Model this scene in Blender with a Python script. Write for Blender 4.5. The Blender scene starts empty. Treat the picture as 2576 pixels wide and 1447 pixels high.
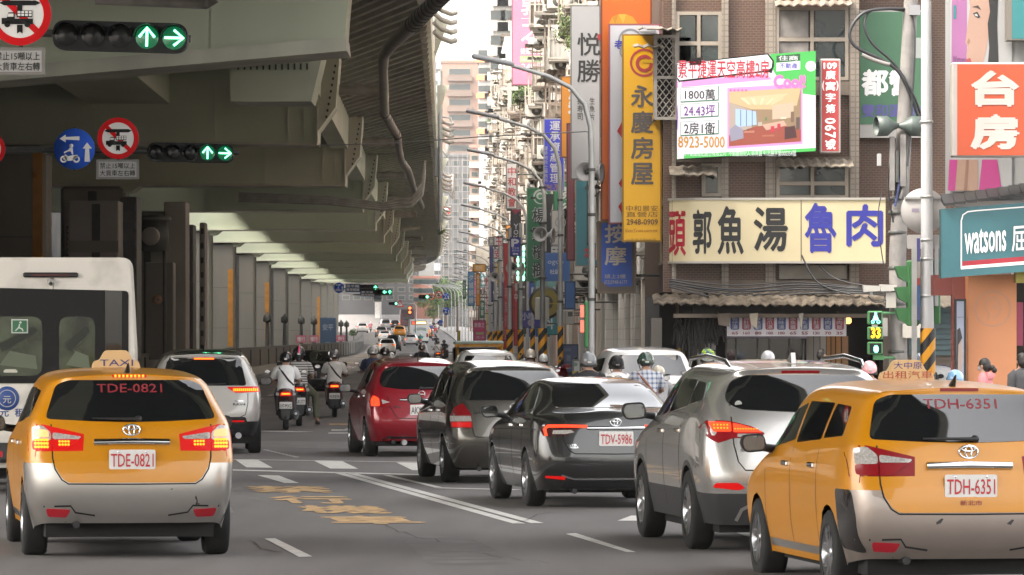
import bpy, bmesh, math, random
from mathutils import Vector, Matrix
from mathutils.bvhtree import BVHTree
R = math.radians
random.seed(7)
scn = bpy.context.scene
col = scn.collection
# ---------------------------------------------------------------- camera, sky, sun, exposure
F = 12800.0            # focal length in photo pixels (photo taken as 2576 wide)
HY = 845.0             # horizon row
CAMZ = 1.9
cam = bpy.data.cameras.new("camera")
cam.sensor_width = 36.0
cam.lens = 36.0 * F / 2576.0
cam.shift_y = (HY - 723.5) / 2576.0
cam.clip_start = 1.0
cam.clip_end = 6000.0
camo = bpy.data.objects.new("camera", cam)
camo.location = (0, 0, CAMZ)
camo.rotation_euler = (R(90), 0, 0)
col.objects.link(camo)
scn.camera = camo
SUN_DIR = Vector((-0.56, -0.30, 0.78)).normalized()
world = bpy.data.worlds.new("World")
scn.world = world
world.use_nodes = True
nt = world.node_tree
sky = nt.nodes.new("ShaderNodeTexSky")
sky.sky_type = 'NISHITA'
sky.sun_disc = False
sky.sun_elevation = math.asin(SUN_DIR.z)
sky.sun_rotation = math.atan2(SUN_DIR.x, SUN_DIR.y)
sky.dust_density = 4.0
sky.air_density = 1.0
sky.ozone_density = 1.0
bg = nt.nodes["Background"]
hz = nt.nodes.new("ShaderNodeHueSaturation")      # humid, milky air: little blue left in the sky
hz.inputs["Saturation"].default_value = 0.28
nt.links.new(sky.outputs[0], hz.inputs["Color"])
wm_ = nt.nodes.new("ShaderNodeMixRGB"); wm_.blend_type = 'MULTIPLY'; wm_.inputs[0].default_value = 1.0
wm_.inputs[2].default_value = (1.05, 1.0, 0.93, 1)
nt.links.new(hz.outputs[0], wm_.inputs[1]); nt.links.new(wm_.outputs[0], bg.inputs[0])
bg.inputs[1].default_value = 0.15
sun = bpy.data.lights.new("sun", 'SUN')
sun.energy = 0.8
sun.angle = R(9)
sun.color = (1.0, 0.95, 0.87)
suno = bpy.data.objects.new("sun", sun)
suno.rotation_euler = SUN_DIR.to_track_quat('Z', 'Y').to_euler()
suno.location = (-60, -40, 90)
col.objects.link(suno)
scn.view_settings.view_transform = 'Standard'
scn.view_settings.look = 'None'
scn.view_settings.gamma = 1.0
scn.view_settings.exposure = 2.8
scn.cycles.use_denoising = True
scn.cycles.max_bounces = 6
scn.cycles.transparent_max_bounces = 8
scn.cycles.sample_clamp_indirect = 6.0

# ---------------------------------------------------------------- where things stand
def at(px, py, d):      # photo pixel + distance -> point
    return Vector(((px - 1288.0) * d / F, d, CAMZ - (py - HY) * d / F))
def ats(px, py, s):     # photo pixel + pixels per metre
    return at(px, py, F / s)
def gnd(px, py):        # point on the flat road
    d = CAMZ * F / (py - HY)
    return Vector(((px - 1288.0) * d / F, d, 0.0))
def C(d):               # the street drifts left with distance
    return -0.0128 * (d - 100) - (2.2e-5 * (d - 450) ** 2 if d > 450 else 0)
def CF(d): return C(d) + max(0, 100 - d) * .1     # the flyover follows the near road, which comes in from the right
def gz(d):              # the road climbs far away
    if d < 520: return 0.0
    if d < 640: return 0.0106 * (d - 520) ** 2 / 240.0
    return 0.0106 * (d - 580)

# ---------------------------------------------------------------- materials
MATS = {}
def mat(name, c, rough=0.6, metal=0.0, coat=0.0, var=0.0, vscale=3.0, emit=0.0, ecol=None, spec=0.5, bump=0.0, bscale=20.0, dirt=0.0, streak=False):
    if name in MATS: return MATS[name]
    m = bpy.data.materials.new(name); m.use_nodes = True
    n = m.node_tree; b = n.nodes["Principled BSDF"]
    b.inputs["Base Color"].default_value = (c[0], c[1], c[2], 1)
    b.inputs["Roughness"].default_value = rough
    b.inputs["Metallic"].default_value = metal
    b.inputs["Coat Weight"].default_value = coat
    b.inputs["Coat Roughness"].default_value = 0.04
    b.inputs["Specular IOR Level"].default_value = spec
    if emit:
        e = ecol or c
        b.inputs["Emission Color"].default_value = (e[0], e[1], e[2], 1)
        b.inputs["Emission Strength"].default_value = emit
    if var or dirt:
        tc = n.nodes.new("ShaderNodeTexCoord")
        mp = n.nodes.new("ShaderNodeMapping")
        if streak: mp.inputs["Scale"].default_value = (1, 1, 0.12)
        n.links.new(tc.outputs["Object"], mp.inputs[0])
        nz = n.nodes.new("ShaderNodeTexNoise"); nz.inputs["Scale"].default_value = vscale
        nz.inputs["Detail"].default_value = 6
        n.links.new(mp.outputs[0], nz.inputs["Vector"])
        rp = n.nodes.new("ShaderNodeValToRGB")
        v = var or dirt
        lo = [max(0, x * (1 - v)) for x in c]; hi = [min(1, x * (1 + v * (0.7 if not dirt else 0))) for x in c]
        if dirt: lo = [a * 0.8 + q * 0.2 * dirt for a, q in zip(lo, (.16, .13, .1))]
        rp.color_ramp.elements[0].position = 0.3; rp.color_ramp.elements[1].position = 0.68 if not dirt else 0.5
        rp.color_ramp.elements[0].color = (*lo, 1); rp.color_ramp.elements[1].color = (*hi, 1)
        n.links.new(nz.outputs["Fac"], rp.inputs[0]); n.links.new(rp.outputs[0], b.inputs["Base Color"])
    if bump:
        tc2 = n.nodes.new("ShaderNodeTexCoord")
        nb = n.nodes.new("ShaderNodeTexNoise"); nb.inputs["Scale"].default_value = bscale; nb.inputs["Detail"].default_value = 4
        n.links.new(tc2.outputs["Object"], nb.inputs["Vector"])
        bp = n.nodes.new("ShaderNodeBump"); bp.inputs["Strength"].default_value = bump; bp.inputs["Distance"].default_value = 0.02
        n.links.new(nb.outputs["Fac"], bp.inputs["Height"]); n.links.new(bp.outputs[0], b.inputs["Normal"])
    MATS[name] = m
    return m
def tilemat(name, c1, c2, mortar, sx, sy, rough=0.5, msize=0.04, off=0.5, var=0.25):
    if name in MATS: return MATS[name]
    m = bpy.data.materials.new(name); m.use_nodes = True
    n = m.node_tree; b = n.nodes["Principled BSDF"]; b.inputs["Roughness"].default_value = rough
    tc = n.nodes.new("ShaderNodeTexCoord"); sp = n.nodes.new("ShaderNodeSeparateXYZ")
    n.links.new(tc.outputs["Object"], sp.inputs[0])
    ad = n.nodes.new("ShaderNodeMath"); ad.operation = 'ADD'
    n.links.new(sp.outputs[0], ad.inputs[0]); n.links.new(sp.outputs[1], ad.inputs[1])
    cb = n.nodes.new("ShaderNodeCombineXYZ"); n.links.new(ad.outputs[0], cb.inputs[0]); n.links.new(sp.outputs[2], cb.inputs[1])
    br = n.nodes.new("ShaderNodeTexBrick"); n.links.new(cb.outputs[0], br.inputs["Vector"])
    br.inputs["Color1"].default_value = (*c1, 1); br.inputs["Color2"].default_value = (*c2, 1); br.inputs["Mortar"].default_value = (*mortar, 1)
    br.inputs["Scale"].default_value = 1.0; br.inputs["Brick Width"].default_value = sx; br.inputs["Row Height"].default_value = sy
    br.inputs["Mortar Size"].default_value = msize * sy; br.offset = off
    nz = n.nodes.new("ShaderNodeTexNoise"); nz.inputs["Scale"].default_value = 0.7; nz.inputs["Detail"].default_value = 8
    n.links.new(tc.outputs["Object"], nz.inputs["Vector"])
    mx = n.nodes.new("ShaderNodeMixRGB"); mx.blend_type = 'MULTIPLY'; mx.inputs[0].default_value = 1.0
    rp = n.nodes.new("ShaderNodeValToRGB"); rp.color_ramp.elements[0].position = .3; rp.color_ramp.elements[1].position = .7
    rp.color_ramp.elements[0].color = (1 - var, 1 - var, 1 - var, 1); rp.color_ramp.elements[1].color = (1, 1, 1, 1)
    n.links.new(nz.outputs["Fac"], rp.inputs[0]); n.links.new(br.outputs["Color"], mx.inputs[1]); n.links.new(rp.outputs[0], mx.inputs[2])
    n.links.new(mx.outputs[0], b.inputs["Base Color"])
    MATS[name] = m
    return m
def P(c, **k):          # matte plastic/print by colour, all darkened by one factor to suit the exposure
    c = tuple(x * .56 for x in c)
    return mat("paint_%02d_%02d_%02d" % tuple(int(x * 99) for x in c), c, rough=k.get('rough', .55), var=.07, vscale=1.5)
def E(c, e):
    return mat("glow_%02d_%02d_%02d_%d" % (*[int(x * 99) for x in c], int(e * 10)), c, rough=.4, emit=e)
def hx(h):
    v = [int(h[i:i + 2], 16) / 255 for i in (0, 2, 4)]
    return tuple(((x + .055) / 1.055) ** 2.4 if x > .04 else x / 12.92 for x in v)

# ---------------------------------------------------------------- meshes
GLYPH = {}
def glyphs(s, bold=0.0):
    k = (s, bold)
    if k not in GLYPH:
        cu = bpy.data.curves.new('lettering', 'FONT'); cu.body = s; cu.resolution_u = 2; cu.offset = 0
        ob = bpy.data.objects.new('lettering', cu); me = ob.to_mesh()
        vs = [(v.co.x, v.co.y) for v in me.vertices]; fs = [tuple(p.vertices) for p in me.polygons]
        ob.to_mesh_clear(); bpy.data.objects.remove(ob); bpy.data.curves.remove(cu)
        x0 = min(v[0] for v in vs); x1 = max(v[0] for v in vs); y0 = min(v[1] for v in vs); y1 = max(v[1] for v in vs)
        w, h = max(x1 - x0, 1e-4), max(y1 - y0, 1e-4); V = []; T = []; m = bold     # bold strokes: the face laid several times, each a hair above the last
        for i, (a, b) in enumerate(((0, 0), (1, 0), (-1, 0), (0, 1), (0, -1)) if bold else ((0, 0),)):
            o = len(V); V += [((x - x0 + a * m + m) / (w + 2 * m), (y - y0 + b * m + m) / (h + 2 * m), i) for x, y in vs]; T += [tuple(q + o for q in f) for f in fs]
        GLYPH[k] = (V, T, (w + 2 * m, h + 2 * m))
    return GLYPH[k]
LAY = .0005
class MB:
    def __init__(s): s.v = []; s.f = []; s.m = []; s.sm = []; s.mats = []
    def mi(s, m):
        if m not in s.mats: s.mats.append(m)
        return s.mats.index(m)
    def add(s, vs, fs, m, sm=False, M=None):
        o = len(s.v); k = s.mi(m)
        s.v += [tuple(M @ Vector(v)) if M else tuple(v) for v in vs]
        for f in fs: s.f.append([i + o for i in f]); s.m.append(k); s.sm.append(sm)
        return s
    def bx(s, x0, x1, y0, y1, z0, z1, m, M=None):
        v = [(x0, y0, z0), (x1, y0, z0), (x1, y1, z0), (x0, y1, z0), (x0, y0, z1), (x1, y0, z1), (x1, y1, z1), (x0, y1, z1)]
        return s.add(v, [(0, 3, 2, 1), (4, 5, 6, 7), (0, 1, 5, 4), (1, 2, 6, 5), (2, 3, 7, 6), (3, 0, 4, 7)], m, False, M)
    def bbx(s, x0, x1, y0, y1, z0, z1, m, b=.02, M=None):   # box with chamfered edges
        pts = []
        fs = []
        for z, i in ((z0, b), (z0 + b, 0), (z1 - b, 0), (z1, b)):
            pts += [(x0 + i + b, y0 + i, z), (x1 - i - b, y0 + i, z), (x1 - i, y0 + i + b, z), (x1 - i, y1 - i - b, z), (x1 - i - b, y1 - i, z), (x0 + i + b, y1 - i, z), (x0 + i, y1 - i - b, z), (x0 + i, y0 + i + b, z)]
        for r in range(3):
            for i in range(8): fs.append((r * 8 + i, r * 8 + (i + 1) % 8, r * 8 + 8 + (i + 1) % 8, r * 8 + 8 + i))
        fs += [tuple(range(7, -1, -1)), tuple(range(24, 32))]
        return s.add(pts, fs, m, False, M)
    def tube(s, pts, r, m, n=8, caps=True, M=None, sm=True):
        pts = [Vector(p) for p in pts]; rs = r if isinstance(r, (list, tuple)) else [r] * len(pts)
        vs = []; fs = []; N = None
        for i, p in enumerate(pts):
            t = (pts[min(i + 1, len(pts) - 1)] - pts[max(i - 1, 0)]).normalized()
            if N is None:
                a = Vector((0, 0, 1)) if abs(t.z) < .9 else Vector((1, 0, 0)); N = t.cross(a).normalized()
            else: N = (N - t * N.dot(t)).normalized()
            B = t.cross(N)
            for k in range(n):
                a = 2 * math.pi * k / n; vs.append(p + (N * math.cos(a) + B * math.sin(a)) * rs[i])
        for i in range(len(pts) - 1):
            for k in range(n): fs.append((i * n + k, i * n + (k + 1) % n, (i + 1) * n + (k + 1) % n, (i + 1) * n + k))
        s.add(vs, fs, m, sm, M)
        if caps: s.add(vs[:n], [tuple(range(n - 1, -1, -1))], m, False, M); s.add(vs[-n:], [tuple(range(n))], m, False, M)
        return s
    def lathe(s, prof, o, ax, m, n=20, sm=True, M=None):   # prof: (radius, height along ax)
        ax = Vector(ax).normalized(); a = Vector((0, 0, 1)) if abs(ax.z) < .9 else Vector((1, 0, 0)); N = ax.cross(a).normalized(); B = ax.cross(N); o = Vector(o)
        vs = []; fs = []
        for r, h in prof:
            for k in range(n):
                t = 2 * math.pi * k / n; vs.append(o + ax * h + (N * math.cos(t) + B * math.sin(t)) * r)
        for i in range(len(prof) - 1):
            for k in range(n): fs.append((i * n + k, i * n + (k + 1) % n, (i + 1) * n + (k + 1) % n, (i + 1) * n + k))
        return s.add(vs, fs, m, sm, M)
    def prism(s, poly, o, U, V, t, m, M=None, sm=False):   # 2d outline at o spanned by U,V; thickness t along -(UxV)
        U = Vector(U); V = Vector(V); o = Vector(o); N = U.cross(V).normalized(); n = len(poly)
        f = [o + U * u + V * v for u, v in poly]; bk = [p - N * t for p in f]
        ar = sum(poly[i][0] * poly[(i + 1) % n][1] - poly[(i + 1) % n][0] * poly[i][1] for i in range(n))
        if ar < 0: f.reverse(); bk.reverse()
        fs = [tuple(range(n))]
        if t: fs += [tuple(range(2 * n - 1, n - 1, -1))] + [(i, i + n, (i + 1) % n + n, (i + 1) % n) for i in range(n)]
        return s.add(f + (bk if t else []), fs, m, sm, M)
    def ell(s, c, r, m, nu=16, nv=10, M=None, z0=-1.0):
        vs = []; fs = []; c = Vector(c); a0 = math.asin(max(-1, z0))
        for j in range(nv + 1):
            t = a0 + (math.pi / 2 - a0) * j / nv
            for i in range(nu):
                a = 2 * math.pi * i / nu; vs.append(c + Vector((r[0] * math.cos(t) * math.cos(a), r[1] * math.cos(t) * math.sin(a), r[2] * math.sin(t))))
        for j in range(nv):
            for i in range(nu): fs.append((j * nu + i, j * nu + (i + 1) % nu, (j + 1) * nu + (i + 1) % nu, (j + 1) * nu + i))
        return s.add(vs, fs, m, True, M)
    def loft(s, rings, m, n=16, caps=True, M=None):        # rings: (centre, rx, ry) flat ellipses
        vs = []; fs = []
        for c, rx, ry in rings:
            for k in range(n):
                a = 2 * math.pi * k / n; vs.append((c[0] + rx * math.cos(a), c[1] + ry * math.sin(a), c[2]))
        for i in range(len(rings) - 1):
            for k in range(n): fs.append((i * n + k, i * n + (k + 1) % n, (i + 1) * n + (k + 1) % n, (i + 1) * n + k))
        s.add(vs, fs, m, True, M)
        if caps: s.add(vs[:n], [tuple(range(n - 1, -1, -1))], m, True, M); s.add(vs[-n:], [tuple(range(n))], m, True, M)
        return s
    def text(s, t, o, U, V, w, h, m, bold=0.0, shear=0.0, M=None, keep=False):   # fits t in a w x h box whose lower left corner is o
        vs, fs, (gw, gh) = glyphs(t, bold); U = Vector(U); V = Vector(V); o = Vector(o); N = U.cross(V).normalized()
        if keep:
            k = min(w / gw, h / gh); o = o + U * (w - gw * k) / 2 + V * (h - gh * k) / 2; w = gw * k; h = gh * k
        return s.add([o + U * (x * w + shear * y * h) + V * (y * h) + N * (k_ * LAY) for x, y, k_ in vs], fs, m, False, M)
    def mesh(s, name):
        me = bpy.data.meshes.new(name); me.from_pydata(s.v, [], s.f)
        for m in s.mats: me.materials.append(m)
        me.polygons.foreach_set('material_index', s.m); me.polygons.foreach_set('use_smooth', s.sm)
        me.update(); return me
    def build(s, name, parent=None, loc=None, world=False):
        if world and parent is not None:
            o = parent.location; s.v = [(v[0] - o[0], v[1] - o[1], v[2] - o[2]) for v in s.v]
        elif loc is not None:
            s.v = [(v[0] - loc[0], v[1] - loc[1], v[2] - loc[2]) for v in s.v]
        ob = bpy.data.objects.new(name, s.mesh(name)); col.objects.link(ob)
        if parent is not None: ob.parent = parent
        elif loc is not None: ob.location = loc
        return ob
def tag(o, label, cat, group=None, kind=None):
    o['label'] = label; o['category'] = cat
    if group: o['group'] = group
    if kind: o['kind'] = kind
    return o
def thing(name, label, cat, loc=(0, 0, 0), rz=0.0, group=None, scale=1.0):
    o = bpy.data.objects.new(name, None); col.objects.link(o); o.location = loc; o.rotation_euler = (0, 0, rz)
    o.empty_display_size = .3
    if scale != 1.0: o.scale = (scale,) * 3
    return tag(o, label, cat, group)
def struct(o): o['kind'] = 'structure'; return o
KIDS = {}
def copy_tree(o, parent=None):
    c = o.copy(); col.objects.link(c)
    if parent is not None: c.parent = parent
    for ch in list(o.children): copy_tree(ch, c)
    return c
def evalmesh(ob):
    bpy.context.view_layer.update()
    dg = bpy.context.evaluated_depsgraph_get()
    return bpy.data.meshes.new_from_object(ob.evaluated_get(dg))
def rpoly(p, r=.04, n=3):     # round the corners of an outline
    out = []; k = len(p)
    for i in range(k):
        a, b, c = Vector(p[i - 1]), Vector(p[i]), Vector(p[(i + 1) % k])
        u = a - b; w = c - b; q = min(r, u.length * .45, w.length * .45); A = b + u.normalized() * q; B = b + w.normalized() * q
        for j in range(n + 1):
            t = j / n; out.append(tuple(A * (1 - t) ** 2 + b * 2 * t * (1 - t) + B * t * t))
    return out
def strip(pts, w):            # outline of a band along a 2d polyline
    L = []; Rr = []; pts = [Vector(p) for p in pts]
    for i, p in enumerate(pts):
        t = (pts[min(i + 1, len(pts) - 1)] - pts[max(i - 1, 0)]).normalized(); nn = Vector((-t.y, t.x)) * w / 2
        L.append(tuple(p + nn)); Rr.append(tuple(p - nn))
    return L + Rr[::-1]
def circ(r, n=24, cx=0, cy=0, ry=None): return [(cx + r * math.cos(2 * math.pi * i / n), cy + (ry or r) * math.sin(2 * math.pi * i / n)) for i in range(n)]
def ringpoly(mb, r0, r1, o, U, V, t, m, n=32):
    U = Vector(U); V = Vector(V); o = Vector(o); N = U.cross(V).normalized(); vs = []; fs = []
    for i in range(n):
        a = 2 * math.pi * i / n; d = U * math.cos(a) + V * math.sin(a); vs += [o + d * r0, o + d * r1, o + d * r1 - N * t, o + d * r0 - N * t]
    for i in range(n):
        a = i * 4; b = ((i + 1) % n) * 4
        for j in range(4): fs.append((a + j, a + (j + 1) % 4, b + (j + 1) % 4, b + j))
    mb.add(vs, fs, m)
X_, Y_, Z_ = Vector((1, 0, 0)), Vector((0, 1, 0)), Vector((0, 0, 1))
# ================================================================ vehicles
GLASS = mat("car_glass", (.006, .007, .008), rough=.03, spec=1.0, coat=.6)
TRIM = mat("black_trim", (.012, .012, .013), rough=.45)
RUB = mat("tyre_rubber", (.012, .012, .012), rough=.85, var=.3, vscale=9)
UNDER = mat("underbody", (.006, .006, .006), rough=.9)
CHROME = mat("chrome", (.75, .76, .78), rough=.09, metal=1.0)
RIM = mat("alloy_rim", (.42, .43, .45), rough=.28, metal=.9, dirt=.7, vscale=8)
DARKLINE = mat("panel_gap", (.006, .006, .006), rough=.9)
RED_OFF = mat("lamp_red", (.20, .004, .008), rough=.3, spec=.3)
RED_DIM = mat("lamp_red_lit_rim", (.22, .003, .004), rough=.35, spec=.25, emit=.07, ecol=(1, .01, .005))
RED_ON = mat("lamp_brake_lit", (.4, .02, .01), rough=.4, spec=.2, emit=.28, ecol=(1.0, .055, .012))
HOT_ON = mat("lamp_brake_led", (.5, .1, .01), rough=.4, spec=.2, emit=.6, ecol=(1.0, .19, .012))
CLEAR = mat("lamp_clear", (.36, .34, .32), rough=.1, coat=1.0, var=.3, vscale=60)
REFL = mat("bumper_reflector", (.36, .008, .02), rough=.25, coat=.6)
PLATE = mat("licence_plate_white", (.62, .60, .58), rough=.35)
PLRED = mat("licence_plate_red", (.45, .02, .03), rough=.4)
PLBLK = mat("licence_plate_black", (.02, .02, .02), rough=.4)
def paint(name, c, metal=.45, rough=.34, coat=1.0): return mat("car_paint_" + name, c, rough=rough, metal=metal, coat=coat, var=.05, vscale=2)

def hull(rear, sts, lvl=3, cx=.13, cy=.13, crease=()):
    V = []; Fc = []; rings = []
    def ring(ws, ys, zs):
        r = []
        for j in range(7): r.append(len(V)); V.append((-ws[j], ys[j], zs[j]))
        r.append(len(V)); V.append((-ws[6] * .5, ys[6], zs[6] + .022))
        r.append(len(V)); V.append((0, ys[6], zs[6] + .03))
        r.append(len(V)); V.append((ws[6] * .5, ys[6], zs[6] + .022))
        for j in range(6, -1, -1): r.append(len(V)); V.append((ws[j], ys[j], zs[j]))
        rings.append(r)
    ring([w - cx for y, z, w in rear], [y + .025 for y, z, w in rear], [z for y, z, w in rear])
    ring([w for y, z, w in rear], [y + cy for y, z, w in rear], [z for y, z, w in rear])
    for y, ws, zs in sts: ring(ws, [y] * 7, zs)
    for a, b in zip(rings, rings[1:]):
        for k in range(16): Fc.append((a[k], a[k + 1], b[k + 1], b[k]))
    r0 = rings[0]; rows = []
    for j in range(7):
        if j == 6: rows.append([r0[6], r0[7], r0[8], r0[9], r0[10]]); continue
        y, z, w = rear[j]; w -= cx; o = len(V)
        V.extend([(-w * .5, y + .003, z), (0, y - .004, z), (w * .5, y + .003, z)])
        rows.append([r0[j], o, o + 1, o + 2, r0[16 - j]])
    for a, b in zip(rows, rows[1:]):
        for k in range(4): Fc.append((a[k], b[k], b[k + 1], a[k + 1]))
    rl = rings[-1]
    for j in range(6): Fc.append((rl[j], rl[j + 1], rl[15 - j], rl[16 - j]))
    Fc.append((rl[6], rl[7], rl[8], rl[9], rl[10]))
    me = bpy.data.meshes.new('cage'); me.from_pydata(V, [], Fc); me.update()
    bm = bmesh.new(); bm.from_mesh(me); bmesh.ops.recalc_face_normals(bm, faces=bm.faces)
    cl = bm.edges.layers.float.new('crease_edge')
    bm.verts.ensure_lookup_table()
    cr = {}
    for lv, val, n0, n1 in crease:     # (level, value, first ring, last ring); first ring -1 = across the tail
        for q in range(max(n0, 0), n1):
            for k in (lv, 16 - lv): cr[frozenset((rings[q][k], rings[q + 1][k]))] = val
        if n0 < 0:
            for k in range(4): cr[frozenset((rows[lv][k], rows[lv][k + 1]))] = val
            for k in (lv, 16 - lv): cr[frozenset((rings[0][k], rings[1][k]))] = val
    for e in bm.edges:
        f = frozenset((e.verts[0].index, e.verts[1].index))
        if f in cr: e[cl] = cr[f]
    bm.to_mesh(me); bm.free()
    ob = bpy.data.objects.new('cage', me); col.objects.link(ob)
    md = ob.modifiers.new('s', 'SUBSURF'); md.levels = lvl; md.render_levels = lvl
    out = evalmesh(ob)
    vs = [tuple(v.co) for v in out.vertices]; fs = [tuple(p.vertices) for p in out.polygons]
    bpy.data.objects.remove(ob); bpy.data.meshes.remove(me); bpy.data.meshes.remove(out)
    return vs, fs, BVHTree.FromPolygons(vs, fs)

AX = {'rear': (lambda u, v: (Vector((u, -3, v)), Y_)), 'left': (lambda u, v: (Vector((-4, u, v)), X_)), 'right': (lambda u, v: (Vector((4, u, v)), -X_)), 'top': (lambda u, v: (Vector((u, v, 5)), -Z_))}
def patch(mb, bvh, poly, axis, off, m, cell=.07, thick=.012, sm=True):
    bm = bmesh.new()
    f = bm.faces.new([bm.verts.new((u, 0, v)) for u, v in poly])
    us = [p[0] for p in poly]; vs_ = [p[1] for p in poly]
    for ax, lo, hi in ((0, min(us), max(us)), (2, min(vs_), max(vs_))):
        n = int((hi - lo) / cell)
        for i in range(1, n + 1):
            c = [0, 0, 0]; c[ax] = lo + (hi - lo) * i / (n + 1); nn = [0, 0, 0]; nn[ax] = 1
            bmesh.ops.bisect_plane(bm, geom=bm.verts[:] + bm.edges[:] + bm.faces[:], plane_co=c, plane_no=nn, dist=1e-5)
    if len(poly) > 4: bmesh.ops.triangulate(bm, faces=[f for f in bm.faces if len(f.verts) > 4])
    bm.verts.index_update(); top = []; nor = []
    for v in bm.verts:
        o, d = AX[axis](v.co.x, v.co.z); h = bvh.ray_cast(o, d)
        if h[0] is None: h = bvh.find_nearest(o + d * 3)
        p, n = h[0], h[1]
        if n.dot(d) > 0: n = -n
        top.append(p + n * off); nor.append(n)
    mb.add(top, [[v.index for v in f.verts] for f in bm.faces], m, sm)
    if thick:
        for e in bm.edges:
            if e.is_boundary:
                a, b = e.verts[0].index, e.verts[1].index
                mb.add([top[a], top[b], top[b] - nor[b] * thick, top[a] - nor[a] * thick], [(0, 1, 2, 3)], m)
    bm.free()
def textpatch(mb, bvh, t, box, axis, off, m, bold=0.0):
    vs, fs, _ = glyphs(t, bold); x0, z0, x1, z1 = box; out = []
    for x, y, k in vs:
        o, d = AX[axis](x0 + (x1 - x0) * x, z0 + (z1 - z0) * y); h = bvh.ray_cast(o, d)
        if h[0] is None: h = bvh.find_nearest(o + d * 3)
        n = h[1] if h[1].dot(d) < 0 else -h[1]
        out.append(h[0] + n * (off + k * LAY))
    mb.add(out, fs, m)

def S(y, hw, zz, belt, z5, z6, w5, w6, k=1.0): # one body station
    b = [.92, .985, 1, .995, .965]
    return (y, [hw * q * k for q in b] + [w5, w6], list(zz) + [belt, z5, z6])
HULLS = {}
class Car:
    def __init__(s, name, label, cat, loc, head, hullkey, rear, sts, body, wb, r=.31, rear_axle=.9, hw=.86, lvl=3, scale=1.0, group=None, crease=(), arch=1.12, lower=None, lower_z=0, lower_y=9, lower_name='bumper', wheels=True, spokes=9, front_wheels=True):
        s.o = thing(name, label, cat, loc, R(head), group, scale); s.hw = hw
        if hullkey not in HULLS: HULLS[hullkey] = hull(rear, sts, lvl, crease=crease)
        vs, fs, s.bvh = HULLS[hullkey]
        cen = [(rear_axle, r), (rear_axle + wb, r)]; Ra = r * arch; dead = set(); nv = [Vector(v) for v in vs]
        def ins(v, c): return (v.y - c[0]) ** 2 + (v.z - c[1]) ** 2 < Ra * Ra and abs(v.x) > hw * .55
        for c in cen:
            for i, f in enumerate(fs):
                if all(ins(nv[q], c) for q in f): dead.add(i)
        edge = set()
        for i in dead: edge.update(fs[i])
        keep = [f for i, f in enumerate(fs) if i not in dead]; used = set(q for f in keep for q in f)
        for q in edge & used:
            for c in cen:
                if ins(nv[q], c):
                    d = Vector((0, nv[q].y - c[0], nv[q].z - c[1])).normalized() * Ra; nv[q] = Vector((nv[q].x, c[0] + d.y, c[1] + d.z))
        s.body = MB(); low = MB()
        up = [f for f in keep if not (lower and sum(nv[q].z for q in f) / len(f) < lower_z and sum(nv[q].y for q in f) / len(f) < lower_y)]
        lo = [f for f in keep if lower and sum(nv[q].z for q in f) / len(f) < lower_z and sum(nv[q].y for q in f) / len(f) < lower_y]
        def sub(mb, ff, m):
            idx = {}; vv = []
            for f in ff:
                for q in f:
                    if q not in idx: idx[q] = len(vv); vv.append(nv[q])
            mb.add(vv, [[idx[q] for q in f] for f in ff], m, True)
        sub(s.body, up, body); s.m = body
        if lo: sub(low, lo, lower); s.low = low
        else: s.low = None
        s.lower_name = lower_name
        L = sts[-1][0]; zb = rear[0][1]
        s.part('underbody', lambda mb: mb.bx(-hw * .80, hw * .80, .30, L - .2, .17, zb + .3, UNDER).tube([(-.45, .1, zb - .01), (-.45, .6, zb)], .03, CHROME if False else TRIM))
        if wheels:
            for k, c in enumerate(cen):
                if k and not front_wheels: continue
                for sx in (-1, 1): s.wheel(sx * (hw - .005), c[0], r, sx, spokes)
    def part(s, name, fn, parent=None):
        mb = MB(); fn(mb); return mb.build(name, parent or s.o)
    def wheel(s, x, y, r, sx, spokes):
        w = .205; mb = MB(); c = (x, y, r)
        mb.lathe([(r * .66, 0), (r * .93, -.002), (r * .985, -.02), (r, -.045), (r, -w + .045), (r * .985, -w + .02), (r * .93, -w), (r * .6, -w)], c, (sx, 0, 0), RUB, 32)
        t = mb.build('wheel', s.o); mb = MB()
        mb.lathe([(r * .67, -.004), (r * .62, -.03), (r * .6, -.09), (r * .2, -.09)], c, (sx, 0, 0), RIM, 24)
        mb.lathe([(0.001, -.018), (r * .12, -.018), (r * .16, -.04), (r * .2, -.09)], c, (sx, 0, 0), RIM, 12)
        for k in range(spokes):
            a = 2 * math.pi * k / spokes + .2; d = Vector((0, math.cos(a), math.sin(a))); q = Vector((0, -math.sin(a), math.cos(a)))
            A = Vector(c) + d * r * .1; B = Vector(c) + d * r * .64; n = Vector((sx, 0, 0)); wd = .028
            mb.add([A - q * wd - n * .025, A + q * wd - n * .025, B + q * wd * .8 - n * .012, B - q * wd * .8 - n * .012, A - q * wd - n * .07, A + q * wd - n * .07, B + q * wd * .8 - n * .06, B - q * wd * .8 - n * .06], [(0, 1, 2, 3), (0, 4, 5, 1), (2, 6, 7, 3), (1, 5, 6, 2), (0, 3, 7, 4)], RIM)
        mb.lathe([(r * .6, -.1), (.001, -.1)], c, (sx, 0, 0), UNDER, 16)
        mb.build('rim', t)
    def pp(s, name, items, mirror=True, parent=None, label=None):   # patches on the body; items (outline, axis, offset, material[, thickness])
        out = []
        for sx in ((1, -1) if mirror else (1,)):
            mb = MB()
            for it in items:
                poly, ax, off, m = it[:4]; th = it[4] if len(it) > 4 else .012
                if sx < 0:
                    if ax in ('rear', 'top'): poly = [(-u, v) for u, v in poly][::-1]
                    elif ax == 'right': ax = 'left'
                    elif ax == 'left': ax = 'right'
                patch(mb, s.bvh, poly, ax, off, m, thick=th)
            o = mb.build(name, parent or s.o); out.append(o)
            if label: o['label'] = label
        return out
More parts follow.
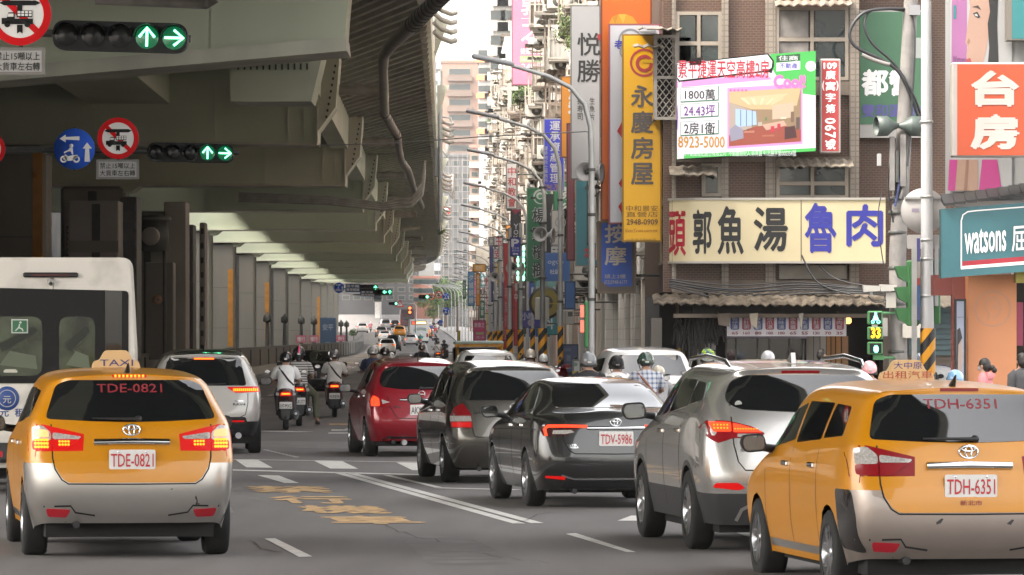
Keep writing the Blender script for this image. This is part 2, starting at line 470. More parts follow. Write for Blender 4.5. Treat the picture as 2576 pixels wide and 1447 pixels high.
    def gap(s, pts, ax='rear', w=.011, mirror=True, m=None):
        for sx in ((1, -1) if mirror else (1,)):
            a = ax; q = pts
            if sx < 0:
                if ax in ('rear', 'top'): q = [(-u, v) for u, v in pts]
                else: a = 'left' if ax == 'right' else 'right'
            patch(s.body, s.bvh, strip(q, w), a, .0022, m or DARKLINE, cell=.12, thick=0)
    def gaplow(s, pts, w=.011):
        patch(s.low or s.body, s.bvh, strip(pts, w), 'rear', .0022, DARKLINE, cell=.12, thick=0)
    def surf(s, x, z, ax='rear'):
        o, d = AX[ax](x, z); h = s.bvh.ray_cast(o, d); return h[0] if h[0] is not None else s.bvh.find_nearest(o + d * 3)[0]
    def plate(s, t, x, z, w=.38, h=.16, red=False, y=None):
        p = s.surf(x, z); yy = (y if y is not None else p.y) - .018; mb = MB()
        mb.prism([(a + x, b + z) for a, b in rpoly([(-w / 2, -h / 2), (w / 2, -h / 2), (w / 2, h / 2), (-w / 2, h / 2)], .015)], (0, yy, 0), X_, Z_, .012, PLATE)
        mb.text(t, (x - w * .46, yy - .002, z - h * .38), X_, Z_, w * .92, h * .68, PLRED if red else PLBLK, bold=.006)
        for sx in (-1, 1): mb.lathe([(.001, .004), (.008, .003), (.008, 0)], (x + sx * w * .3, yy, z + h * .4), -Y_, CHROME, 8)
        mb.build('licence_plate', s.o)
    def mirror(s, y, z, m, x=None, w=.21, h=.15):
        for sx in (-1, 1):
            mb = MB(); xx = (x or s.hw) + .02
            mb.prism(rpoly([(sx * xx, -h * .42), (sx * (xx + w * .8), -h * .5), (sx * (xx + w), -h * .1), (sx * (xx + w * .93), h * .42), (sx * (xx + .03), h * .5)], .05, 5), (0, y - .07, z), X_, Z_, .06, m); mb.prism(rpoly([(sx * (xx + .02), -h * .34), (sx * (xx + w * .72), -h * .42), (sx * (xx + w * .92), -h * .08), (sx * (xx + w * .84), h * .34), (sx * (xx + .05), h * .4)], .05, 5), (0, y - .01, z), X_, Z_, .1, m)
            mb.tube([(sx * (xx - .08), y + .05, z - .05), (sx * (xx + .05), y + .02, z - .03)], [.035, .03], TRIM)
            o = mb.build('side_mirror', s.o); g = MB()
            g.prism([(a + sx * (xx + w / 2), b + z) for a, b in rpoly([(-w * .4, -h * .33), (w * .3, -h * .4), (w * .43, -h * .05), (w * .36, h * .33), (-w * .36, h * .4)][::1] if sx > 0 else [(w * .4, -h * .33), (-w * .3, -h * .4), (-w * .43, -h * .05), (-w * .36, h * .33), (w * .36, h * .4)], .04)], (0, y - .0725, 0), X_, Z_, .02, GLASS)
            g.build('mirror_glass', o)
    def emblem(s, x, z, k=.07, three=True, y=None):
        p = s.surf(x, z); o = Vector((x, p.y - .006, z)); mb = MB()
        def el(cx, cz, rx, rz):
            pts = [(o.x + cx + rx * math.cos(a * math.pi / 10), o.y - .006, o.z + cz + rz * math.sin(a * math.pi / 10)) for a in range(21)]
            mb.tube(pts, k * .11, CHROME, 6, caps=False)
        if three: el(0, 0, k, k * .68); el(0, 0, k * .35, k * .62); el(0, k * .33, k * .75, k * .26)
        else: el(0, 0, k, k); mb.bx(o.x - k, o.x + k, o.y - .016, o.y, o.z - k * .18, o.z + k * .18, CHROME)
        mb.build('emblem', s.o)
    def handle(s, y, z):
        for ax, sx in (('left', -1), ('right', 1)):
            p = s.surf(y, z, ax); mb = MB(); mb.bbx(p.x - .02 if sx < 0 else p.x - .01, p.x + .01 if sx < 0 else p.x + .02, y - .1, y + .1, z - .02, z + .02, CHROME, .008); mb.build('door_handle', s.o)
    def wiper(s, x0, z0, x1, z1):
        a = s.surf(x0, z0); b = s.surf(x1, z1); mb = MB(); mb.tube([a - Y_ * .03, (a + b) / 2 - Y_ * .035, b - Y_ * .02], [.017, .012, .008], TRIM, 6)
        mb.lathe([(.001, .03), (.025, .028), (.03, 0)], a, -Y_, TRIM, 10); mb.build('rear_wiper', s.o)
    def done(s):
        s.body.build('body', s.o)
        if s.low: s.low.build(s.lower_name, s.o)
        return s.o
def dots(n, m, x0, x1, z0, z1, r=.012):   # led dots: small octagon outlines
    return [circ(r, 8, x0 + (x1 - x0) * (i + .5) / n, z0 + (z1 - z0) * (j + .5) / m) for i in range(n) for j in range(m)]

# ---- orange estate taxi
ORANGE = paint("taxi_orange", (.50, .20, .001), metal=.05, rough=.32, coat=.45)
SILVER = paint("silver", (.45, .43, .405), metal=.75, rough=.28)
def taxi_sign(c, lines, y=1.9, x=0, w=.42, h=.2, k=.72):
    z = c.bvh.ray_cast(Vector((x, y, 5)), -Z_)[0].z - .01
    m = mat("roof_sign_cream", (.50, .33, .16), rough=.45, emit=.01, ecol=(1, .68, .3))
    mb = MB(); o = [(-w / 2, 0), (w / 2, 0), (w / 2 - .02, .085), (w / 2 - .07, .1), (w * .25, .19), (w * .2, .215), (-w * .2, .215), (-w * .25, .19), (-w / 2 + .07, .1), (-w / 2 + .02, .085)]
    mb.prism([(a + x, b * k + z) for a, b in rpoly(o, .03)], (0, y, 0), X_, Z_, .12, m)
    for t, cx, z0, ww, hh, cc in lines: mb.text(t, (x + cx - ww * .34, y - .003, z + z0 * k), X_, Z_, ww * .68, hh * k, P(cc), bold=.0)
    mb.build('roof_sign', c.o)
def wish(label, loc, head, plate, lit, dirty=False, scale=1.0, sign=None, bump=None, group=None, sy=1.9):
    hw = .865; zz = [.22, .46, .79, .95]
    rear = [(.15, .29, .74), (.0, .46, .85), (.03, .79, .865), (.08, .96, .855), (.13, 1.125, .83), (.40, 1.38, .68), (.37, 1.485, .61)]
    sts = [S(.75, hw, zz, 1.10, 1.40, 1.505, .70, .62), S(1.5, hw, zz, 1.06, 1.41, 1.53, .71, .62), S(2.4, hw, zz, 1.02, 1.40, 1.535, .71, .62), S(3.0, hw, zz, .99, 1.34, 1.48, .69, .58), S(3.4, hw, zz, .96, 1.10, 1.17, .69, .55), S(3.75, hw, [.22, .46, .7, .82], .9, .97, .99, .66, .44), S(4.35, hw, [.24, .42, .6, .7], .78, .83, .85, .6, .4, .97), S(4.58, hw, [.26, .4, .52, .6], .66, .7, .72, .5, .3, .82)]
    c = Car('taxi', label, 'taxi', loc, head, 'wish', rear, sts, ORANGE, 2.75, .31, .93, hw, scale=scale, crease=((6, .75, -1, 1), (2, .5, -1, 3), (4, .35, -1, 5)), lower=bump or SILVER, lower_z=.79, lower_y=.62, group=group)
    c.pp('tailgate_panel', [(rpoly([(-.64, .80), (.64, .80), (.62, .74), (.57, .66), (.52, .625), (-.52, .625), (-.57, .66), (-.62, .74)], .03), 'rear', .006, ORANGE)], False)
    c.gap([(.655, 1.10), (.648, .83), (.628, .735), (.575, .65), (.52, .615), (0, .612)])
    c.pp('rear_window', [(rpoly([(-.70, 1.145), (-.3, 1.125), (0, 1.118), (.3, 1.125), (.70, 1.145), (.60, 1.42), (.5, 1.462), (-.5, 1.462), (-.60, 1.42)], .04), 'rear', .004, GLASS)], False)
    mbt = MB(); textpatch(mbt, c.bvh, plate, (-.27, 1.355, .27, 1.43), 'rear', .006, mat("window_lettering_red", (.22, .012, .02), rough=.5), .01); mbt.build('window_lettering', c.o)
    c.pp('brake_lamp', [([(-.14, 1.484), (.14, 1.484), (.14, 1.506), (-.14, 1.506)], 'rear', .006, RED_DIM if lit else RED_OFF)] + ([(q, 'rear', .009, HOT_ON, 0) for q in dots(8, 1, -.13, .13, 1.482, 1.508, .011)] if lit else []), False)
    red = RED_DIM if lit else RED_OFF
    for o in c.pp('tail_light', [(rpoly([(.655, 1.03), (.655, .97), (.80, .965), (.80, 1.08), (.72, 1.09)], .02), 'rear', .01, CLEAR), (rpoly([(.41, 1.00), (.645, 1.035), (.645, .978), (.43, .978)], .02), 'rear', .01, CLEAR), (rpoly([(.43, .975), (.645, .975), (.645, .885), (.55, .893)], .02), 'rear', .01, red), (rpoly([(.655, .967), (.80, .967), (.80, .892), (.655, .884)], .02), 'rear', .012, red), ([(.40, .885), (.9, .88), (.9, 1.1), (.72, 1.1), (.39, 1.02)], 'rear', .003, RED_OFF if not lit else RED_DIM)]
        + ([(q, 'rear', .015, HOT_ON, 0) for q in dots(5, 3, .675, .785, .90, .985, .0125)] + [(q, 'rear', .014, HOT_ON, 0) for q in dots(4, 2, .505, .60, .92, .972, .0105)] + [(rpoly([(.67, .995), (.79, .995), (.785, 1.065), (.68, 1.05)], .02), 'rear', .012, mat("lamp_amber_glow", (.9, .45, .2), rough=.2, emit=.14, ecol=(1, .26, .05)))] if lit else [])): pass
    c.part('chrome_strip', lambda mb: mb.tube([(x * .31, c.surf(x * .31, .962).y - .012, .962 - .006 * abs(x)) for x in (-1, -.6, 0, .6, 1)], .03, CHROME, 8))
    c.emblem(0, 1.055, .068)
    c.plate(plate, 0, .815, red=True)
    c.pp('bumper_reflector', [(rpoly([(.50, .405), (.70, .415), (.68, .345), (.53, .34)], .02), 'rear', .004, REFL)])
    patch(c.low, c.bvh, rpoly([(-.47, .35), (.47, .35), (.56, .29), (-.56, .29)], .04), 'rear', .002, TRIM, thick=0)
    for sx in (-1, 1): c.gaplow([(sx * .72, .43), (sx * .5, .435), (sx * .46, .38), (sx * .3, .355)], .014)
    if dirty:
        m = mat("paint_scrape", (.03, .028, .025), rough=.8)
        for q in ([(.515, .50), (.53, .47), (.52, .44), (.535, .43), (.54, .47), (.525, .52)], [(.53, .455), (.56, .45), (.545, .44)], [(.31, .57), (.335, .578), (.325, .565)]): patch(c.low, c.bvh, q, 'rear', .002, m, thick=0)
    else:
        c.pp('bumper_corner_reflection', [(rpoly([(.15, .60), (.2, .785), (.62, .785), (.585, .6), (.575, .36), (.2, .33)], .05), 'left', .004, paint("corner_dark_reflection", (.012, .012, .013), .4, .22))], False)  # reflection of a dark car, painted on the bumper corner as a black patch
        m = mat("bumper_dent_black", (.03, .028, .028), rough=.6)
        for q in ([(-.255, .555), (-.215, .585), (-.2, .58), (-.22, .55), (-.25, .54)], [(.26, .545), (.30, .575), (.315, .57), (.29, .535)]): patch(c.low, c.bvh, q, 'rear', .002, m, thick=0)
        mt = P((.45, .05, .03)); mb2 = MB(); textpatch(mb2, c.bvh, "新北市", (-.08, .675, .08, .712), 'rear', .009, mt, .01); mb2.build('tailgate_lettering', c.o)
    for a, b in (((.52, 1.13), (1.28, 1.36)), ((1.36, 1.12), (2.28, 1.39)), ((2.36, 1.10), (3.25, 1.35))):
        if a[0] > 2: q = [(a[0], a[1]), (3.3, 1.02), (2.95, 1.30), (a[0], 1.38)]
        elif a[0] < 1: q = [(.62, 1.16), (1.28, 1.13), (1.28, 1.385), (.78, 1.37)]
        else: q = [(a[0], 1.12), (b[0], 1.08), (b[0], 1.39), (a[0], 1.39)]
        c.pp('side_window', [(rpoly(q, .04), 'left', .004, GLASS)])
    for yy in (1.32, 2.32, 3.3): c.gap([(yy, 1.05), (yy + .02, .5), (yy + .02, .3)], 'left')
    c.gap([(.95, .30), (3.3, .30)], 'left', .06, m=SILVER)
    c.handle(1.5, .93); c.handle(2.5, .92)
    c.mirror(3.15, 1.06, TRIM); c.wiper(.06, 1.145, -.32, 1.15)
    c.part('roof_antenna', lambda mb: mb.tube([(0, .62, 1.52), (0, .56, 1.56), (0, .5, 1.60)], [.03, .018, .005], TRIM, 6))
    if sign: taxi_sign(c, sign, y=sy)
    return c.done()
g0 = Vector
wish("orange taxi with silver bumper, lit brake lamps and plate TDE-0821, beside white minibus", (-3.23, 43.3, 0), 8.2, "TDE-0821", True, True, 1.04, [("TAXI", 0, .03, .42, .075, (.03, .04, .3))], group="orange taxis in the near lanes", sy=2.0)
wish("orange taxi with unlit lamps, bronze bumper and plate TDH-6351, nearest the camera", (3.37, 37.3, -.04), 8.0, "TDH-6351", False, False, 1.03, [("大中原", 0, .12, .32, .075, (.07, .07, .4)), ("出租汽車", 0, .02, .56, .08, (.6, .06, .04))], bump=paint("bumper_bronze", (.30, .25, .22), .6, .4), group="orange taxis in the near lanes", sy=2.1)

# ---- silver crossover
def crossover():
    hw = .935; zz = [.26, .53, .82, 1.0]; m = paint("crossover_silver", (.50, .49, .47), .75, .27); PL = mat("cladding_grey", (.035, .035, .036), rough=.6)
    rear = [(.16, .24, .80), (.0, .53, .92), (.02, .76, .935), (.06, 1.0, .92), (.14, 1.22, .86), (.46, 1.50, .70), (.38, 1.60, .62)]
    sts = [S(.8, hw, zz, 1.22, 1.50, 1.63, .74, .64), S(1.6, hw, zz, 1.17, 1.52, 1.66, .75, .64), S(2.4, hw, zz, 1.13, 1.52, 1.66, .75, .64), S(3.0, hw, zz, 1.10, 1.45, 1.60, .73, .6), S(3.45, hw, zz, 1.07, 1.22, 1.30, .73, .58), S(3.85, hw, [.26, .5, .75, .9], 1.02, 1.09, 1.11, .7, .46), S(4.45, hw, [.28, .46, .65, .78], .9, .96, .98, .64, .42, .97), S(4.68, hw, [.3, .44, .55, .65], .74, .78, .8, .5, .3, .82)]
    c = Car('crossover', "silver five-door crossover with roof rails and red LED tail lights, beside the nearest taxi", 'car', (2.6, 44.5, 0), 7.3, 'cross', rear, sts, m, 2.7, .355, .95, hw, crease=((6, .7, -1, 1), (4, .3, -1, 5)), lower=PL, lower_z=.53, lower_y=9, lower_name='lower_cladding', spokes=10)
    c.pp('rear_window', [(rpoly([(-.60, 1.255), (0, 1.225), (.60, 1.255), (.70, 1.33), (.62, 1.50), (.50, 1.555), (-.50, 1.555), (-.62, 1.50), (-.70, 1.33)], .06), 'rear', .004, GLASS)], False)
    c.pp('brake_lamp', [([(-.17, 1.57), (.17, 1.57), (.17, 1.595), (-.17, 1.595)], 'rear', .006, RED_OFF)], False)
    c.pp('tail_light', [(rpoly([(.375, 1.045), (.42, 1.01), (.66, 1.005), (.72, .985), (.79, .96), (.86, 1.0), (.925, 1.16), (.70, 1.155), (.5, 1.11)], .02), 'rear', .006, RED_OFF),
        (rpoly([(.40, 1.055), (.655, 1.055), (.655, 1.135), (.52, 1.10)], .015), 'rear', .012, RED_ON), (rpoly([(.67, 1.06), (.82, 1.06), (.85, 1.145), (.67, 1.14)], .015), 'rear', .012, RED_ON), ([(.47, 1.015), (.62, 1.015), (.62, 1.04), (.47, 1.04)], 'rear', .012, CLEAR)]
        + [(q, 'rear', .014, HOT_ON, 0) for q in dots(9, 1, .44, .65, 1.075, 1.09, .006)] + [(q, 'rear', .014, HOT_ON, 0) for q in dots(5, 2, .69, .82, 1.075, 1.13, .007)])
    c.gap([(.66, 1.30), (.665, 1.15), (.655, .95), (.62, .80), (.56, .725), (0, .715)]); c.gap([(.0, .93), (.55, .93)], w=.02)
    mb = MB(); textpatch(mb, c.bvh, "SANTA FE", (-.60, .885, -.34, .915), 'rear', .006, CHROME, .02); mb.build('model_lettering', c.o)
    c.pp('bumper_reflector', [(rpoly([(.62, .55), (.84, .575), (.81, .615), (.62, .615), (.56, .57)], .02), 'rear', .006, RED_DIM)])
    c.pp('exhaust_trim', [(strip([(.62, .28), (.58, .38), (.5, .42), (.1, .43)], .03), 'rear', .006, SILVER)])
    c.emblem(0, 1.02, .07, True); c.plate("AGP-8892", 0, .80)
    for q in ([(.70, 1.33), (1.30, 1.28), (1.36, 1.49), (.95, 1.48)], [(1.36, 1.27), (2.25, 1.2), (2.25, 1.51), (1.42, 1.5)], [(2.33, 1.19), (3.3, 1.15), (2.95, 1.42), (2.33, 1.5)]): c.pp('side_window', [(rpoly(q, .05), 'left', .004, GLASS)])
    for yy in (1.38, 2.3, 3.3): c.gap([(yy, 1.15), (yy + .02, .6), (yy + .02, .35)], 'left')
    for cy in (.95, 3.65): c.gap([(cy + .42 * math.cos(a * math.pi / 10), .355 + .42 * math.sin(a * math.pi / 10)) for a in range(0, 11)], 'left', .045, m=PL)
    c.handle(1.55, 1.05); c.handle(2.5, 1.03); c.mirror(3.15, 1.2, TRIM, w=.24, h=.17)
    for sx in (-1, 1): c.part('roof_rail', lambda mb: mb.tube([(sx * .60, .62, 1.63), (sx * .61, .75, 1.675), (sx * .63, 1.6, 1.72), (sx * .62, 2.6, 1.69), (sx * .60, 2.8, 1.62)], [.012, .02, .022, .02, .012], CHROME, 8))
    c.part('shark_fin_antenna', lambda mb: mb.prism([(.75, 1.655), (1.0, 1.675), (.82, 1.74), (.78, 1.75)], (.02, 0, 0), Y_, Z_, .04, SILVER))
    c.part('round_sticker', lambda mb: mb.lathe([(.001, .004), (.032, .004), (.032, 0)], c.surf(-.585, 1.30) - Y_ * .006, -Y_, P((.6, .6, .55)), 16))
    c.wiper(0, 1.245, .3, 1.25)
    c.done()
crossover()
# ---- dark grey saloon
def saloon():
    hw = .885; zz = [.19, .42, .66, .84]; m = paint("saloon_graphite", (.022, .022, .022), .4, .25)
    rear = [(.16, .20, .76), (.0, .40, .86), (.02, .62, .885), (.05, .85, .87), (.08, .985, .80), (.13, 1.05, .66), (.18, 1.06, .45)]
    sts = [S(.5, hw, zz, 1.0, 1.075, 1.085, .70, .47), S(.72, hw, zz, 1.0, 1.09, 1.105, .71, .50), S(1.15, hw, zz, .99, 1.25, 1.33, .66, .52), S(1.6, hw, zz, .985, 1.33, 1.405, .64, .55), S(2.3, hw, zz, .97, 1.34, 1.42, .64, .55), S(2.9, hw, zz, .95, 1.26, 1.35, .64, .54), S(3.4, hw, zz, .93, 1.0, 1.05, .67, .52), S(3.7, hw, zz, .9, .93, .95, .66, .44), S(4.4, hw, [.22, .4, .55, .65], .75, .8, .82, .6, .4, .97), S(4.63, hw, [.24, .38, .48, .55], .62, .66, .68, .5, .3, .8)]
    c = Car('saloon_car', "dark grey saloon with red plate TDV-5986 and slim hooked tail lights", 'car', (1.15, 55.9, 0), 8.0, 'saloon', rear, sts, m, 2.7, .315, .98, hw, crease=((4, .3, -1, 5), (5, .4, -1, 2)))
    c.pp('rear_window', [(rpoly([(-.60, 1.105), (.60, 1.105), (.565, 1.25), (.50, 1.36), (-.50, 1.36), (-.565, 1.25)], .05), 'rear', .004, GLASS)], False)
    c.pp('tail_light', [(rpoly([(.30, .91), (.56, .925), (.80, .92), (.82, .86), (.795, .795), (.55, .80), (.45, .86)], .02), 'rear', .005, mat("lamp_smoked", (.05, .01, .01), rough=.1, coat=1)), (strip([(.32, .902), (.56, .908), (.745, .905), (.775, .875), (.765, .80)], .03), 'rear', .011, RED_ON), ([(.46, .84), (.56, .82), (.7, .82), (.69, .86), (.5, .865)], 'rear', .009, CLEAR)])
    c.part('chrome_strip', lambda mb: mb.tube([(x * .32, c.surf(x * .32, .885).y - .006, .885) for x in (-1, -.5, 0, .5, 1)], .02, CHROME, 8))
    c.emblem(0, .95, .06); c.plate("TDV-5986", 0, .77, red=True)
    c.gap([(.62, 1.04), (.60, .93), (.58, .75), (.52, .64), (.46, .605), (0, .60)])
    c.pp('bumper_reflector', [(rpoly([(.56, .318), (.77, .34), (.77, .362), (.56, .355)], .01), 'rear', .006, RED_DIM)])
    c.pp('bumper_trim', [(strip([(.0, .325), (.45, .325), (.53, .345), (.60, .37)], .016), 'rear', .005, CHROME)]); c.pp('lower_valance', [(rpoly([(-.55, .305), (.55, .305), (.6, .22), (-.6, .22)], .03), 'rear', .004, TRIM)], False)
    for q in ([(1.0, 1.07), (2.0, 1.02), (2.0, 1.33), (1.55, 1.32)], [(2.07, 1.02), (3.1, .985), (2.75, 1.25), (2.07, 1.33)]): c.pp('side_window', [(rpoly(q, .04), 'left', .004, GLASS)])
    c.pp('window_trim', [(strip([(.95, 1.045), (2.0, 1.0), (3.2, .965)], .02), 'left', .005, CHROME)])
    for yy in (1.25, 2.04, 3.05): c.gap([(yy, .97), (yy + .02, .5), (yy + .02, .28)], 'left')
    c.gap([(.2, .86), (1.0, .87), (3.5, .82)], 'left', .012)
    c.handle(1.45, .9); c.handle(2.3, .89); c.mirror(2.95, 1.03, TRIM)
    mb = MB(); textpatch(mb, c.bvh, "COROLLA", (-.55, .665, -.42, .685), 'rear', .004, CHROME, .02); textpatch(mb, c.bvh, "ALTIS", (-.55, .69, -.44, .71), 'rear', .004, CHROME, .02); mb.build('model_lettering', c.o)
    c.done()
saloon()
# ---- dark grey people carrier
def carrier():
    hw = .845; zz = [.2, .44, .7, .88]; m = paint("carrier_bronze", (.12, .112, .098), .75, .26)
    rear = [(.15, .20, .72), (.0, .44, .82), (.02, .66, .845), (.06, .9, .835), (.13, 1.06, .80), (.44, 1.37, .66), (.38, 1.485, .60)]
    sts = [S(.75, hw, zz, 1.05, 1.38, 1.52, .69, .60), S(1.5, hw, zz, 1.02, 1.40, 1.56, .70, .60), S(2.3, hw, zz, .99, 1.40, 1.555, .70, .60), S(2.85, hw, zz, .97, 1.34, 1.50, .68, .57), S(3.3, hw, zz, .95, 1.1, 1.18, .68, .54), S(3.65, hw, zz, .92, .98, 1.0, .65, .42), S(4.2, hw, [.22, .4, .6, .7], .8, .85, .87, .58, .38, .96), S(4.42, hw, [.24, .38, .5, .58], .65, .69, .7, .5, .3, .8)]
    c = Car('people_carrier', "dark bronze people carrier with tall side tail lights, ahead of the grey saloon", 'car', (.04, 65.3, 0), 7.6, 'carrier', rear, sts, m, 2.6, .305, .88, hw, crease=((6, .7, -1, 1), (4, .3, -1, 5)))
    c.pp('rear_window', [(rpoly([(-.66, 1.07), (.66, 1.07), (.585, 1.38), (.5, 1.45), (-.5, 1.45), (-.585, 1.38)], .05), 'rear', .004, GLASS)], False)
    patch(c.body, c.bvh, [(-.2, 1.49), (.2, 1.49), (.2, 1.505), (-.2, 1.505)], 'rear', .003, TRIM)
    c.pp('tail_light', [(rpoly([(.54, .715), (.80, .72), (.81, .86), (.76, .98), (.665, 1.03), (.645, 1.02), (.56, .90)], .02), 'rear', .008, RED_OFF), ([(.555, .80), (.805, .80), (.805, .87), (.565, .87)], 'rear', .012, CLEAR), (rpoly([(.56, .73), (.79, .73), (.79, .79), (.56, .79)], .01), 'rear', .011, RED_DIM)])
    c.gap([(.58, .88), (.545, .7), (.52, .62), (.48, .60), (0, .598)])
    c.emblem(0, .98, .055, False); c.plate("8123-XY", .05, .86)
    mb = MB(); textpatch(mb, c.bvh, "GRAND LIVINA", (-.52, .905, -.26, .93), 'rear', .004, CHROME, .02); mb.build('model_lettering', c.o)
    for q in ([(.72, 1.14), (1.2, 1.12), (1.2, 1.37), (.86, 1.36)], [(1.27, 1.11), (2.1, 1.06), (2.1, 1.39), (1.27, 1.38)], [(2.17, 1.06), (3.1, 1.02), (2.8, 1.32), (2.17, 1.39)]): c.pp('side_window', [(rpoly(q, .04), 'left', .004, GLASS)])
    for yy in (1.23, 2.13, 3.1): c.gap([(yy, 1.0), (yy + .02, .5), (yy + .02, .28)], 'left')
    c.handle(1.4, .93); c.handle(2.3, .92); c.mirror(2.9, 1.06, TRIM); c.wiper(.05, 1.08, .38, 1.09)
    c.pp('bumper_pad', [(rpoly([(.28, .42), (.45, .42), (.45, .30), (.28, .30)], .02), 'rear', .006, TRIM)], False)
    c.done()
carrier()
# ---- red hatchback
def hatch():
    hw = .845; zz = [.22, .46, .7, .88]; m = paint("hatch_red", (.22, .003, .012), .2, .3)
    rear = [(.15, .25, .72), (.0, .46, .82), (.02, .66, .845), (.07, .88, .835), (.15, 1.06, .78), (.50, 1.36, .64), (.40, 1.46, .57)]
    sts = [S(.75, hw, zz, 1.06, 1.37, 1.50, .67, .58), S(1.4, hw, zz, 1.03, 1.40, 1.535, .68, .59), S(2.1, hw, zz, 1.0, 1.39, 1.53, .68, .59), S(2.7, hw, zz, .97, 1.31, 1.46, .66, .56), S(3.15, hw, zz, .95, 1.08, 1.15, .67, .52), S(3.5, hw, zz, .91, .97, .99, .64, .42), S(4.05, hw, [.24, .42, .6, .7], .78, .83, .85, .58, .38, .96), S(4.27, hw, [.26, .4, .5, .58], .64, .68, .7, .5, .3, .8)]
    c = Car('hatchback', "dark red hatchback with lit tail light crossing the zebra stripes", 'car', (-1.4, 79.6, 0), 7.0, 'hatch', rear, sts, m, 2.6, .305, .85, hw, crease=((6, .7, -1, 1), (4, .3, -1, 5)))
    c.pp('rear_window', [(rpoly([(-.62, 1.10), (-.3, 1.06), (.3, 1.06), (.62, 1.10), (.64, 1.2), (.56, 1.37), (.45, 1.42), (-.45, 1.42), (-.56, 1.37), (-.64, 1.2)], .06), 'rear', .004, GLASS)], False)
    c.pp('tail_light', [(rpoly([(.47, .865), (.52, .79), (.79, .79), (.81, .87), (.77, .985), (.66, .93)], .02), 'rear', .008, RED_OFF), (rpoly([(.66, .80), (.785, .80), (.785, .90), (.745, .965), (.67, .92)], .02), 'rear', .012, RED_ON), (rpoly([(.50, .86), (.62, .83), (.63, .90)], .01), 'rear', .012, CLEAR)])
    c.part('chrome_strip', lambda mb: mb.tube([(x * .35, c.surf(x * .35, .90).y - .008, .90) for x in (-1, -.5, 0, .5, 1)], .022, CHROME, 8))
    c.emblem(0, .985, .05, False); c.plate("AKY-7615", 0, .74)
    mb = MB(); textpatch(mb, c.bvh, "TIIDA", (-.45, .775, -.33, .80), 'rear', .004, CHROME, .02); mb.build('model_lettering', c.o)
    c.gap([(.56, 1.05), (.50, .79), (.44, .68), (.38, .61), (0, .605)])
    for q in ([(.82, 1.16), (1.65, 1.08), (1.65, 1.38), (.98, 1.36)], [(1.72, 1.08), (2.95, 1.01), (2.6, 1.28), (1.72, 1.38)]): c.pp('side_window', [(rpoly(q, .04), 'left', .004, GLASS)])
    for yy in (1.68, 2.9): c.gap([(yy, 1.0), (yy + .02, .5), (yy + .02, .28)], 'left')
    c.handle(1.1, .95); c.handle(1.95, .93); c.mirror(2.75, 1.06, TRIM); c.wiper(0, 1.075, .3, 1.09)
    c.part('roof_antenna', lambda mb: mb.tube([(0, .75, 1.53), (0, .5, 1.68)], [.012, .004], TRIM, 6)); c.part('exhaust_pipe', lambda mb: mb.tube([(-.28, .05, .23), (-.28, .5, .23)], .045, RIM, 10))
    c.pp('lower_valance', [([(-.62, .29), (.62, .29), (.6, .25), (-.6, .25)], 'rear', .004, TRIM)], False)
    c.done()
hatch()
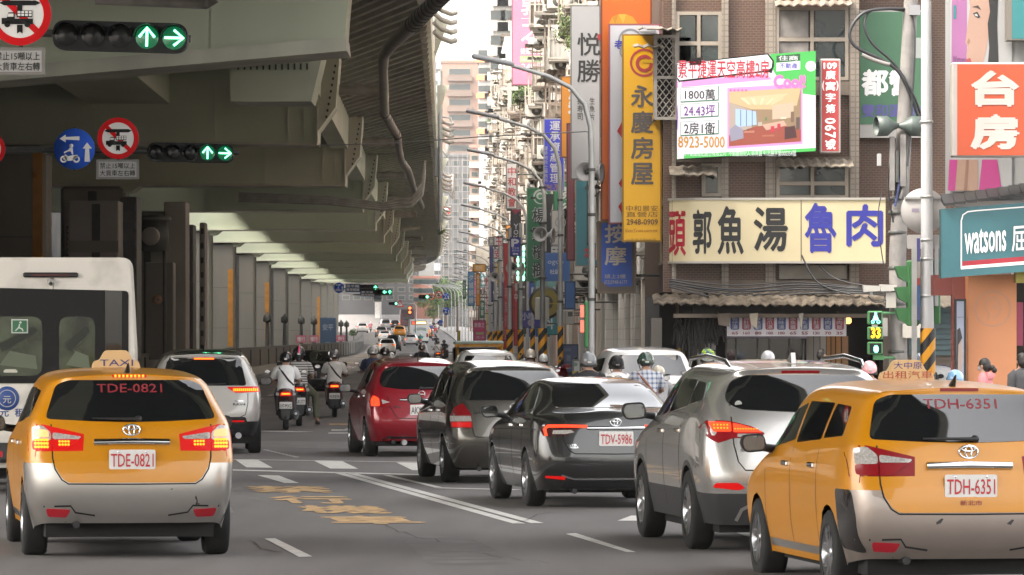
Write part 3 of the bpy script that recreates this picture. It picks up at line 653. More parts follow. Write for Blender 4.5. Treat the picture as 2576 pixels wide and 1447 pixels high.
# ---- white off-roader with dark cladding
def offroad():
    hw = .93; zz = [.25, .52, .82, 1.0]; m = paint("offroad_white", (.40, .385, .36), .05, .3); PL = mat("cladding_black", (.014, .014, .015), rough=.55)
    rear = [(.16, .30, .76), (.0, .52, .88), (.03, .78, .92), (.06, 1.0, .91), (.12, 1.13, .86), (.42, 1.46, .70), (.34, 1.58, .62)]
    sts = [S(.8, hw, zz, 1.12, 1.48, 1.62, .73, .63), S(1.6, hw, zz, 1.10, 1.5, 1.66, .74, .64), S(2.4, hw, zz, 1.08, 1.5, 1.66, .74, .64), S(3.0, hw, zz, 1.06, 1.43, 1.58, .72, .6), S(3.45, hw, zz, 1.04, 1.2, 1.27, .72, .56), S(3.85, hw, zz, 1.0, 1.06, 1.08, .7, .46), S(4.35, hw, [.28, .46, .65, .78], .9, .95, .97, .64, .42, .97), S(4.58, hw, [.3, .44, .55, .65], .72, .76, .78, .5, .3, .8)]
    c = Car('off_road_car', "white off-road car with black roof and lit LED strips, ahead of the left taxi", 'car', (-4.93, 81.5, 0), 4.0, 'offroad', rear, sts, m, 2.69, .355, .95, hw, crease=((6, .7, -1, 1), (3, .4, -1, 1)), lower=PL, lower_z=.52, lower_name='lower_cladding')
    c.pp('roof_panel', [([(-.60, .36), (.60, .36), (.60, 3.0), (-.60, 3.0)], 'top', .004, mat("car_paint_roof_black", (.012, .012, .012), rough=.25, coat=1))], False)
    c.pp('rear_window', [(rpoly([(-.68, 1.10), (.68, 1.10), (.60, 1.46), (.55, 1.55), (-.55, 1.55), (-.60, 1.46)], .05), 'rear', .005, GLASS)], False)
    c.pp('brake_lamp', [([(-.17, 1.515), (.17, 1.515), (.17, 1.55), (-.17, 1.55)], 'rear', .008, RED_DIM)] + [(q, 'rear', .011, HOT_ON, 0) for q in dots(10, 1, -.16, .16, 1.515, 1.55, .013)], False)
    c.pp('tail_light', [(rpoly([(.36, 1.075), (.86, 1.085), (.895, 1.0), (.5, .985)], .02), 'rear', .008, RED_DIM)] + [(q, 'rear', .012, HOT_ON, 0) for q in dots(13, 2, .46, .86, 1.01, 1.05, .013)])
    c.emblem(0, 1.0, .065); c.plate("BKL-3611", 0, .83); c.gap([(.70, 1.07), (.70, .82), (.66, .64), (.55, .58), (0, .58)])
    c.pp('bumper_cladding', [(rpoly([(-.66, .60), (.66, .60), (.7, .48), (-.7, .48)], .03), 'rear', .005, PL)], False)
    c.pp('bumper_reflector', [([(.42, .52), (.64, .52), (.64, .545), (.42, .545)], 'rear', .009, RED_DIM)])
    c.gap([(.95 + .43 * math.cos(a * math.pi / 10), .355 + .43 * math.sin(a * math.pi / 10)) for a in range(0, 11)], 'left', .06, m=PL)
    for q in ([(.6, 1.2), (1.3, 1.17), (1.3, 1.46), (.8, 1.45)], [(1.37, 1.16), (2.3, 1.13), (2.3, 1.48), (1.37, 1.47)], [(2.37, 1.13), (3.2, 1.1), (2.9, 1.4), (2.37, 1.48)]): c.pp('side_window', [(rpoly(q, .04), 'left', .004, GLASS)])
    c.mirror(3.1, 1.15, TRIM); c.wiper(0, 1.115, .35, 1.13)
    c.part('exhaust_pipe', lambda mb: mb.tube([(.55, .06, .30), (.55, .4, .30)], .05, RIM, 12)); c.part('roof_antenna', lambda mb: mb.tube([(0, .7, 1.66), (0, .62, 1.74)], [.02, .005], TRIM, 6))
    mb = MB(); textpatch(mb, c.bvh, "TOYOTA", (.48, .845, .63, .865), 'rear', .004, CHROME, .02); textpatch(mb, c.bvh, "RAV4", (.46, .78, .66, .82), 'rear', .004, TRIM, .02); mb.build('model_lettering', c.o)
    c.done()
offroad()
# ---- plain traffic: one hull per kind, cheaper detail
def simple(kind, name, label, loc, head, body, lit=True, plate="ABC-3579", lvl=2, group=None, roofsign=False, redplate=False, scale=1.0):
    if kind == 'saloon':
        hw = .89; zz = [.2, .42, .66, .84]
        rear = [(.16, .24, .76), (.0, .42, .86), (.02, .64, .89), (.05, .86, .87), (.08, .99, .80), (.13, 1.05, .66), (.18, 1.06, .45)]
        sts = [S(.5, hw, zz, 1.0, 1.075, 1.085, .70, .47), S(.72, hw, zz, 1.0, 1.09, 1.105, .71, .50), S(1.15, hw, zz, .99, 1.25, 1.33, .66, .52), S(1.6, hw, zz, .985, 1.35, 1.43, .64, .55), S(2.3, hw, zz, .97, 1.36, 1.45, .64, .55), S(2.9, hw, zz, .95, 1.26, 1.35, .64, .54), S(3.4, hw, zz, .93, 1.0, 1.05, .67, .52), S(4.4, hw, [.22, .4, .55, .65], .75, .8, .82, .6, .4, .97), S(4.63, hw, [.24, .38, .48, .55], .62, .66, .68, .5, .3, .8)]
        win = [(-.60, 1.12), (.60, 1.12), (.50, 1.38), (-.50, 1.38)]; lamp = [(.42, .91), (.84, .92), (.82, .79), (.5, .82)]; pz = .72; wb = 2.7; r = .31; sw = [(1.1, 1.07), (3.05, 1.0), (2.75, 1.25), (1.6, 1.32)]
    elif kind == 'van':
        hw = .90; zz = [.22, .5, .85, 1.05]
        rear = [(.12, .28, .80), (.0, .5, .89), (.02, .85, .90), (.04, 1.05, .89), (.07, 1.22, .87), (.20, 1.72, .76), (.22, 1.86, .66)]
        sts = [S(.8, hw, zz, 1.2, 1.74, 1.92, .79, .68), S(2.0, hw, zz, 1.18, 1.75, 1.93, .79, .68), S(3.2, hw, zz, 1.16, 1.7, 1.88, .78, .66), S(3.9, hw, zz, 1.12, 1.25, 1.32, .76, .6), S(4.4, hw, [.25, .5, .75, .9], 1.0, 1.05, 1.07, .7, .5, .97), S(4.7, hw, [.28, .46, .6, .7], .78, .82, .84, .5, .3, .8)]
        win = [(-.70, 1.26), (.70, 1.26), (.63, 1.72), (-.63, 1.72)]; lamp = [(.73, .80), (.88, .80), (.87, 1.15), (.76, 1.15)]; pz = .95; wb = 2.9; r = .33; sw = [(.4, 1.3), (3.6, 1.25), (3.1, 1.68), (.5, 1.7)]
    else:
        hw = .90; zz = [.24, .5, .78, .96]
        rear = [(.15, .28, .78), (.0, .5, .88), (.02, .78, .90), (.06, .97, .89), (.12, 1.12, .84), (.42, 1.46, .70), (.38, 1.57, .62)]
        sts = [S(.8, hw, zz, 1.1, 1.47, 1.60, .72, .63), S(1.6, hw, zz, 1.08, 1.48, 1.63, .73, .63), S(2.4, hw, zz, 1.06, 1.48, 1.62, .73, .63), S(3.0, hw, zz, 1.03, 1.4, 1.55, .71, .6), S(3.45, hw, zz, 1.0, 1.15, 1.22, .71, .56), S(3.85, hw, zz, .96, 1.02, 1.04, .68, .46), S(4.35, hw, [.26, .45, .63, .75], .86, .91, .93, .62, .42, .97), S(4.56, hw, [.28, .43, .53, .62], .7, .74, .76, .5, .3, .8)]
        win = [(-.68, 1.14), (.68, 1.14), (.57, 1.50), (-.57, 1.50)]; lamp = [(.50, 1.04), (.86, 1.06), (.86, .90), (.6, .90)]; pz = .76; wb = 2.68; r = .33; sw = [(.7, 1.18), (3.15, 1.08), (2.85, 1.4), (.9, 1.45)]
    c = Car(name, label, 'van' if kind == 'van' else ('taxi' if roofsign else 'car'), loc, head, 'simple' + kind, rear, sts, body, wb, r, .9, hw, lvl=lvl, group=group, spokes=5, scale=scale)
    c.pp('rear_window', [(rpoly(win, .05), 'rear', .005, GLASS)], False)
    c.pp('tail_light', [(rpoly(lamp, .03), 'rear', .01, RED_DIM if lit else RED_OFF), (rpoly([(lamp[0][0] * .35 + lamp[1][0] * .65 + (u - .5) * .2, (lamp[0][1] + lamp[2][1]) / 2 + (v - .5) * .07) for u, v in ((0, 0), (1, 0), (1, 1), (0, 1))], .02), 'rear', .014, HOT_ON if lit else RED_OFF)])
    c.plate(plate, 0, pz, red=redplate)
    c.pp('side_window', [(rpoly(sw, .05), 'left', .004, GLASS)]); c.mirror(3.0, sw[1][1], body if not roofsign else TRIM)
    c.pp('bumper_trim', [([(-.6, .34), (.6, .34), (.62, .27), (-.62, .27)], 'rear', .004, TRIM)], False)
    c.gap([(.62, pz + .3), (.6, pz), (.55, .62), (0, .60)])
    if kind != 'saloon' : c.wiper(0, win[0][1] + .01, .35, win[0][1] + .02)
    if roofsign: taxi_sign(c, [("TAXI", 0, .04, .4, .07, (.05, .05, .3))], y=1.7)
    return c.done()
WHITE = paint("white", (.66, .65, .63), .05, .3); BLACK = paint("black", (.012, .012, .013), .3, .22); GREEN = paint("dark_green", (.012, .022, .022), .4, .3); GREY = paint("grey", (.22, .22, .22), .6, .3)
GF = "traffic waiting far down the road"
def far(px, py, s): 
    d = F / s; return ((px - 1288) / s, d, gz(d))
simple('saloon', 'saloon_car', "black saloon ahead of the scooters, along the dark median wall", (-6.25, 158, 0), 1.5, BLACK, False, "AUH-9566")
simple('van', 'passenger_van', "dark green passenger van alone mid-road, far beyond the scooters", far(991, 886, 22), 2, GREEN, False, "RCD-2217", scale=.95)
simple('suv', 'minivan', "white minivan standing behind the three helmeted riders", (2.55, 93, 0), 5, WHITE, False, "BDX-7070", lvl=3, scale=1.03)
simple('suv', 'parked_car', "white car with rounded roof beside the canopy truck", (-.55, 122, 0), 3, WHITE, False, "ARQ-2290", scale=.95)
for kind, nm, lab, px, s, b, l, rs in (
    ('suv', 'crossover', "white crossover at far left beside the median, tail lights lit", 911.5, 16.0, WHITE, True, False),
    ('van', 'passenger_van', "tall pale van farthest in the middle queue", 970, 15.2, GREY, False, False),
    ('suv', 'people_carrier', "silver people carrier with bright brake lamp in the far middle queue", 959, 17.4, GREY, True, False),
    ('saloon', 'saloon_car', "white saloon peeking out on the left of the green van", 968, 18.6, WHITE, True, False),
    ('suv', 'hatchback', "white hatchback hidden behind the green van's left flank", 974, 24.5, WHITE, True, False),
    ('suv', 'taxi', "far orange taxi behind the white saloon queue, left of its twin", 1005, 17.2, ORANGE, True, True),
    ('saloon', 'saloon_car', "white saloon between the two far orange taxis", 1034, 20.0, WHITE, True, False),
    ('suv', 'taxi', "far orange taxi in front of the white bus", 1069, 17.6, ORANGE, True, True),
    ('saloon', 'saloon_car', "black saloon far off in front of the dark bus", 994, 14.6, BLACK, True, False),
    ('suv', 'people_carrier', "dark people carrier tucked beneath the white bus", 1043, 18.0, GREY, False, False)):
    simple(kind, nm, lab, far(px, 0, s), 2.0, b, l, "%s-%04d" % (random.choice(("ABK", "BCD", "APR")), random.randint(1000, 9999)), group=GF, roofsign=rs, redplate=rs)
def boxvehicle(name, label, cat, loc, head, w, h, L, m, group=None):
    o = thing(name, label, cat, loc, R(head), group); b = MB(); r = .14
    prof = rpoly([(-w / 2, .32), (w / 2, .32), (w / 2, h * .6), (w / 2 - .06, h), (-w / 2 + .06, h), (-w / 2, h * .6)], r, 4)
    b.prism([(u * .97, .32 + (v - .32) * .985) for u, v in prof], (0, 0, 0), X_, Z_, .08, m); b.prism(prof, (0, .07, 0), X_, Z_, L, m); b.build('body', o)
    MB().bx(-w * .46, w * .46, .3, L - .3, .18, .5, UNDER).build('underbody', o)
    for y in (1.6, L - 1.6):
        for sx in (-1, 1):
            q = MB(); q.lathe([(.2, 0), (.38, -.01), (.42, -.05), (.42, -.24), (.2, -.26)], (sx * w * .495, y, .42), (sx, 0, 0), RUB, 20); q.lathe([(.001, -.03), (.2, -.02)], (sx * w * .495, y, .42), (sx, 0, 0), RIM, 12); q.build('wheel', o)
    return o
def minibus():
    w, h = 2.02, 2.84; m = mat("minibus_white", (.60, .565, .51), rough=.35, coat=.5, dirt=.5, vscale=1.2)
    o = boxvehicle('minibus', "white minibus with dark rear windows and round blue emblem, at the left edge", 'minibus', (-5.5, 61, 0), 4.5, w, h, 5.9, m)
    mb = MB(); mb.prism(rpoly([(-.92, 1.33), (.90, 1.33), (.90, 2.44), (-.92, 2.48)], .05), (0, -.012, 0), X_, Z_, .03, mat("band_black", (.008, .008, .008), rough=.3, spec=.25)); mb.build('window_band', o)
    for x0, x1 in ((-.72, -.13), (.07, .50)):
        q = MB(); q.prism(rpoly([(x0, 1.42), (x1, 1.42), (x1, 2.13), (x0, 2.13)], .12), (0, -.02, 0), X_, Z_, .02, mat("window_tint", (.036, .046, .026), rough=.05, spec=.8, var=.9, vscale=2.2)); pw = q.build('rear_window', o)
        q = MB(); gl_ = P((.16, .19, .12)); dk_ = P((.02, .025, .015))
        q.prism([(x0 + .08, 1.55), (x1 - .06, 1.5), (x1 - .08, 1.66), (x0 + .2, 1.72)], (0, -.0215, 0), X_, Z_, .001, gl_); q.prism([(x0 + .06, 1.8), (x1 - .1, 2.02), (x1 - .06, 1.95), (x0 + .12, 1.7)], (0, -.023, 0), X_, Z_, .001, dk_); q.prism(rpoly([(x0 + .12, 1.46), (x0 + .3, 1.46), (x0 + .28, 1.5), (x0 + .14, 1.5)], .02), (0, -.0245, 0), X_, Z_, .001, P((.8, .78, .66))); q.build('interior_and_reflection', pw)  # interior silhouettes and a pale reflection painted flat on the glass
        if x0 < -.5:
            q = MB(); q.bx(-.50, -.30, -.026, -.021, 1.93, 2.10, P((.75, .8, .75))); q.bx(-.485, -.315, -.029, -.0265, 1.945, 2.085, P((.06, .22, .10)))
            q.ell((-.39, -.03, 2.06), (.014, .004, .014), P((.85, .9, .85)), 8, 6, z0=-1); q.prism(strip([(-.40, 2.04), (-.41, 2.0), (-.37, 1.98), (-.36, 1.955)], .016), (0, -.03, 0), X_, Z_, .001, P((.85, .9, .85))); q.prism(strip([(-.45, 1.96), (-.42, 1.99), (-.41, 2.0)], .014), (0, -.0305, 0), X_, Z_, .001, P((.85, .9, .85))); q.build('exit_sticker', pw)
    q = MB(); q.bx(.62, .82, -.02, -.003, 1.35, 2.44, GLASS); q.build('corner_glass', o)
    q = MB(); q.bbx(-.36, .30, -.05, .0, 2.60, 2.66, TRIM, .015); q.bx(-.25, .2, -.053, -.049, 2.615, 2.64, P((.10, .02, .02))); q.build('brake_lamp', o)
    q = MB(); q.lathe([(.001, .07), (.035, .06), (.045, .0)], (-.03, -.01, 2.55), (0, -1, -.3), P((.5, .48, .45)), 12); q.lathe([(.001, .075), (.02, .072)], (-.03, -.01, 2.55), (0, -1, -.3), TRIM, 10); q.build('reversing_camera', o)
    q = MB(); q.bx(-.003, .003, -.006, .02, .6, 2.6, DARKLINE); q.bx(-1.0, 1.0, -.004, .02, .545, .555, DARKLINE); q.build('door_gap', o)
    q = MB(); bl = P((.03, .09, .36)); q.lathe([(.001, .012), (.14, .012), (.145, 0)], (-.55, 0, 1.15), -Y_, bl, 32); ringpoly(q, .095, .105, (-.55, -.014, 1.15), X_, Z_, .003, P((.6, .6, .6))); q.text("元", (-.60, -.016, 1.09), X_, Z_, .1, .09, P((.6, .6, .6)), .02)
    q.build('company_emblem', o); q = MB()
    q.text("元", (-.64, -.003, .93), X_, Z_, .11, .1, P((.05, .10, .33)), .02); q.text("租", (-.46, -.003, .93), X_, Z_, .11, .1, P((.05, .10, .33)), .02); q.text("車", (-.28, -.003, .93), X_, Z_, .11, .1, P((.05, .10, .33)), .02); q.text("台北市甲租賃小客車", (.05, -.003, 1.25), X_, Z_, .62, .055, P((.15, .15, .15)), .01); q.build('lettering', o); q = MB(); q.bx(-.05, .10, -.003, .01, .92, 1.0, P((.04, .2, .09))); q.build('green_sticker', o)
    q = MB(); q.bbx(-.98, .98, -.09, .1, .38, .62, mat("bumper_dark", (.02, .02, .02), rough=.6), .04); q.bx(-.95, -.6, -.095, -.05, .45, .52, REFL); q.build('bumper', o)
    for sx in (-1, 1): q = MB(); q.bbx(sx * .93 - .06, sx * .93 + .06, -.02, .03, .75, 1.2, RED_OFF, .015); q.build('tail_light', o)
minibus()
def bus(name, label, px, s, w, h, m, led):
    d = F / s; o = boxvehicle(name, label, 'bus', ((px - 1288) / s, d, gz(d)), 2.2, w, h, 10.5, m, None)
    q = MB(); q.prism(rpoly([(-1.0, h - .72), (1.0, h - .72), (1.0, h - .22), (-1.0, h - .22)], .06), (0, -.02, 0), X_, Z_, .03, TRIM); 
    if led: q.text("262", (-.9, -.025, h - .65), X_, Z_, .5, .36, E((1, .08, .02), .6), .03); q.bx(-.3, .92, -.03, -.021, h - .62, h - .32, E((1, .62, .25), .5))
    q.build('destination_display', o)
    q = MB(); q.prism(rpoly([(-.8, h - 1.9), (.9, h - 1.9), (.9, h - 1.35), (-.8, h - 1.35)], .1), (0, -.012, 0), X_, Z_, .02, GLASS if not led else mat("bus_swoosh_panel", (.58, .6, .6), rough=.4)); q.build('rear_panel', o)
    if led:
        q = MB()
        for k, (cc, dz) in enumerate((((.05, .12, .35), 0), ((.1, .3, .3), -.14), ((.25, .4, .1), -.26))): q.prism(strip([(-.7, h - 1.32 + dz), (-.2, h - 1.16 + dz), (.3, h - 1.12 + dz), (.95, h - 1.24 + dz)], .07), (0, -.016 - k * .003, 0), X_, Z_, .004, P(cc))
        q.build('swoosh', o)
    for sx in (-1, 1): q = MB(); q.bbx(sx * w * .43 - .1, sx * w * .43 + .1, -.03, .03, .8, 1.3, RED_OFF, .02); q.build('tail_light', o)
bus('city_bus', "white city bus with orange LED route display, far right lane", 1054, 19.2, 2.5, 3.15, mat("bus_white", (.62, .62, .60), rough=.4), True)
bus('city_bus', "dark bus half hidden behind the white city bus", 1025, 14.2, 2.5, 3.2, mat("bus_maroon", (.05, .02, .025), rough=.4), False)
def truck():
    o = thing('canopy_truck', "small open truck with orange posts and greenish canopy, beyond the red hatchback", 'truck', (-1.2, 183, 0), R(2)); yel = mat("truck_orange", (.55, .26, .03), rough=.5, dirt=.6)
    MB().bbx(-.85, .85, 2.2, 4.2, .3, 1.55, mat("truck_black", (.015, .015, .016), rough=.3, coat=.5), .12).build('cab', o)
    MB().bx(-.8, .8, 0, 2.2, .55, .75, yel).bx(-.8, -.76, 0, 2.2, .75, 1.0, yel).bx(.76, .8, 0, 2.2, .75, 1.0, yel).build('cargo_bed', o)
    for x in (-.78, .72):
        for y in (.0, 2.1): MB().bx(x, x + .07, y, y + .07, .98, 1.6, yel).build('post', o)
    MB().bbx(-.86, .9, -.1, 2.25, 1.58, 1.72, mat("canopy_green", (.35, .45, .42), rough=.7, var=.2), .04).bx(-.86, .9, -.13, -.1, 1.5, 1.6, yel).build('canopy', o)
    for x in (-.5, .05, .4): MB().bbx(x, x + .35, 1.9, 2.1, .8, 1.4, TRIM, .05).build('cargo_box', o)
    for sx in (-1, 1):
        for y in (.8, 3.3): q = MB(); q.lathe([(.15, 0), (.26, -.01), (.29, -.04), (.29, -.16), (.15, -.18)], (sx * .82, y, .29), (sx, 0, 0), RUB, 16); q.build('wheel', o)
        q = MB(); q.bbx(sx * .8 - .1, sx * .8 + .1, -.05, 0, .55, .72, RED_ON if sx < 0 else RED_OFF, .02); q.build('tail_light', o)
    q = MB(); q.bbx(-1.18, -1.0, 3.6, 3.68, 1.1, 1.4, TRIM, .03); q.tube([(-.85, 3.65, 1.3), (-1.05, 3.65, 1.3)], .02, TRIM, 6); q.build('side_mirror', o)
truck()
# ================================================================ ground and road markings
def asphalt():
    m = bpy.data.materials.new("asphalt"); m.use_nodes = True; n = m.node_tree; b = n.nodes["Principled BSDF"]
    b.inputs["Roughness"].default_value = .85; b.inputs["Specular IOR Level"].default_value = .35
    tc = n.nodes.new("ShaderNodeTexCoord")
    def noise(sc, det, stretch=(1, 1, 1)):
        mp = n.nodes.new("ShaderNodeMapping"); mp.inputs["Scale"].default_value = stretch; mp.inputs["Rotation"].default_value = (0, 0, -.1)
        n.links.new(tc.outputs["Object"], mp.inputs[0]); q = n.nodes.new("ShaderNodeTexNoise"); q.inputs["Scale"].default_value = sc; q.inputs["Detail"].default_value = det; n.links.new(mp.outputs[0], q.inputs["Vector"]); return q
    a = noise(.35, 5, (1, .18, 1)); g = noise(90, 3); w = noise(1.7, 6, (1, .1, 1))
    r = n.nodes.new("ShaderNodeValToRGB"); r.color_ramp.elements[0].position = .3; r.color_ramp.elements[1].position = .7
    r.color_ramp.elements[0].color = (.125, .116, .111, 1); r.color_ramp.elements[1].color = (.175, .163, .156, 1); n.links.new(a.outputs["Fac"], r.inputs[0])
    r2 = n.nodes.new("ShaderNodeValToRGB"); r2.color_ramp.elements[0].color = (.5, .5, .5, 1); r2.color_ramp.elements[1].color = (1.42, 1.42, 1.42, 1); n.links.new(g.outputs["Fac"], r2.inputs[0])
    r3 = n.nodes.new("ShaderNodeValToRGB"); r3.color_ramp.elements[0].position = .35; r3.color_ramp.elements[0].color = (.86, .85, .85, 1); r3.color_ramp.elements[1].position = .6; r3.color_ramp.elements[1].color = (1, 1, 1, 1); n.links.new(w.outputs["Fac"], r3.inputs[0])
    x1 = n.nodes.new("ShaderNodeMixRGB"); x1.blend_type = 'MULTIPLY'; x1.inputs[0].default_value = 1; n.links.new(r.outputs[0], x1.inputs[1]); n.links.new(r2.outputs[0], x1.inputs[2])
    x2 = n.nodes.new("ShaderNodeMixRGB"); x2.blend_type = 'MULTIPLY'; x2.inputs[0].default_value = 1; n.links.new(x1.outputs[0], x2.inputs[1]); n.links.new(r3.outputs[0], x2.inputs[2]); n.links.new(x2.outputs[0], b.inputs["Base Color"])
    bp = n.nodes.new("ShaderNodeBump"); bp.inputs["Strength"].default_value = .25; bp.inputs["Distance"].default_value = .01; n.links.new(g.outputs["Fac"], bp.inputs["Height"]); n.links.new(bp.outputs[0], b.inputs["Normal"])
    return m
ASPH = asphalt()
ds = [-60, 0, 30, 60, 90, 130, 200, 300, 400, 480, 520, 540, 560, 580, 600, 620, 640, 680, 740, 820, 900, 1000, 1150, 1400]
mb = MB(); xs = [-280, -60, -20, 0, 20, 60, 280]
vs = [(x, d, gz(d)) for d in ds for x in xs]; n = len(xs)
mb.add(vs, [(i * n + k, i * n + k + 1, (i + 1) * n + k + 1, (i + 1) * n + k) for i in range(len(ds) - 1) for k in range(n - 1)], ASPH, True)
struct(mb.build('road'))
WPAINT = mat("road_paint_white", (.58, .56, .52), rough=.7, var=.22, vscale=6); YPAINT = mat("road_paint_yellow", (.50, .32, .15), rough=.8, var=.42, vscale=5)
mk = MB()
def gquad(pts, m=None, z=.004): 
    q = [gnd(*p) for p in pts]; mk.add([(a.x, a.y, z) for a in q], [tuple(range(len(q)))], m or WPAINT)
def gline(p, q, w, m=None):
    a, b = gnd(*p), gnd(*q); t = (b - a).normalized(); nn = Vector((-t.y, t.x, 0)) * w / 2
    mk.add([(v.x, v.y, .004) for v in (a + nn, b + nn, b - nn, a - nn)], [(0, 1, 2, 3)], m or WPAINT)
gline((880, 1190.5), (1352, 1317), .13); gline((851, 1190), (1306, 1318), .13)
gline((972, 1196), (1104, 1227), .10); gline((1100, 1228), (1300, 1233), .22)
gline((560, 1182.5), (1300, 1201), .38)
gline((560, 1156), (1300, 1167), .18)
for q in ([(790, 1160), (861, 1161), (901, 1180), (831, 1179.5)], [(591, 1156.5), (650, 1158), (686, 1177.5), (620, 1176.5)], [(997, 1164), (1061, 1165), (1095, 1184.5), (1037, 1183.5)], [(1200, 1167), (1262, 1168), (1305, 1190), (1240, 1189)], [(400, 1152), (455, 1153), (480, 1174), (420, 1173)]): gquad(q)
gquad([(666, 1356), (692, 1355), (786, 1401), (752, 1402)]); gquad([(1423, 1344), (1448, 1342), (1600, 1390), (1576, 1390)]); gquad([(647, 1196), (701, 1197), (752, 1216), (716, 1216)])
gquad([(1553, 1311), (1588, 1298), (1640, 1298), (1640, 1311)]); gquad([(1790, 1318), (1850, 1318), (1960, 1350), (1880, 1351)]); gquad([(1690, 1303), (1725, 1303), (1800, 1322), (1770, 1323)])
gline((655, 1085), (770, 1087), .5); gquad([(834, 1081), (890, 1081), (905, 1084), (834, 1084)]); gquad([(858, 1083), (880, 1076), (960, 1076), (960, 1083)]); gquad([(826, 1089), (880, 1089), (880, 1091), (826, 1091)])
gquad([(828, 1066), (890, 1066), (890, 1070), (828, 1069)], YPAINT)
for k in range(9): gline((666 + k * 9.5, 1132 + k * 2.2), (672 + k * 9.5, 1133.3 + k * 2.2), .08)
for t, (TL, TR, BR, BL) in (("車", ((790, 1299), (1020, 1299), (1085, 1320), (845, 1320))), ("機", ((735, 1272), (965, 1273), (992, 1294), (770, 1292))), ("行", ((664, 1248), (876, 1249), (898, 1269), (705, 1267))), ("禁", ((607, 1223), (820, 1224), (850, 1241), (637, 1240)))):
    a, b, c, d = gnd(*BL), gnd(*BR), gnd(*TR), gnd(*TL); v_, f_, _ = glyphs(t, .035)
    mk.add([tuple((a * (1 - x) + b * x) * (1 - y) + (d * (1 - x) + c * x) * y + Vector((0, 0, .004 + k_ * LAY))) for x, y, k_ in v_], f_, YPAINT)
# lanes beyond the junction
for off, dash in ((-6.9, True), (-3.1, True)):
    d = 130.0
    while d < 900:
        L = 4 if dash else 10; a = Vector((C(d) + off, d, gz(d) + .006)); b = Vector((C(d + L) + off, d + L, gz(d + L) + .006))
        mk.add([a + X_ * .08, a - X_ * .08, b - X_ * .08, b + X_ * .08], [(0, 1, 2, 3)], WPAINT); d += 10
for d0 in (300, 420, 560, 565): mk.add([(C(d0) - 10, d0, gz(d0) + .006), (C(d0) + 1, d0, gz(d0) + .006), (C(d0) + 1, d0 + 1.2, gz(d0 + 1) + .008), (C(d0) - 10, d0 + 1.2, gz(d0 + 1) + .008)], [(0, 1, 2, 3)], WPAINT)
for d0 in (270, 360, 470, 640): mk.add([(C(d0) - 9.8, d0, gz(d0) + .008), (C(d0) - 7.6, d0, gz(d0) + .008), (C(d0 + 6) - 7.6, d0 + 6, gz(d0 + 6) + .008), (C(d0 + 6) - 9.8, d0 + 6, gz(d0 + 6) + .008)], [(0, 1, 2, 3)], YPAINT)
for q, m_ in (([(560, 1108), (1300, 1118), (1330, 1135), (560, 1124)], (.15, .138, .131)), ([(1000, 1345), (1180, 1352), (1330, 1420), (1080, 1420)], (.122, .113, .108)), ([(300, 1240), (560, 1248), (590, 1290), (300, 1280)], (.165, .152, .145)), ([(780, 1030), (880, 1030), (890, 1046), (770, 1046)], (.1, .093, .09))): gquad(q, mat("asphalt_patch_%d" % int(m_[0] * 1000), m_, rough=.85, var=.25, vscale=3), .002)
CRK = mat("crack_tar", (.04, .038, .036), rough=.9); rc = random.Random(3)
for x0, y0, n_, dx, dy in ((900, 1290, 14, 16, 7), (1180, 1390, 9, 18, 5), (620, 1360, 7, 14, 10), (1400, 1290, 8, -12, 9), (1260, 1210, 8, 20, 1)):
    p = (x0, y0)
    for k in range(n_): w_ = (p[0] + dx * rc.uniform(.4, 1.6), p[1] + dy * rc.uniform(-.3, 1.4)); gline(p, w_, rc.uniform(.008, .022), CRK); p = w_
struct(mk.build('road_markings'))
PAVE = mat("pavement", (.22, .21, .2), rough=.85, var=.25, vscale=2)
def sweep(mb, prof, d0, d1, m, step=12, sm=False, zf=gz, cf=C):   # profile (offset, z) swept along the street
    n = max(1, int((d1 - d0) / step)); k = len(prof); vs = []; fs = []
    for i in range(n + 1):
        d = d0 + (d1 - d0) * i / n; vs += [(cf(d) + o, d, z + zf(d)) for o, z in prof]
    for i in range(n):
        for j in range(k - 1): fs.append((i * k + j, i * k + j + 1, (i + 1) * k + j + 1, (i + 1) * k + j))
    mb.add(vs, fs, m, sm); mb.add(vs[:k], [tuple(range(k))], m); mb.add(vs[-k:], [tuple(range(k))], m)
mb = MB(); sweep(mb, [(1.2, -.02), (1.2, .14), (6, .14), (6, -.02)], 104, 1000, PAVE); struct(mb.build('pavement'))
mb = MB(); mb.bx(5.0, 40, 76, 98, -.02, .13, PAVE); struct(mb.build('pavement'))
mb = MB(); KERB = mat("kerb_concrete", (.26, .25, .23), rough=.85, var=.3, vscale=2, dirt=.0)
sweep(mb, [(-13.5, -.02), (-13.2, .35), (-10.9, .35), (-10.6, -.02)], 235, 370, KERB); struct(mb.build('kerb'))
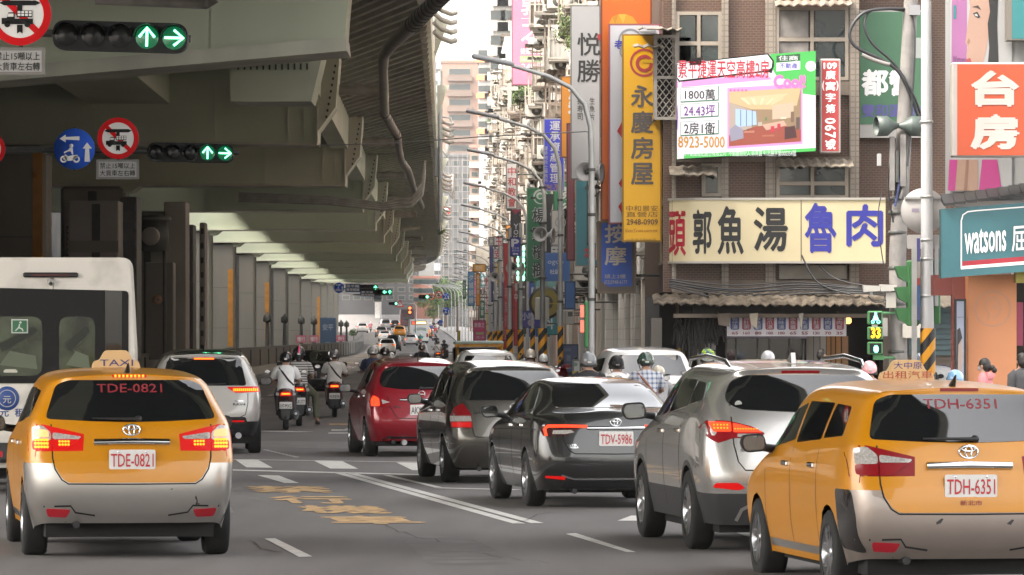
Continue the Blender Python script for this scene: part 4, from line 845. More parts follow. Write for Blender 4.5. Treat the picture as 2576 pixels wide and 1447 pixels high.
# ================================================================ flyover
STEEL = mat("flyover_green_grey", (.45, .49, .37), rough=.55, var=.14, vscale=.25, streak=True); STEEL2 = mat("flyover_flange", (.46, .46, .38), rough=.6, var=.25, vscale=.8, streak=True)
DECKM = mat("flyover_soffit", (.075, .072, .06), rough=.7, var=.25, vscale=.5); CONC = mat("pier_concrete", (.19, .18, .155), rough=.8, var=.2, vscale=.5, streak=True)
PIPE = mat("drain_pipe_grey", (.30, .28, .25), rough=.55, var=.3, vscale=2); ORS = mat("pier_orange_stripe", (.45, .19, .02), rough=.6, var=.2, vscale=2); DKST = mat("dark_steel", (.05, .05, .045), rough=.6, var=.3)
def dz(d): return 11.0 + gz(d)
fo = thing('flyover_deck', "long steel flyover deck with ribbed underside above the left lanes", 'flyover', (C(160) - 8, 160, 0))
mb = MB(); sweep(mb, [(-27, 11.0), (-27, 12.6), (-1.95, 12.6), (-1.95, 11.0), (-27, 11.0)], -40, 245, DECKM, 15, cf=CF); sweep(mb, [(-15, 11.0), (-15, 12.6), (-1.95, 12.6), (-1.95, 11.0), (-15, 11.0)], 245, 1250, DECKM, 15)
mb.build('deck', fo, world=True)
mb = MB(); RIB = mat("flyover_rib", (.26, .255, .22), rough=.5, var=.25, vscale=.7)
d = 100.0
while d < 560:
    a = Vector((C(d) - 1.97, d, 11.0)); b = Vector((C(d + 22) - 5.6, d + 22, 11.0)); w = X_ * .075; hgt = Vector((0, 0, -.34))
    ww = w * 2.2
    mb.add([a - ww, a + ww, b + ww, b - ww, a - w + hgt, a + w + hgt, b + w + hgt, b - w + hgt], [(4, 5, 6, 7), (0, 4, 7, 3), (1, 2, 6, 5), (0, 1, 5, 4)], RIB); d += 2.9
mb.build('soffit_ribs', fo, world=True)
mb = MB(); sweep(mb, [(-1.95, 10.8), (-1.95, 12.7), (-1.75, 12.7), (-1.75, 10.9), (-1.95, 10.8)], -40, 1250, STEEL2, 12, cf=CF); mb.build('parapet', fo, world=True)
mb = MB(); sweep(mb, [(-5.2, 11.0), (-5.25, 9.4), (-5.95, 9.4), (-6.0, 11.0)], -40, 760, STEEL, 12, cf=CF); mb.build('edge_girder', fo, world=True)
mb = MB(); sweep(mb, [(-10.0, 11.0), (-10.0, 9.2), (-12.6, 9.2), (-12.6, 11.0)], -40, 760, STEEL, 12, cf=CF); mb.build('box_girder', fo, world=True)
BE = [108, 160, 204, 246, 290, 328, 370, 409, 451, 495, 540, 590, 640, 700, 770]
for i, d in enumerate(BE):   # drains, brackets and bundles at every beam on the outside of the deck
    c = C(d); g = gz(d)
    mb = MB(); mb.tube([(c - 5.5, d + 2, 9.75 + g), (c - 3.35, d + 2, 9.72 + g)], .17, PIPE, 12).tube([(c - 4.2, d + 2, 9.75 + g), (c - 4.0, d + 2, 9.75 + g)], .2, PIPE, 12).tube([(c - 3.5, d + 2, 9.74 + g), (c - 3.3, d + 2, 9.74 + g)], .2, PIPE, 12); mb.build('drain_pipe', fo, world=True)
    if i == 0: continue
    mb = MB(); mb.prism([(-1.74, 10.9), (-1.74, 12.2), (-1.25, 12.2)], (c, d + 5, g), X_, Z_, .15, STEEL2); mb.build('bracket', fo, world=True)
    if i % 2 or i > 8:
        mb = MB()
        for q in range(4): zz = 12.3 - q * .3 + g; mb.tube([(c - 1.74, d + 4, zz + .3), (c - 1.5, d + 4.2, zz + .1), (c - 1.2, d + 4.4, zz), (c - 1.05, d + 4.6, zz + .06)], .085, PIPE, 8)
        mb.build('conduit_bundle', fo, world=True)
mb = MB(); TRK = mat('drain_trunk_dark', (.17, .155, .135), rough=.5, var=.35, vscale=2); pts = [at(1290, -175, 100), at(1116, -14, 116), at(1040, 60, 126), at(985, 112, 136), at(965, 140, 142), at(963, 175, 150), at(966, 240, 160), at(968, 285, 170), at(985, 318, 176), at(1000, 340, 182), at(1003, 375, 192), at(1010, 405, 202), at(1028, 430, 206), at(1040, 470, 225), at(1062, 520, 250)]
mb.tube(pts, [.2, .2, .19, .18, .16, .15, .15, .15, .15, .14, .14, .14, .14, .13, .12], TRK, 12)
for i in range(10):
    t = i / 9; p = pts[1].lerp(pts[2], t); q = pts[1].lerp(pts[2], t + .02); mb.tube([p, q], .21, DKST, 12)
for k in range(7): p = pts[7].lerp(pts[9], k / 6); mb.tube([p, p + (pts[9] - pts[7]).normalized() * .08], .175, DKST, 10)
mb.build('drain_trunk', fo, world=True)
mb = MB()
for q in range(4): mb.tube([at(600, 505 - q * 6 , 228), at(820, 512 - q * 5, 228), at(965, 527 - q * 5, 228), at(1035, 520 - q * 8, 228), at(1062, 490 - q * 10, 228), at(1068, 440 - q * 12, 228)], .07, PIPE, 8)
mb.build('cable_conduits', fo, world=True)
mb = MB(); mb.tube([at(240, 0, 100), at(520, 12, 100), at(552, -8, 98)], .09, PIPE, 8); mb.build('conduit', fo, world=True)
def poffs(d): return -13.9 - .0064 * (min(d, 409) - 160)
for i, d in enumerate(BE):
    c = C(d); g = gz(d); rx = c + poffs(d); lx = c - (30 if d < 245 else 23)
    p = thing('flyover_pier', "%s grey flyover pier counted from the traffic lights, %s" % (("first", "second", "third", "fourth", "fifth", "sixth", "seventh", "eighth", "ninth", "tenth", "eleventh", "twelfth", "thirteenth", "fourteenth", "fifteenth")[i], "orange stripe on its column" if i in (1, 5, 7, 11) else "plain pale column"), 'flyover pier', (rx - 1.3, d + 1, g), 0, 'flyover piers')
    mb = MB(); re = c - 5.4; zb = 8.0
    if i == 0:      # skewed first beam with a tapering end
        mb.prism([(-17, 6.85), (-3.57, 8.02), (-3.32, 11), (-17, 11)], (0, 108, 0), X_, Z_, 2.4, STEEL)
        mb.prism([(-17, 6.76), (-3.5, 7.94), (-3.53, 8.24), (-17, 7.06)], (0, 107.8, 0), X_, Z_, 2.75, STEEL2)
        for xx in (-6.4, -9.8, -13.2): mb.bx(xx, xx + .04, 107.97, 107.997, 8.0, 11, STEEL)
        mb.build('crossbeam', p, world=True)
        q = MB(); P0 = Vector((-4.6, 110, 8.2)); q.prism([(-.95, -1.05), (.85, -1.05), (1.15, .2), (-1.0, .2)], P0 + Vector((-.75, 4, 0)), X_, Z_, 2.5, STEEL)
        for k in range(12): q.bx(P0.x - 1.55 + k * .14, P0.x - 1.51 + k * .14, P0.y + 3.93, P0.y + 3.99, 7.86, 8.0, DKST)
        q.build('hanging_bracket', p, world=True)
    else:
        mb.prism([(lx, zb), (re, zb), (re, 10.9), (lx, 10.9)], (0, d, g), X_, Z_, 2.4, STEEL)
        mb.bx(lx, re + .05, d - .18, d + 2.5, zb - .09 + g, zb - .002 + g, STEEL2); mb.bx(re + .003, re + .06, d - .1, d + 2.45, zb + g, 10.85 + g, STEEL2)
        for xx in (re - 3.2, re - 7.0): mb.bx(xx, xx + .05, d - .025, d - .003, zb + g, 10.6 + g, STEEL)
        mb.build('crossbeam', p, world=True)
        q = MB(); q.prism([(re + .07, 8.35), (re + .62, 9.1), (re + .75, 10.9), (re + .07, 10.9)], (0, d + .1, g), X_, Z_, 2.2, STEEL2)
        for k in range(9): q.bx(re + .3 + k * .035, re + .36 + k * .035, d + .03, d + .09, 8.75 + g + k * .2, 8.83 + g + k * .2, DKST)
        for k in range(2): q.bx(re - .9 + k * .5, re - .86 + k * .5, d - .06, d - .01, 8.2 + g, 10.5 + g, STEEL2)
        q.build('end_bracket', p, world=True)
        q = MB(); q.prism([(rx - .2, 7.6), (rx + .25, 7.68), (rx + .55, 7.9), (rx + .6, 8.0), (rx - .2, 8.0)], (0, d + .15, g), X_, Z_, 2.1, STEEL); q.build('haunch', p, world=True)
    cw = 2.6; cy = d + .1; q = MB(); q.bbx(rx - cw, rx, cy, cy + 2.2, -.1 + g, zb - .1 + g, CONC, .12)
    for zz in (2.4, 5.0): q.bx(rx - cw + .13, rx - .13, cy - .004, cy - .001, zz + g, zz + .02 + g, DKST)
    q.build('column', p, world=True)
    if i in (1, 5, 7, 11): q = MB(); q.bx(rx - .42, rx - .1, cy - .02, cy - .003, (1.2 if d > 200 else .5) + g, (6.2 if d > 200 else 7.8) + g, ORS); q.build('orange_stripe', p, world=True)
    else: q = MB(); q.bx(rx - 1.5, rx - 1.15, cy - .012, cy - .003, .8 + g, 7.7 + g, DKST); q.build('cable_recess', p, world=True)
    if d > 200: q = MB(); q.bx(rx - 2.35, rx - 1.6, cy - .14, cy - .004, 4.9 + g, 6.3 + g, DKST); [q.bx(rx - 2.32 + k * .18, rx - 2.2 + k * .18, cy - .16, cy - .14, 4.95 + r_ * .22 + g, 5.1 + r_ * .22 + g, CONC) for k in range(4) for r_ in range(6)]; q.build('vent_grille', p, world=True)
# things that hang about beneath the deck, in the dark
def under(name, label, cat, px0, py0, px1, py1, s, dep, m, extra=None):
    a = ats(px0, py0, s); b = ats(px1, py1, s); o = thing(name, label, cat, ((a.x + b.x) / 2, a.y, max(0, min(a.z, b.z))))
    q = MB(); q.bbx(a.x, b.x, a.y, a.y + dep, max(-.05, b.z), a.z, m, .03); q.build('shaft' if 'shaft' in name else 'housing', o, world=True)
    if extra: extra(o, a, b)
    return o
def louvres(o, a, b):
    q = MB(); n = 9
    for k in range(n): z = b.z + (a.z - b.z) * (k + .2) / n; q.bx(a.x + .05, b.x - .05, a.y - .05, a.y - .003, z, z + (a.z - b.z) * .4 / n, mat("louvre_dark", (.03, .035, .04), rough=.4))
    q.build('louvre', o, world=True)
lift = mat("shaft_panel", (.24, .22, .2), rough=.6, var=.2, vscale=.6)
under('stair_shaft', "pale panelled shaft in the dark beneath the flyover, nearest the orange column", 'shaft', 172, 505, 298, 905, 84, 2.2, lift, lambda o, a, b: MB().bx(a.x + .7, a.x + .95, a.y - .02, a.y - .003, b.z, a.z - .1, DKST).bx(a.x, b.x, a.y - .03, a.y - .004, 4.4, 4.75, CONC).build('trim_band', o, world=True))
under('stair_shaft', "dark shaft with a ladder of glass louvres beneath the flyover", 'shaft', 302, 495, 344, 905, 83, 2.0, DKST, louvres)
under('stair_shaft', "middle pale shaft under the flyover, right of the round column head", 'shaft', 412, 508, 468, 905, 70, 2.0, lift)
under('stair_shaft', "narrow dark louvred shaft right of the middle pale shaft", 'shaft', 470, 565, 486, 905, 69, 1.8, DKST, louvres)
under('stair_shaft', "thin louvred shaft in front of the last dark pier", 'shaft', 502, 560, 516, 890, 66, 1.5, lift, louvres)
under('equipment_cabinet', "tall grey cabinet standing beneath the flyover behind the white minibus", 'cabinet', 365, 660, 436, 905, 76, 1.2, mat("cabinet_grey", (.13, .12, .11), rough=.5), lambda o, a, b: MB().lathe([(.06, .004), (.16, .004), (.16, 0)], ((a.x + b.x) / 2 - .05, a.y - .003, 3.1), -Y_, mat("cabinet_ring", (.35, .2, .12), rough=.5), 20).build('round_emblem', o, world=True))
o = thing('ventilation_drum', "dark round ventilation drum on struts between the under-flyover shafts", 'vent', (ats(383, 600, 78).x, 164, 4)); q = MB(); q.lathe([(.05, 0), (.5, .05), (.55, .5), (.5, .95), (.62, 1.0), (.62, 1.12), (.1, 1.2)], (ats(383, 600, 78).x, 164, 4.6), Z_, DKST, 20)
for k in (-.4, .4): q.tube([(ats(383, 600, 78).x + k, 164, 0), (ats(383, 600, 78).x + k, 164, 4.7)], .06, DKST, 6)
q.ell((ats(383, 600, 78).x, 163.4, 5.1), (.3, .1, .3), lift, 14, 8); q.build('drum', o, world=True)
# median wall with railing and dark posts
mw = thing('median_wall', "long dark median wall of brown panels below the flyover piers", 'wall', (C(330) - 11.2, 330, 0)); mb = MB()
WALLM = mat("median_wall_brown", (.07, .06, .05), rough=.6, var=.3, vscale=1, streak=True)
sweep(mb, [(-11.3, 0), (-11.3, 1.25), (-11.15, 1.25), (-11.1, 0)], 150, 660, WALLM, 10); mb.build('panels', mw, world=True)
mb = MB(); sweep(mb, [(-11.32, 1.26), (-11.32, 1.32), (-11.12, 1.32), (-11.12, 1.26)], 150, 660, DKST, 10)
for k in range(40): d = 152 + k * 12.7; mb.bx(C(d) - 11.08, C(d) - 11.02, d, d + .12, 0, 1.2, DKST)
mb.build('top_rail', mw, world=True)
for i, (px, s) in enumerate(((672, 33), (716, 31), (758, 29), (790, 27.5), (818, 26), (838, 24), (858, 22.5), (872, 21.5))):
    d = F / s; x = (px - 1288) / s; o = thing('dark_post', "slim dark post with lantern head, %s along the median wall" % ("nearest", "second nearest", "third", "fourth", "fifth", "sixth", "seventh", "last")[i], 'lamp post', (x, d, 0), 0, 'dark posts along the median')
    q = MB(); q.tube([(0, 0, 0), (0, 0, 2.9)], [.2, .12], DKST, 8); q.build('post', o); q = MB(); q.lathe([(.1, 2.9), (.32, 3.0), (.3, 3.4), (.12, 3.55), (.05, 3.7)], (0, 0, 0), Z_, DKST, 10); q.build('lantern', o)
    if i in (2, 3, 5, 6): q = MB(); q.bx(-.45, .45, -.22, -.2, 1.3, 1.95, P((.6, .12, .2))); q.text("慢行", (-.35, -.225, 1.4), X_, Z_, .7, .42, P((.8, .75, .75)), .02); q.build('pink_sign', o)
o = thing('information_board', "tall blue advertising board among the dark median posts", 'board', ((825 - 1288) / 27, F / 27, 0)); q = MB(); q.bbx(-.75, .75, 0, .25, 0, 3.6, P((.05, .11, .22)), .05); q.build('board', o); q = MB(); q.ell((0, -.01, .9), (.45, .02, .45), P((.2, .35, .5)), 16, 8, z0=-1); q.text("安平", (-.5, -.01, 2.4), X_, Z_, 1.0, .6, P((.45, .5, .6)), .02); q.build('printed_motif', o)
# ================================================================ street lamps
POLE = mat("lamp_pole_grey", (.36, .36, .35), rough=.45, metal=.3, var=.2, vscale=2)
def stripes():
    m = bpy.data.materials.new("hazard_stripes"); m.use_nodes = True; n = m.node_tree; b = n.nodes["Principled BSDF"]; b.inputs["Roughness"].default_value = .5
    tc = n.nodes.new("ShaderNodeTexCoord"); sp = n.nodes.new("ShaderNodeSeparateXYZ"); n.links.new(tc.outputs["Object"], sp.inputs[0])
    a = n.nodes.new("ShaderNodeMath"); a.operation = 'MULTIPLY_ADD'; a.inputs[1].default_value = -1.3; n.links.new(sp.outputs[0], a.inputs[0]); n.links.new(sp.outputs[2], a.inputs[2])
    f = n.nodes.new("ShaderNodeMath"); f.operation = 'PINGPONG'; f.inputs[1].default_value = .2; n.links.new(a.outputs[0], f.inputs[0])
    g = n.nodes.new("ShaderNodeMath"); g.operation = 'GREATER_THAN'; g.inputs[1].default_value = .1; n.links.new(f.outputs[0], g.inputs[0])
    x = n.nodes.new("ShaderNodeMixRGB"); x.inputs[1].default_value = (.62, .27, .01, 1); x.inputs[2].default_value = (.015, .015, .015, 1); n.links.new(g.outputs[0], x.inputs[0]); n.links.new(x.outputs[0], b.inputs["Base Color"])
    return m
STRIPE = stripes()
ORD = ("nearest", "second", "third", "fourth", "fifth", "sixth", "seventh", "eighth", "ninth", "tenth", "eleventh", "twelfth", "thirteenth", "fourteenth", "fifteenth", "sixteenth", "seventeenth", "eighteenth", "nineteenth", "twentieth", "twenty-first", "twenty-second", "twenty-third", "twenty-fourth", "twenty-fifth", "twenty-sixth")
def lamp_proto():
    o = thing('street_lamp', "nearest curved street lamp along the kerb, grey pole with long arm over the road", 'street lamp', (0, 0, 0), 0, 'curved street lamps along the kerb')
    pts = [(0, 0, 0), (0, 0, 3), (0, 0, 5.5), (-.02, 0, 6.1), (-.14, 0, 6.55), (-.42, 0, 6.88), (-.85, 0, 7.1), (-1.6, 0, 7.32)]
    q = MB(); q.tube(pts, [.07, .066, .06, .055, .05, .046, .042, .04], POLE, 12); q.lathe([(.14, 0), (.14, .05), (.09, .08)], (0, 0, 0), Z_, POLE, 12)
    for z in (2.6, 4.3, 5.2): q.lathe([(.08, z), (.085, z + .05), (.075, z + .06)], (0, 0, 0), Z_, DKST, 10)
    q.build('pole', o)
    q = MB(); q.bbx(-2.42, -1.55, -.13, .13, -.05, .05, mat("lamp_head_grey", (.33, .33, .34), rough=.4), .035, Matrix.Translation((0, 0, 7.35)) @ Matrix.Translation((-1.6, 0, 0)) @ Matrix.Rotation(.2, 4, 'Y') @ Matrix.Translation((1.6, 0, 0))); q.bx(-1.85, -1.72, -.05, .05, 7.46, 7.56, DKST); q.build('lamp_head', o)
    q = MB(); q.tube([(0, 0, .1), (0, 0, 2.0)], .076, STRIPE, 14); q.build('hazard_sleeve', o)
    return o
L0 = lamp_proto(); dl = 102.0; i = 0
LD = [102, 130, 157, 191, 223, 250, 280, 310, 342, 372, 399, 430, 462, 495, 528, 562, 596, 630, 664, 700, 738, 776, 815, 856, 900, 950]
for i, d in enumerate(LD):
    o = L0 if i == 0 else copy_tree(L0)
    o.location = (C(d) + 1.62 + (.12 if i > 1 else 0), d, gz(d) + (.14 if d > 104 else 0))
    if i == 1: [bpy.data.objects.remove(ch) for ch in list(L0.children) if ch.name.startswith('hazard')]
    if i: o['label'] = "%s curved street lamp from the corner eatery along the right kerb" % ORD[i]
def horn(label, px, py, s, k=1.0):
    p = ats(px, py, s); o = thing('horn_loudspeaker', label, 'loudspeaker', p, 0, 'grey horn loudspeakers on poles'); m = mat("horn_grey", (.30, .29, .28), rough=.5, var=.15); r = .19 * k
    q = MB(); q.lathe([(r * .12, -.28), (r * .2, -.1), (r * .45, .02), (r * .8, .1), (r * 1.0, .13), (r * 1.03, .12), (r * .85, .06), (r * .5, -.04), (r * .25, -.14), (r * .3, -.3)], (0, 0, 0), (-.25, -1, 0), m, 24); q.build('horn', o)
    q = MB(); q.lathe([(.001, .02), (r * .16, .01), (r * .18, -.1)], (0, 0, 0), (-.25, -1, 0), P((.12, .11, .1)), 12); q.build('driver', o)
    q = MB(); q.lathe([(r * .12, -.28), (r * .2, -.1), (r * .45, .02), (r * .8, .1), (r * 1.0, .13), (r * 1.02, .12), (r * .8, .07)], (r * 1.0, .2, -.02), (1, -.3, 0), m, 20); q.build('second_horn', o)
    q = MB(); q.tube([(r * .5, .15, -.02), (r * .5, .35, -.05)], .025, DKST, 6); q.build('bracket', o)
horn("large grey horn loudspeaker on the nearest lamp pole, in front of the white sushi banner", 1475, 432, 124, 1.05)
horn("grey horn loudspeaker in front of the green vertical sign", 1362, 590, 99, 1.0); horn("smaller horn loudspeaker below the blue parking sign", 1290, 675, 82); horn("small horn loudspeaker farther along the lamp poles, beside the red banner", 1245, 697, 66)
def upole(px, s, h, r, label, m=POLE, base=True):
    o = thing('utility_pole', label, 'pole', ((px - 1288) / s, F / s, .14), 0, 'straight poles along the right kerb'); q = MB(); q.tube([(0, 0, 0), (0, 0, h)], [r * .75, r * .6], m, 12)
    for z in (1.9, 3.2, 4.6, 5.5): q.lathe([(r * 1.05, z), (r * 1.1, z + .05), (r, z + .06)], (0, 0, 0), Z_, DKST, 10)
    q.build('pole', o)
    if base: q = MB(); q.tube([(0, 0, .1), (0, 0, 1.95)], r * 1.12, STRIPE, 12); q.build('hazard_sleeve', o)
    return o
o = upole(1365, 99, 4.6, .1, "dark grey pole carrying a horn loudspeaker and a grey box, right of the second lamp", mat("pole_dark", (.15, .15, .14), rough=.6, var=.3)); a = ats(1365, 775, 98); q = MB(); q.bbx(a.x - .2, a.x + .17, a.y - .2, a.y - .02, a.z - .3, a.z + .27, P((.55, .52, .46)), .02); q.build('meter_box', o, world=True)
upole(1282, 84, 5.0, .09, "slim grey pole holding the blue parking sign"); upole(1310, 80, 5.3, .085, "slim pole wrapped with cables, right of the parking sign", mat("pole_mid", (.3, .3, .28), rough=.6, var=.3)); upole(1258, 66, 5.2, .1, "grey utility pole farther back between the small horn loudspeakers"); upole(1246, 60, 4.8, .1, "grey pole behind the red banner, far kerb"); upole(1232, 52, 4.8, .1, "farther grey pole beside the yellow vertical sign"); upole(1340, 92, 2.6, .06, "short thin pole with striped base between the second and third lamp")
# ================================================================ signals and road signs
SIGBLK = mat("signal_black", (.009, .009, .009), rough=.6, spec=.25); GRN = E((.15, 1.0, .48), 1.1); GRNDIM = mat("lens_green_dark", (.01, .06, .03), rough=.15, coat=1, emit=.02, ecol=(.02, .8, .3)); LENS = mat("lens_dark", (.012, .012, .012), rough=.25, spec=.35)
SWH = mat("sign_white", (.80, .79, .77), rough=.45, var=.05); SRED = mat("sign_red", (.62, .006, .010), rough=.6, spec=.15); SBLU = mat("sign_blue", (.015, .085, .50), rough=.6, spec=.2); SIGBACK = mat("sign_back_grey", (.36, .34, .33), rough=.5, var=.12)
def signal(name, label, cx, s, n, lit, tilt=0.0, group=None, d=None, hz=True, r=.15, ctr=None):
    p = ats(cx[0], cx[1], s); o = thing(name, label, 'traffic light', p, 0, group); o.rotation_euler = (0, tilt, 0)
    w = n * .345; q = MB(); q.prism(rpoly([(-w / 2, -.19), (w / 2, -.19), (w / 2, .19), (-w / 2, .19)], .18, 6), (0, 0, 0), X_, Z_, .22, SIGBLK); q.build('housing', o)
    for k in range(n):
        x = -w / 2 + .345 * (k + .5); kind = lit.get(k); m = LENS if kind is None else GRNDIM; q = MB()
        q.lathe([(.001, .035), (r * .6, .028), (r * .97, .006), (r, 0)], (x, -.004, 0), -Y_, m, 24)
        vis = [(x + (r + .012) * math.cos(a * math.pi / 12), z) for a in range(13) for z in ((r + .012) * math.sin(a * math.pi / 12),)]
        q.add([(u, y, v) for u, v in vis for y in (-.17, 0)], [(2 * i, 2 * i + 1, 2 * i + 3, 2 * i + 2) for i in range(12)], SIGBLK)
        lo = q.build('lens', o)
        if kind:
            q = MB(); yy = -.045
            def ar(P2): 
                for st in P2: q.prism([(x + u, v) for u, v in strip(st, .03)], (0, yy, 0), X_, Z_, .004, GRN)
            if kind == 'up': ar([[(0, -.12), (0, .11)], [(-.1, .0), (0, .12), (.1, .0)]])
            elif kind == 'right': ar([[(-.12, 0), (.11, 0)], [(0, .1), (.12, 0), (0, -.1)]])
            elif kind == 'left': ar([[(.12, 0), (-.11, 0)], [(0, .1), (-.12, 0), (0, -.1)]])
            else: q.prism(circ(.12, 20, x, 0), (0, yy, 0), X_, Z_, .004, GRN)
            q.build('lit_arrow' if kind != 'disc' else 'lit_disc', lo)
    return o
def truckmark(q, o, k, y0=-.012):
    B = SIGBLK; O = Vector(o)
    def poly(p, dy=0, m=B): q.prism([(a * k, b * k) for a, b in p], O + Vector((0, y0 + dy, 0)), X_, Z_, .002, m)
    poly([(-.66, .36), (-.5, .44), (.5, .44), (.66, .36), (.5, .28), (-.5, .28)]); poly([(-.08, .28), (.08, .28), (.08, -.0), (-.08, 0)])
    poly([(-.58, -.32), (-.58, -.12), (-.42, -.12), (-.36, .06), (-.16, .06), (-.16, -.14), (.42, -.14), (.42, -.32)]); poly([(-.1, -.1), (.4, -.1), (.4, .12), (-.1, .12)], -.001)
    for i in range(4):
        for j in range(2): poly([(-.07 + i * .12, -.06 + j * .09), (.02 + i * .12, -.06 + j * .09), (.02 + i * .12, .01 + j * .09), (-.07 + i * .12, .01 + j * .09)], -.003, SWH)
    poly([(-.36, .02), (-.2, .02), (-.2, -.08), (-.4, -.08)], -.003, SWH); poly([(-.09, -.34), (.09, -.34), (.09, -.62), (0, -.56), (-.09, -.62)])
    for cx in (-.4, .24): q.lathe([(.001, .003), (.1 * k, .003), (.1 * k, 0)], O + Vector((cx * k, y0, -.32 * k)), -Y_, B, 12)
def redsign(label, c, s, r, plate=None, mark=True, group=None, name='no_truck_sign'):
    p = ats(c[0], c[1], s); o = thing(name, label, 'road sign', p, 0, group); q = MB()
    q.lathe([(.001, .0), (r * .78, .0)], (0, 0, 0), -Y_, SWH, 36); q.build('face', o); q = MB(); ringpoly(q, r * .76, r, (0, -.006, 0), X_, Z_, .02, SRED, 40); q.prism(strip([(-r * .6, r * .6), (r * .6, -r * .6)], r * .2), (0, -.008, 0), X_, Z_, .004, SRED); q.build('red_ring', o)
    if mark: q = MB(); truckmark(q, (0, 0, 0), r); q.build('truck_symbol', o)
    q = MB(); q.tube([(0, .12, r * .2), (0, .12, -r * 1.8)], .03, DKST, 8); q.lathe([(.001, -.012), (r, -.012), (r, -.03)], (0, 0, 0), -Y_, SIGBACK, 36); q.build('backing', o)
    if plate: 
        q = MB(); w, h, dx, zc = plate; q.bbx(dx - w / 2, dx + w / 2, -.01, .015, zc - h / 2, zc + h / 2, P((.33, .31, .29)), .006); q.bx(dx - w * .44, dx + w * .44, -.014, -.0105, zc - h * .38, zc + h * .38, P((.66, .65, .63)))
        q.text("禁止15噸以上", (dx - w * .41, -.017, zc + h * .03), X_, Z_, w * .82, h * .3, SIGBLK, .006); q.text("大貨車左右轉", (dx - w * .41, -.017, zc - h * .34), X_, Z_, w * .82, h * .3, SIGBLK, .006); q.build('text_plate', o)
    return o
def bikesign(label, c, s, r):
    p = ats(c[0], c[1], s); o = thing('scooter_turn_sign', label, 'road sign', p, 0, 'blue scooter turn signs'); q = MB(); q.lathe([(.001, 0), (r, 0), (r, -.02), (.001, -.02)], (0, 0, 0), -Y_, SBLU, 36); q.build('face', o)
    q = MB(); a = lambda P2: q.prism([(u * r, v * r) for u, v in P2], (0, -.004, 0), X_, Z_, .003, SWH)
    a([(-.72, .5), (-.42, .7), (-.42, .58), (.25, .62), (.25, .42), (-.42, .46), (-.42, .32)]); a([(.62, .32), (.4, .02), (.53, .02), (.5, -.62), (.76, -.62), (.72, .02), (.86, .02)])
    for cx in (-.52, .1): ringpoly(q, .09 * r, .17 * r, (cx * r, -.004, -.5 * r), X_, Z_, .003, SWH, 16)
    a([(-.55, -.5), (-.45, -.25), (-.3, -.35), (-.05, -.3), (.16, -.28), (.18, -.38), (-.05, -.55), (-.3, -.58)]); a([(-.5, -.22), (-.3, -.12), (-.18, -.12), (-.1, -.28), (-.05, -.26), (-.08, .06), (-.22, .06), (-.3, -.04), (-.5, -.14)]); q.lathe([(.001, .004), (.1 * r, .004), (.1 * r, .0)], (-.15 * r, 0, .16 * r), -Y_, SWH, 12)
    q.build('symbol', o); q = MB(); q.tube([(0, .05, r * 1.05), (0, .05, -r * 1.05)], .03, DKST, 6); q.build('bracket', o); return o
a = ats(54, 37, 197)
redsign("large red ringed no-truck sign at the upper left corner, over its white text plate", (50, 36), 197, .40, (.70, .355, -.03, -.60))
signal('traffic_light', "nearest five-lamp signal with green up and right arrows, largest, at upper left", (302, 92), 197, 5, {3: 'up', 4: 'right'}, .028, 'five-lamp signals with two green arrows')
redsign("smaller red ringed no-truck sign beside the blue scooter sign, over its grey text plate", (297, 348), 126, .415, (.86, .40, -.01, -.62))
bikesign("big blue round scooter turn sign left of the red ringed sign", (187, 375), 126, .41)
signal('traffic_light', "five-lamp signal with two green arrows right of the red ringed sign, smaller one", (479, 384), 126, 5, {3: 'up', 4: 'right'}, .02, 'five-lamp signals with two green arrows')
o = thing('signal_mast_arm', "dark mast arm carrying the blue and red round signs and the smaller signal", 'mast arm', ats(-60, 372, 125)); q = MB(); q.tube([ats(-60, 392, 125), ats(-10, 390, 125), ats(25, 378, 125), ats(120, 377, 125), ats(600, 384, 125)], [.09, .09, .08, .06, .05], DKST, 10); q.tube([ats(-60, 372, 125.5), ats(110, 374, 125.5)], .03, DKST, 6); q.build('arm', o, world=True); q = MB(); q.tube([ats(-60, 400, 125), Vector((ats(-60, 400, 125).x, F / 125, 0))], .12, DKST, 10); q.build('upright', o, world=True)
o = thing('signal_mast_arm', "dark mast arm behind the large upper left signal", 'mast arm', ats(-60, 80, 195)); q = MB(); q.tube([ats(-80, 76, 195), ats(480, 98, 195)], .05, DKST, 8); q.build('arm', o, world=True); q = MB(); q.tube([ats(-80, 76, 195), Vector((ats(-80, 76, 195).x, F / 195, 0))], .12, DKST, 10); q.build('upright', o, world=True)
redsign("red disc edge of a sign cut by the left picture border", (-32, 375), 126, .36, None, False, None, 'round_sign')
def bluepanel(label, x0, y0, x1, y1, s, l1, l2):
    a = ats(x0, y0, s); b = ats(x1, y1, s); o = thing('blue_lane_sign', label, 'road sign', ((a.x + b.x) / 2, a.y, b.z), 0, 'blue signs beside the far signals'); q = MB(); q.bx(a.x, b.x, a.y, a.y + .03, b.z, a.z, P((.05, .16, .45))); W = b.x - a.x; H = a.z - b.z
    q.text(l1, (a.x + .06 * W, a.y - .01, b.z + .54 * H), X_, Z_, W * .88, H * .36, SWH, .02); q.text(l2, (a.x + .06 * W, a.y - .01, b.z + .1 * H), X_, Z_, W * .88, H * .36, SWH, .02); q.build('panel', o, world=True); q = MB(); q.tube([Vector((a.x - .5, a.y + .1, a.z - .3)), Vector((b.x + 1.2, a.y + .1, a.z - .3))], .05, DKST, 6); q.build('arm', o, world=True)
bluepanel("blue two-line sign under the flyover, left of the first distant arrow signal", 869, 714, 906, 735, 40, "景平路", "專用號誌"); bluepanel("blue two-line sign right of and below its twin, beside the second arrow signal", 906, 731, 944, 746, 36, "景平路", "專用號誌")
bikesign("distant blue scooter sign under the flyover beside the blue two-line sign", (853, 724), 40, .33)
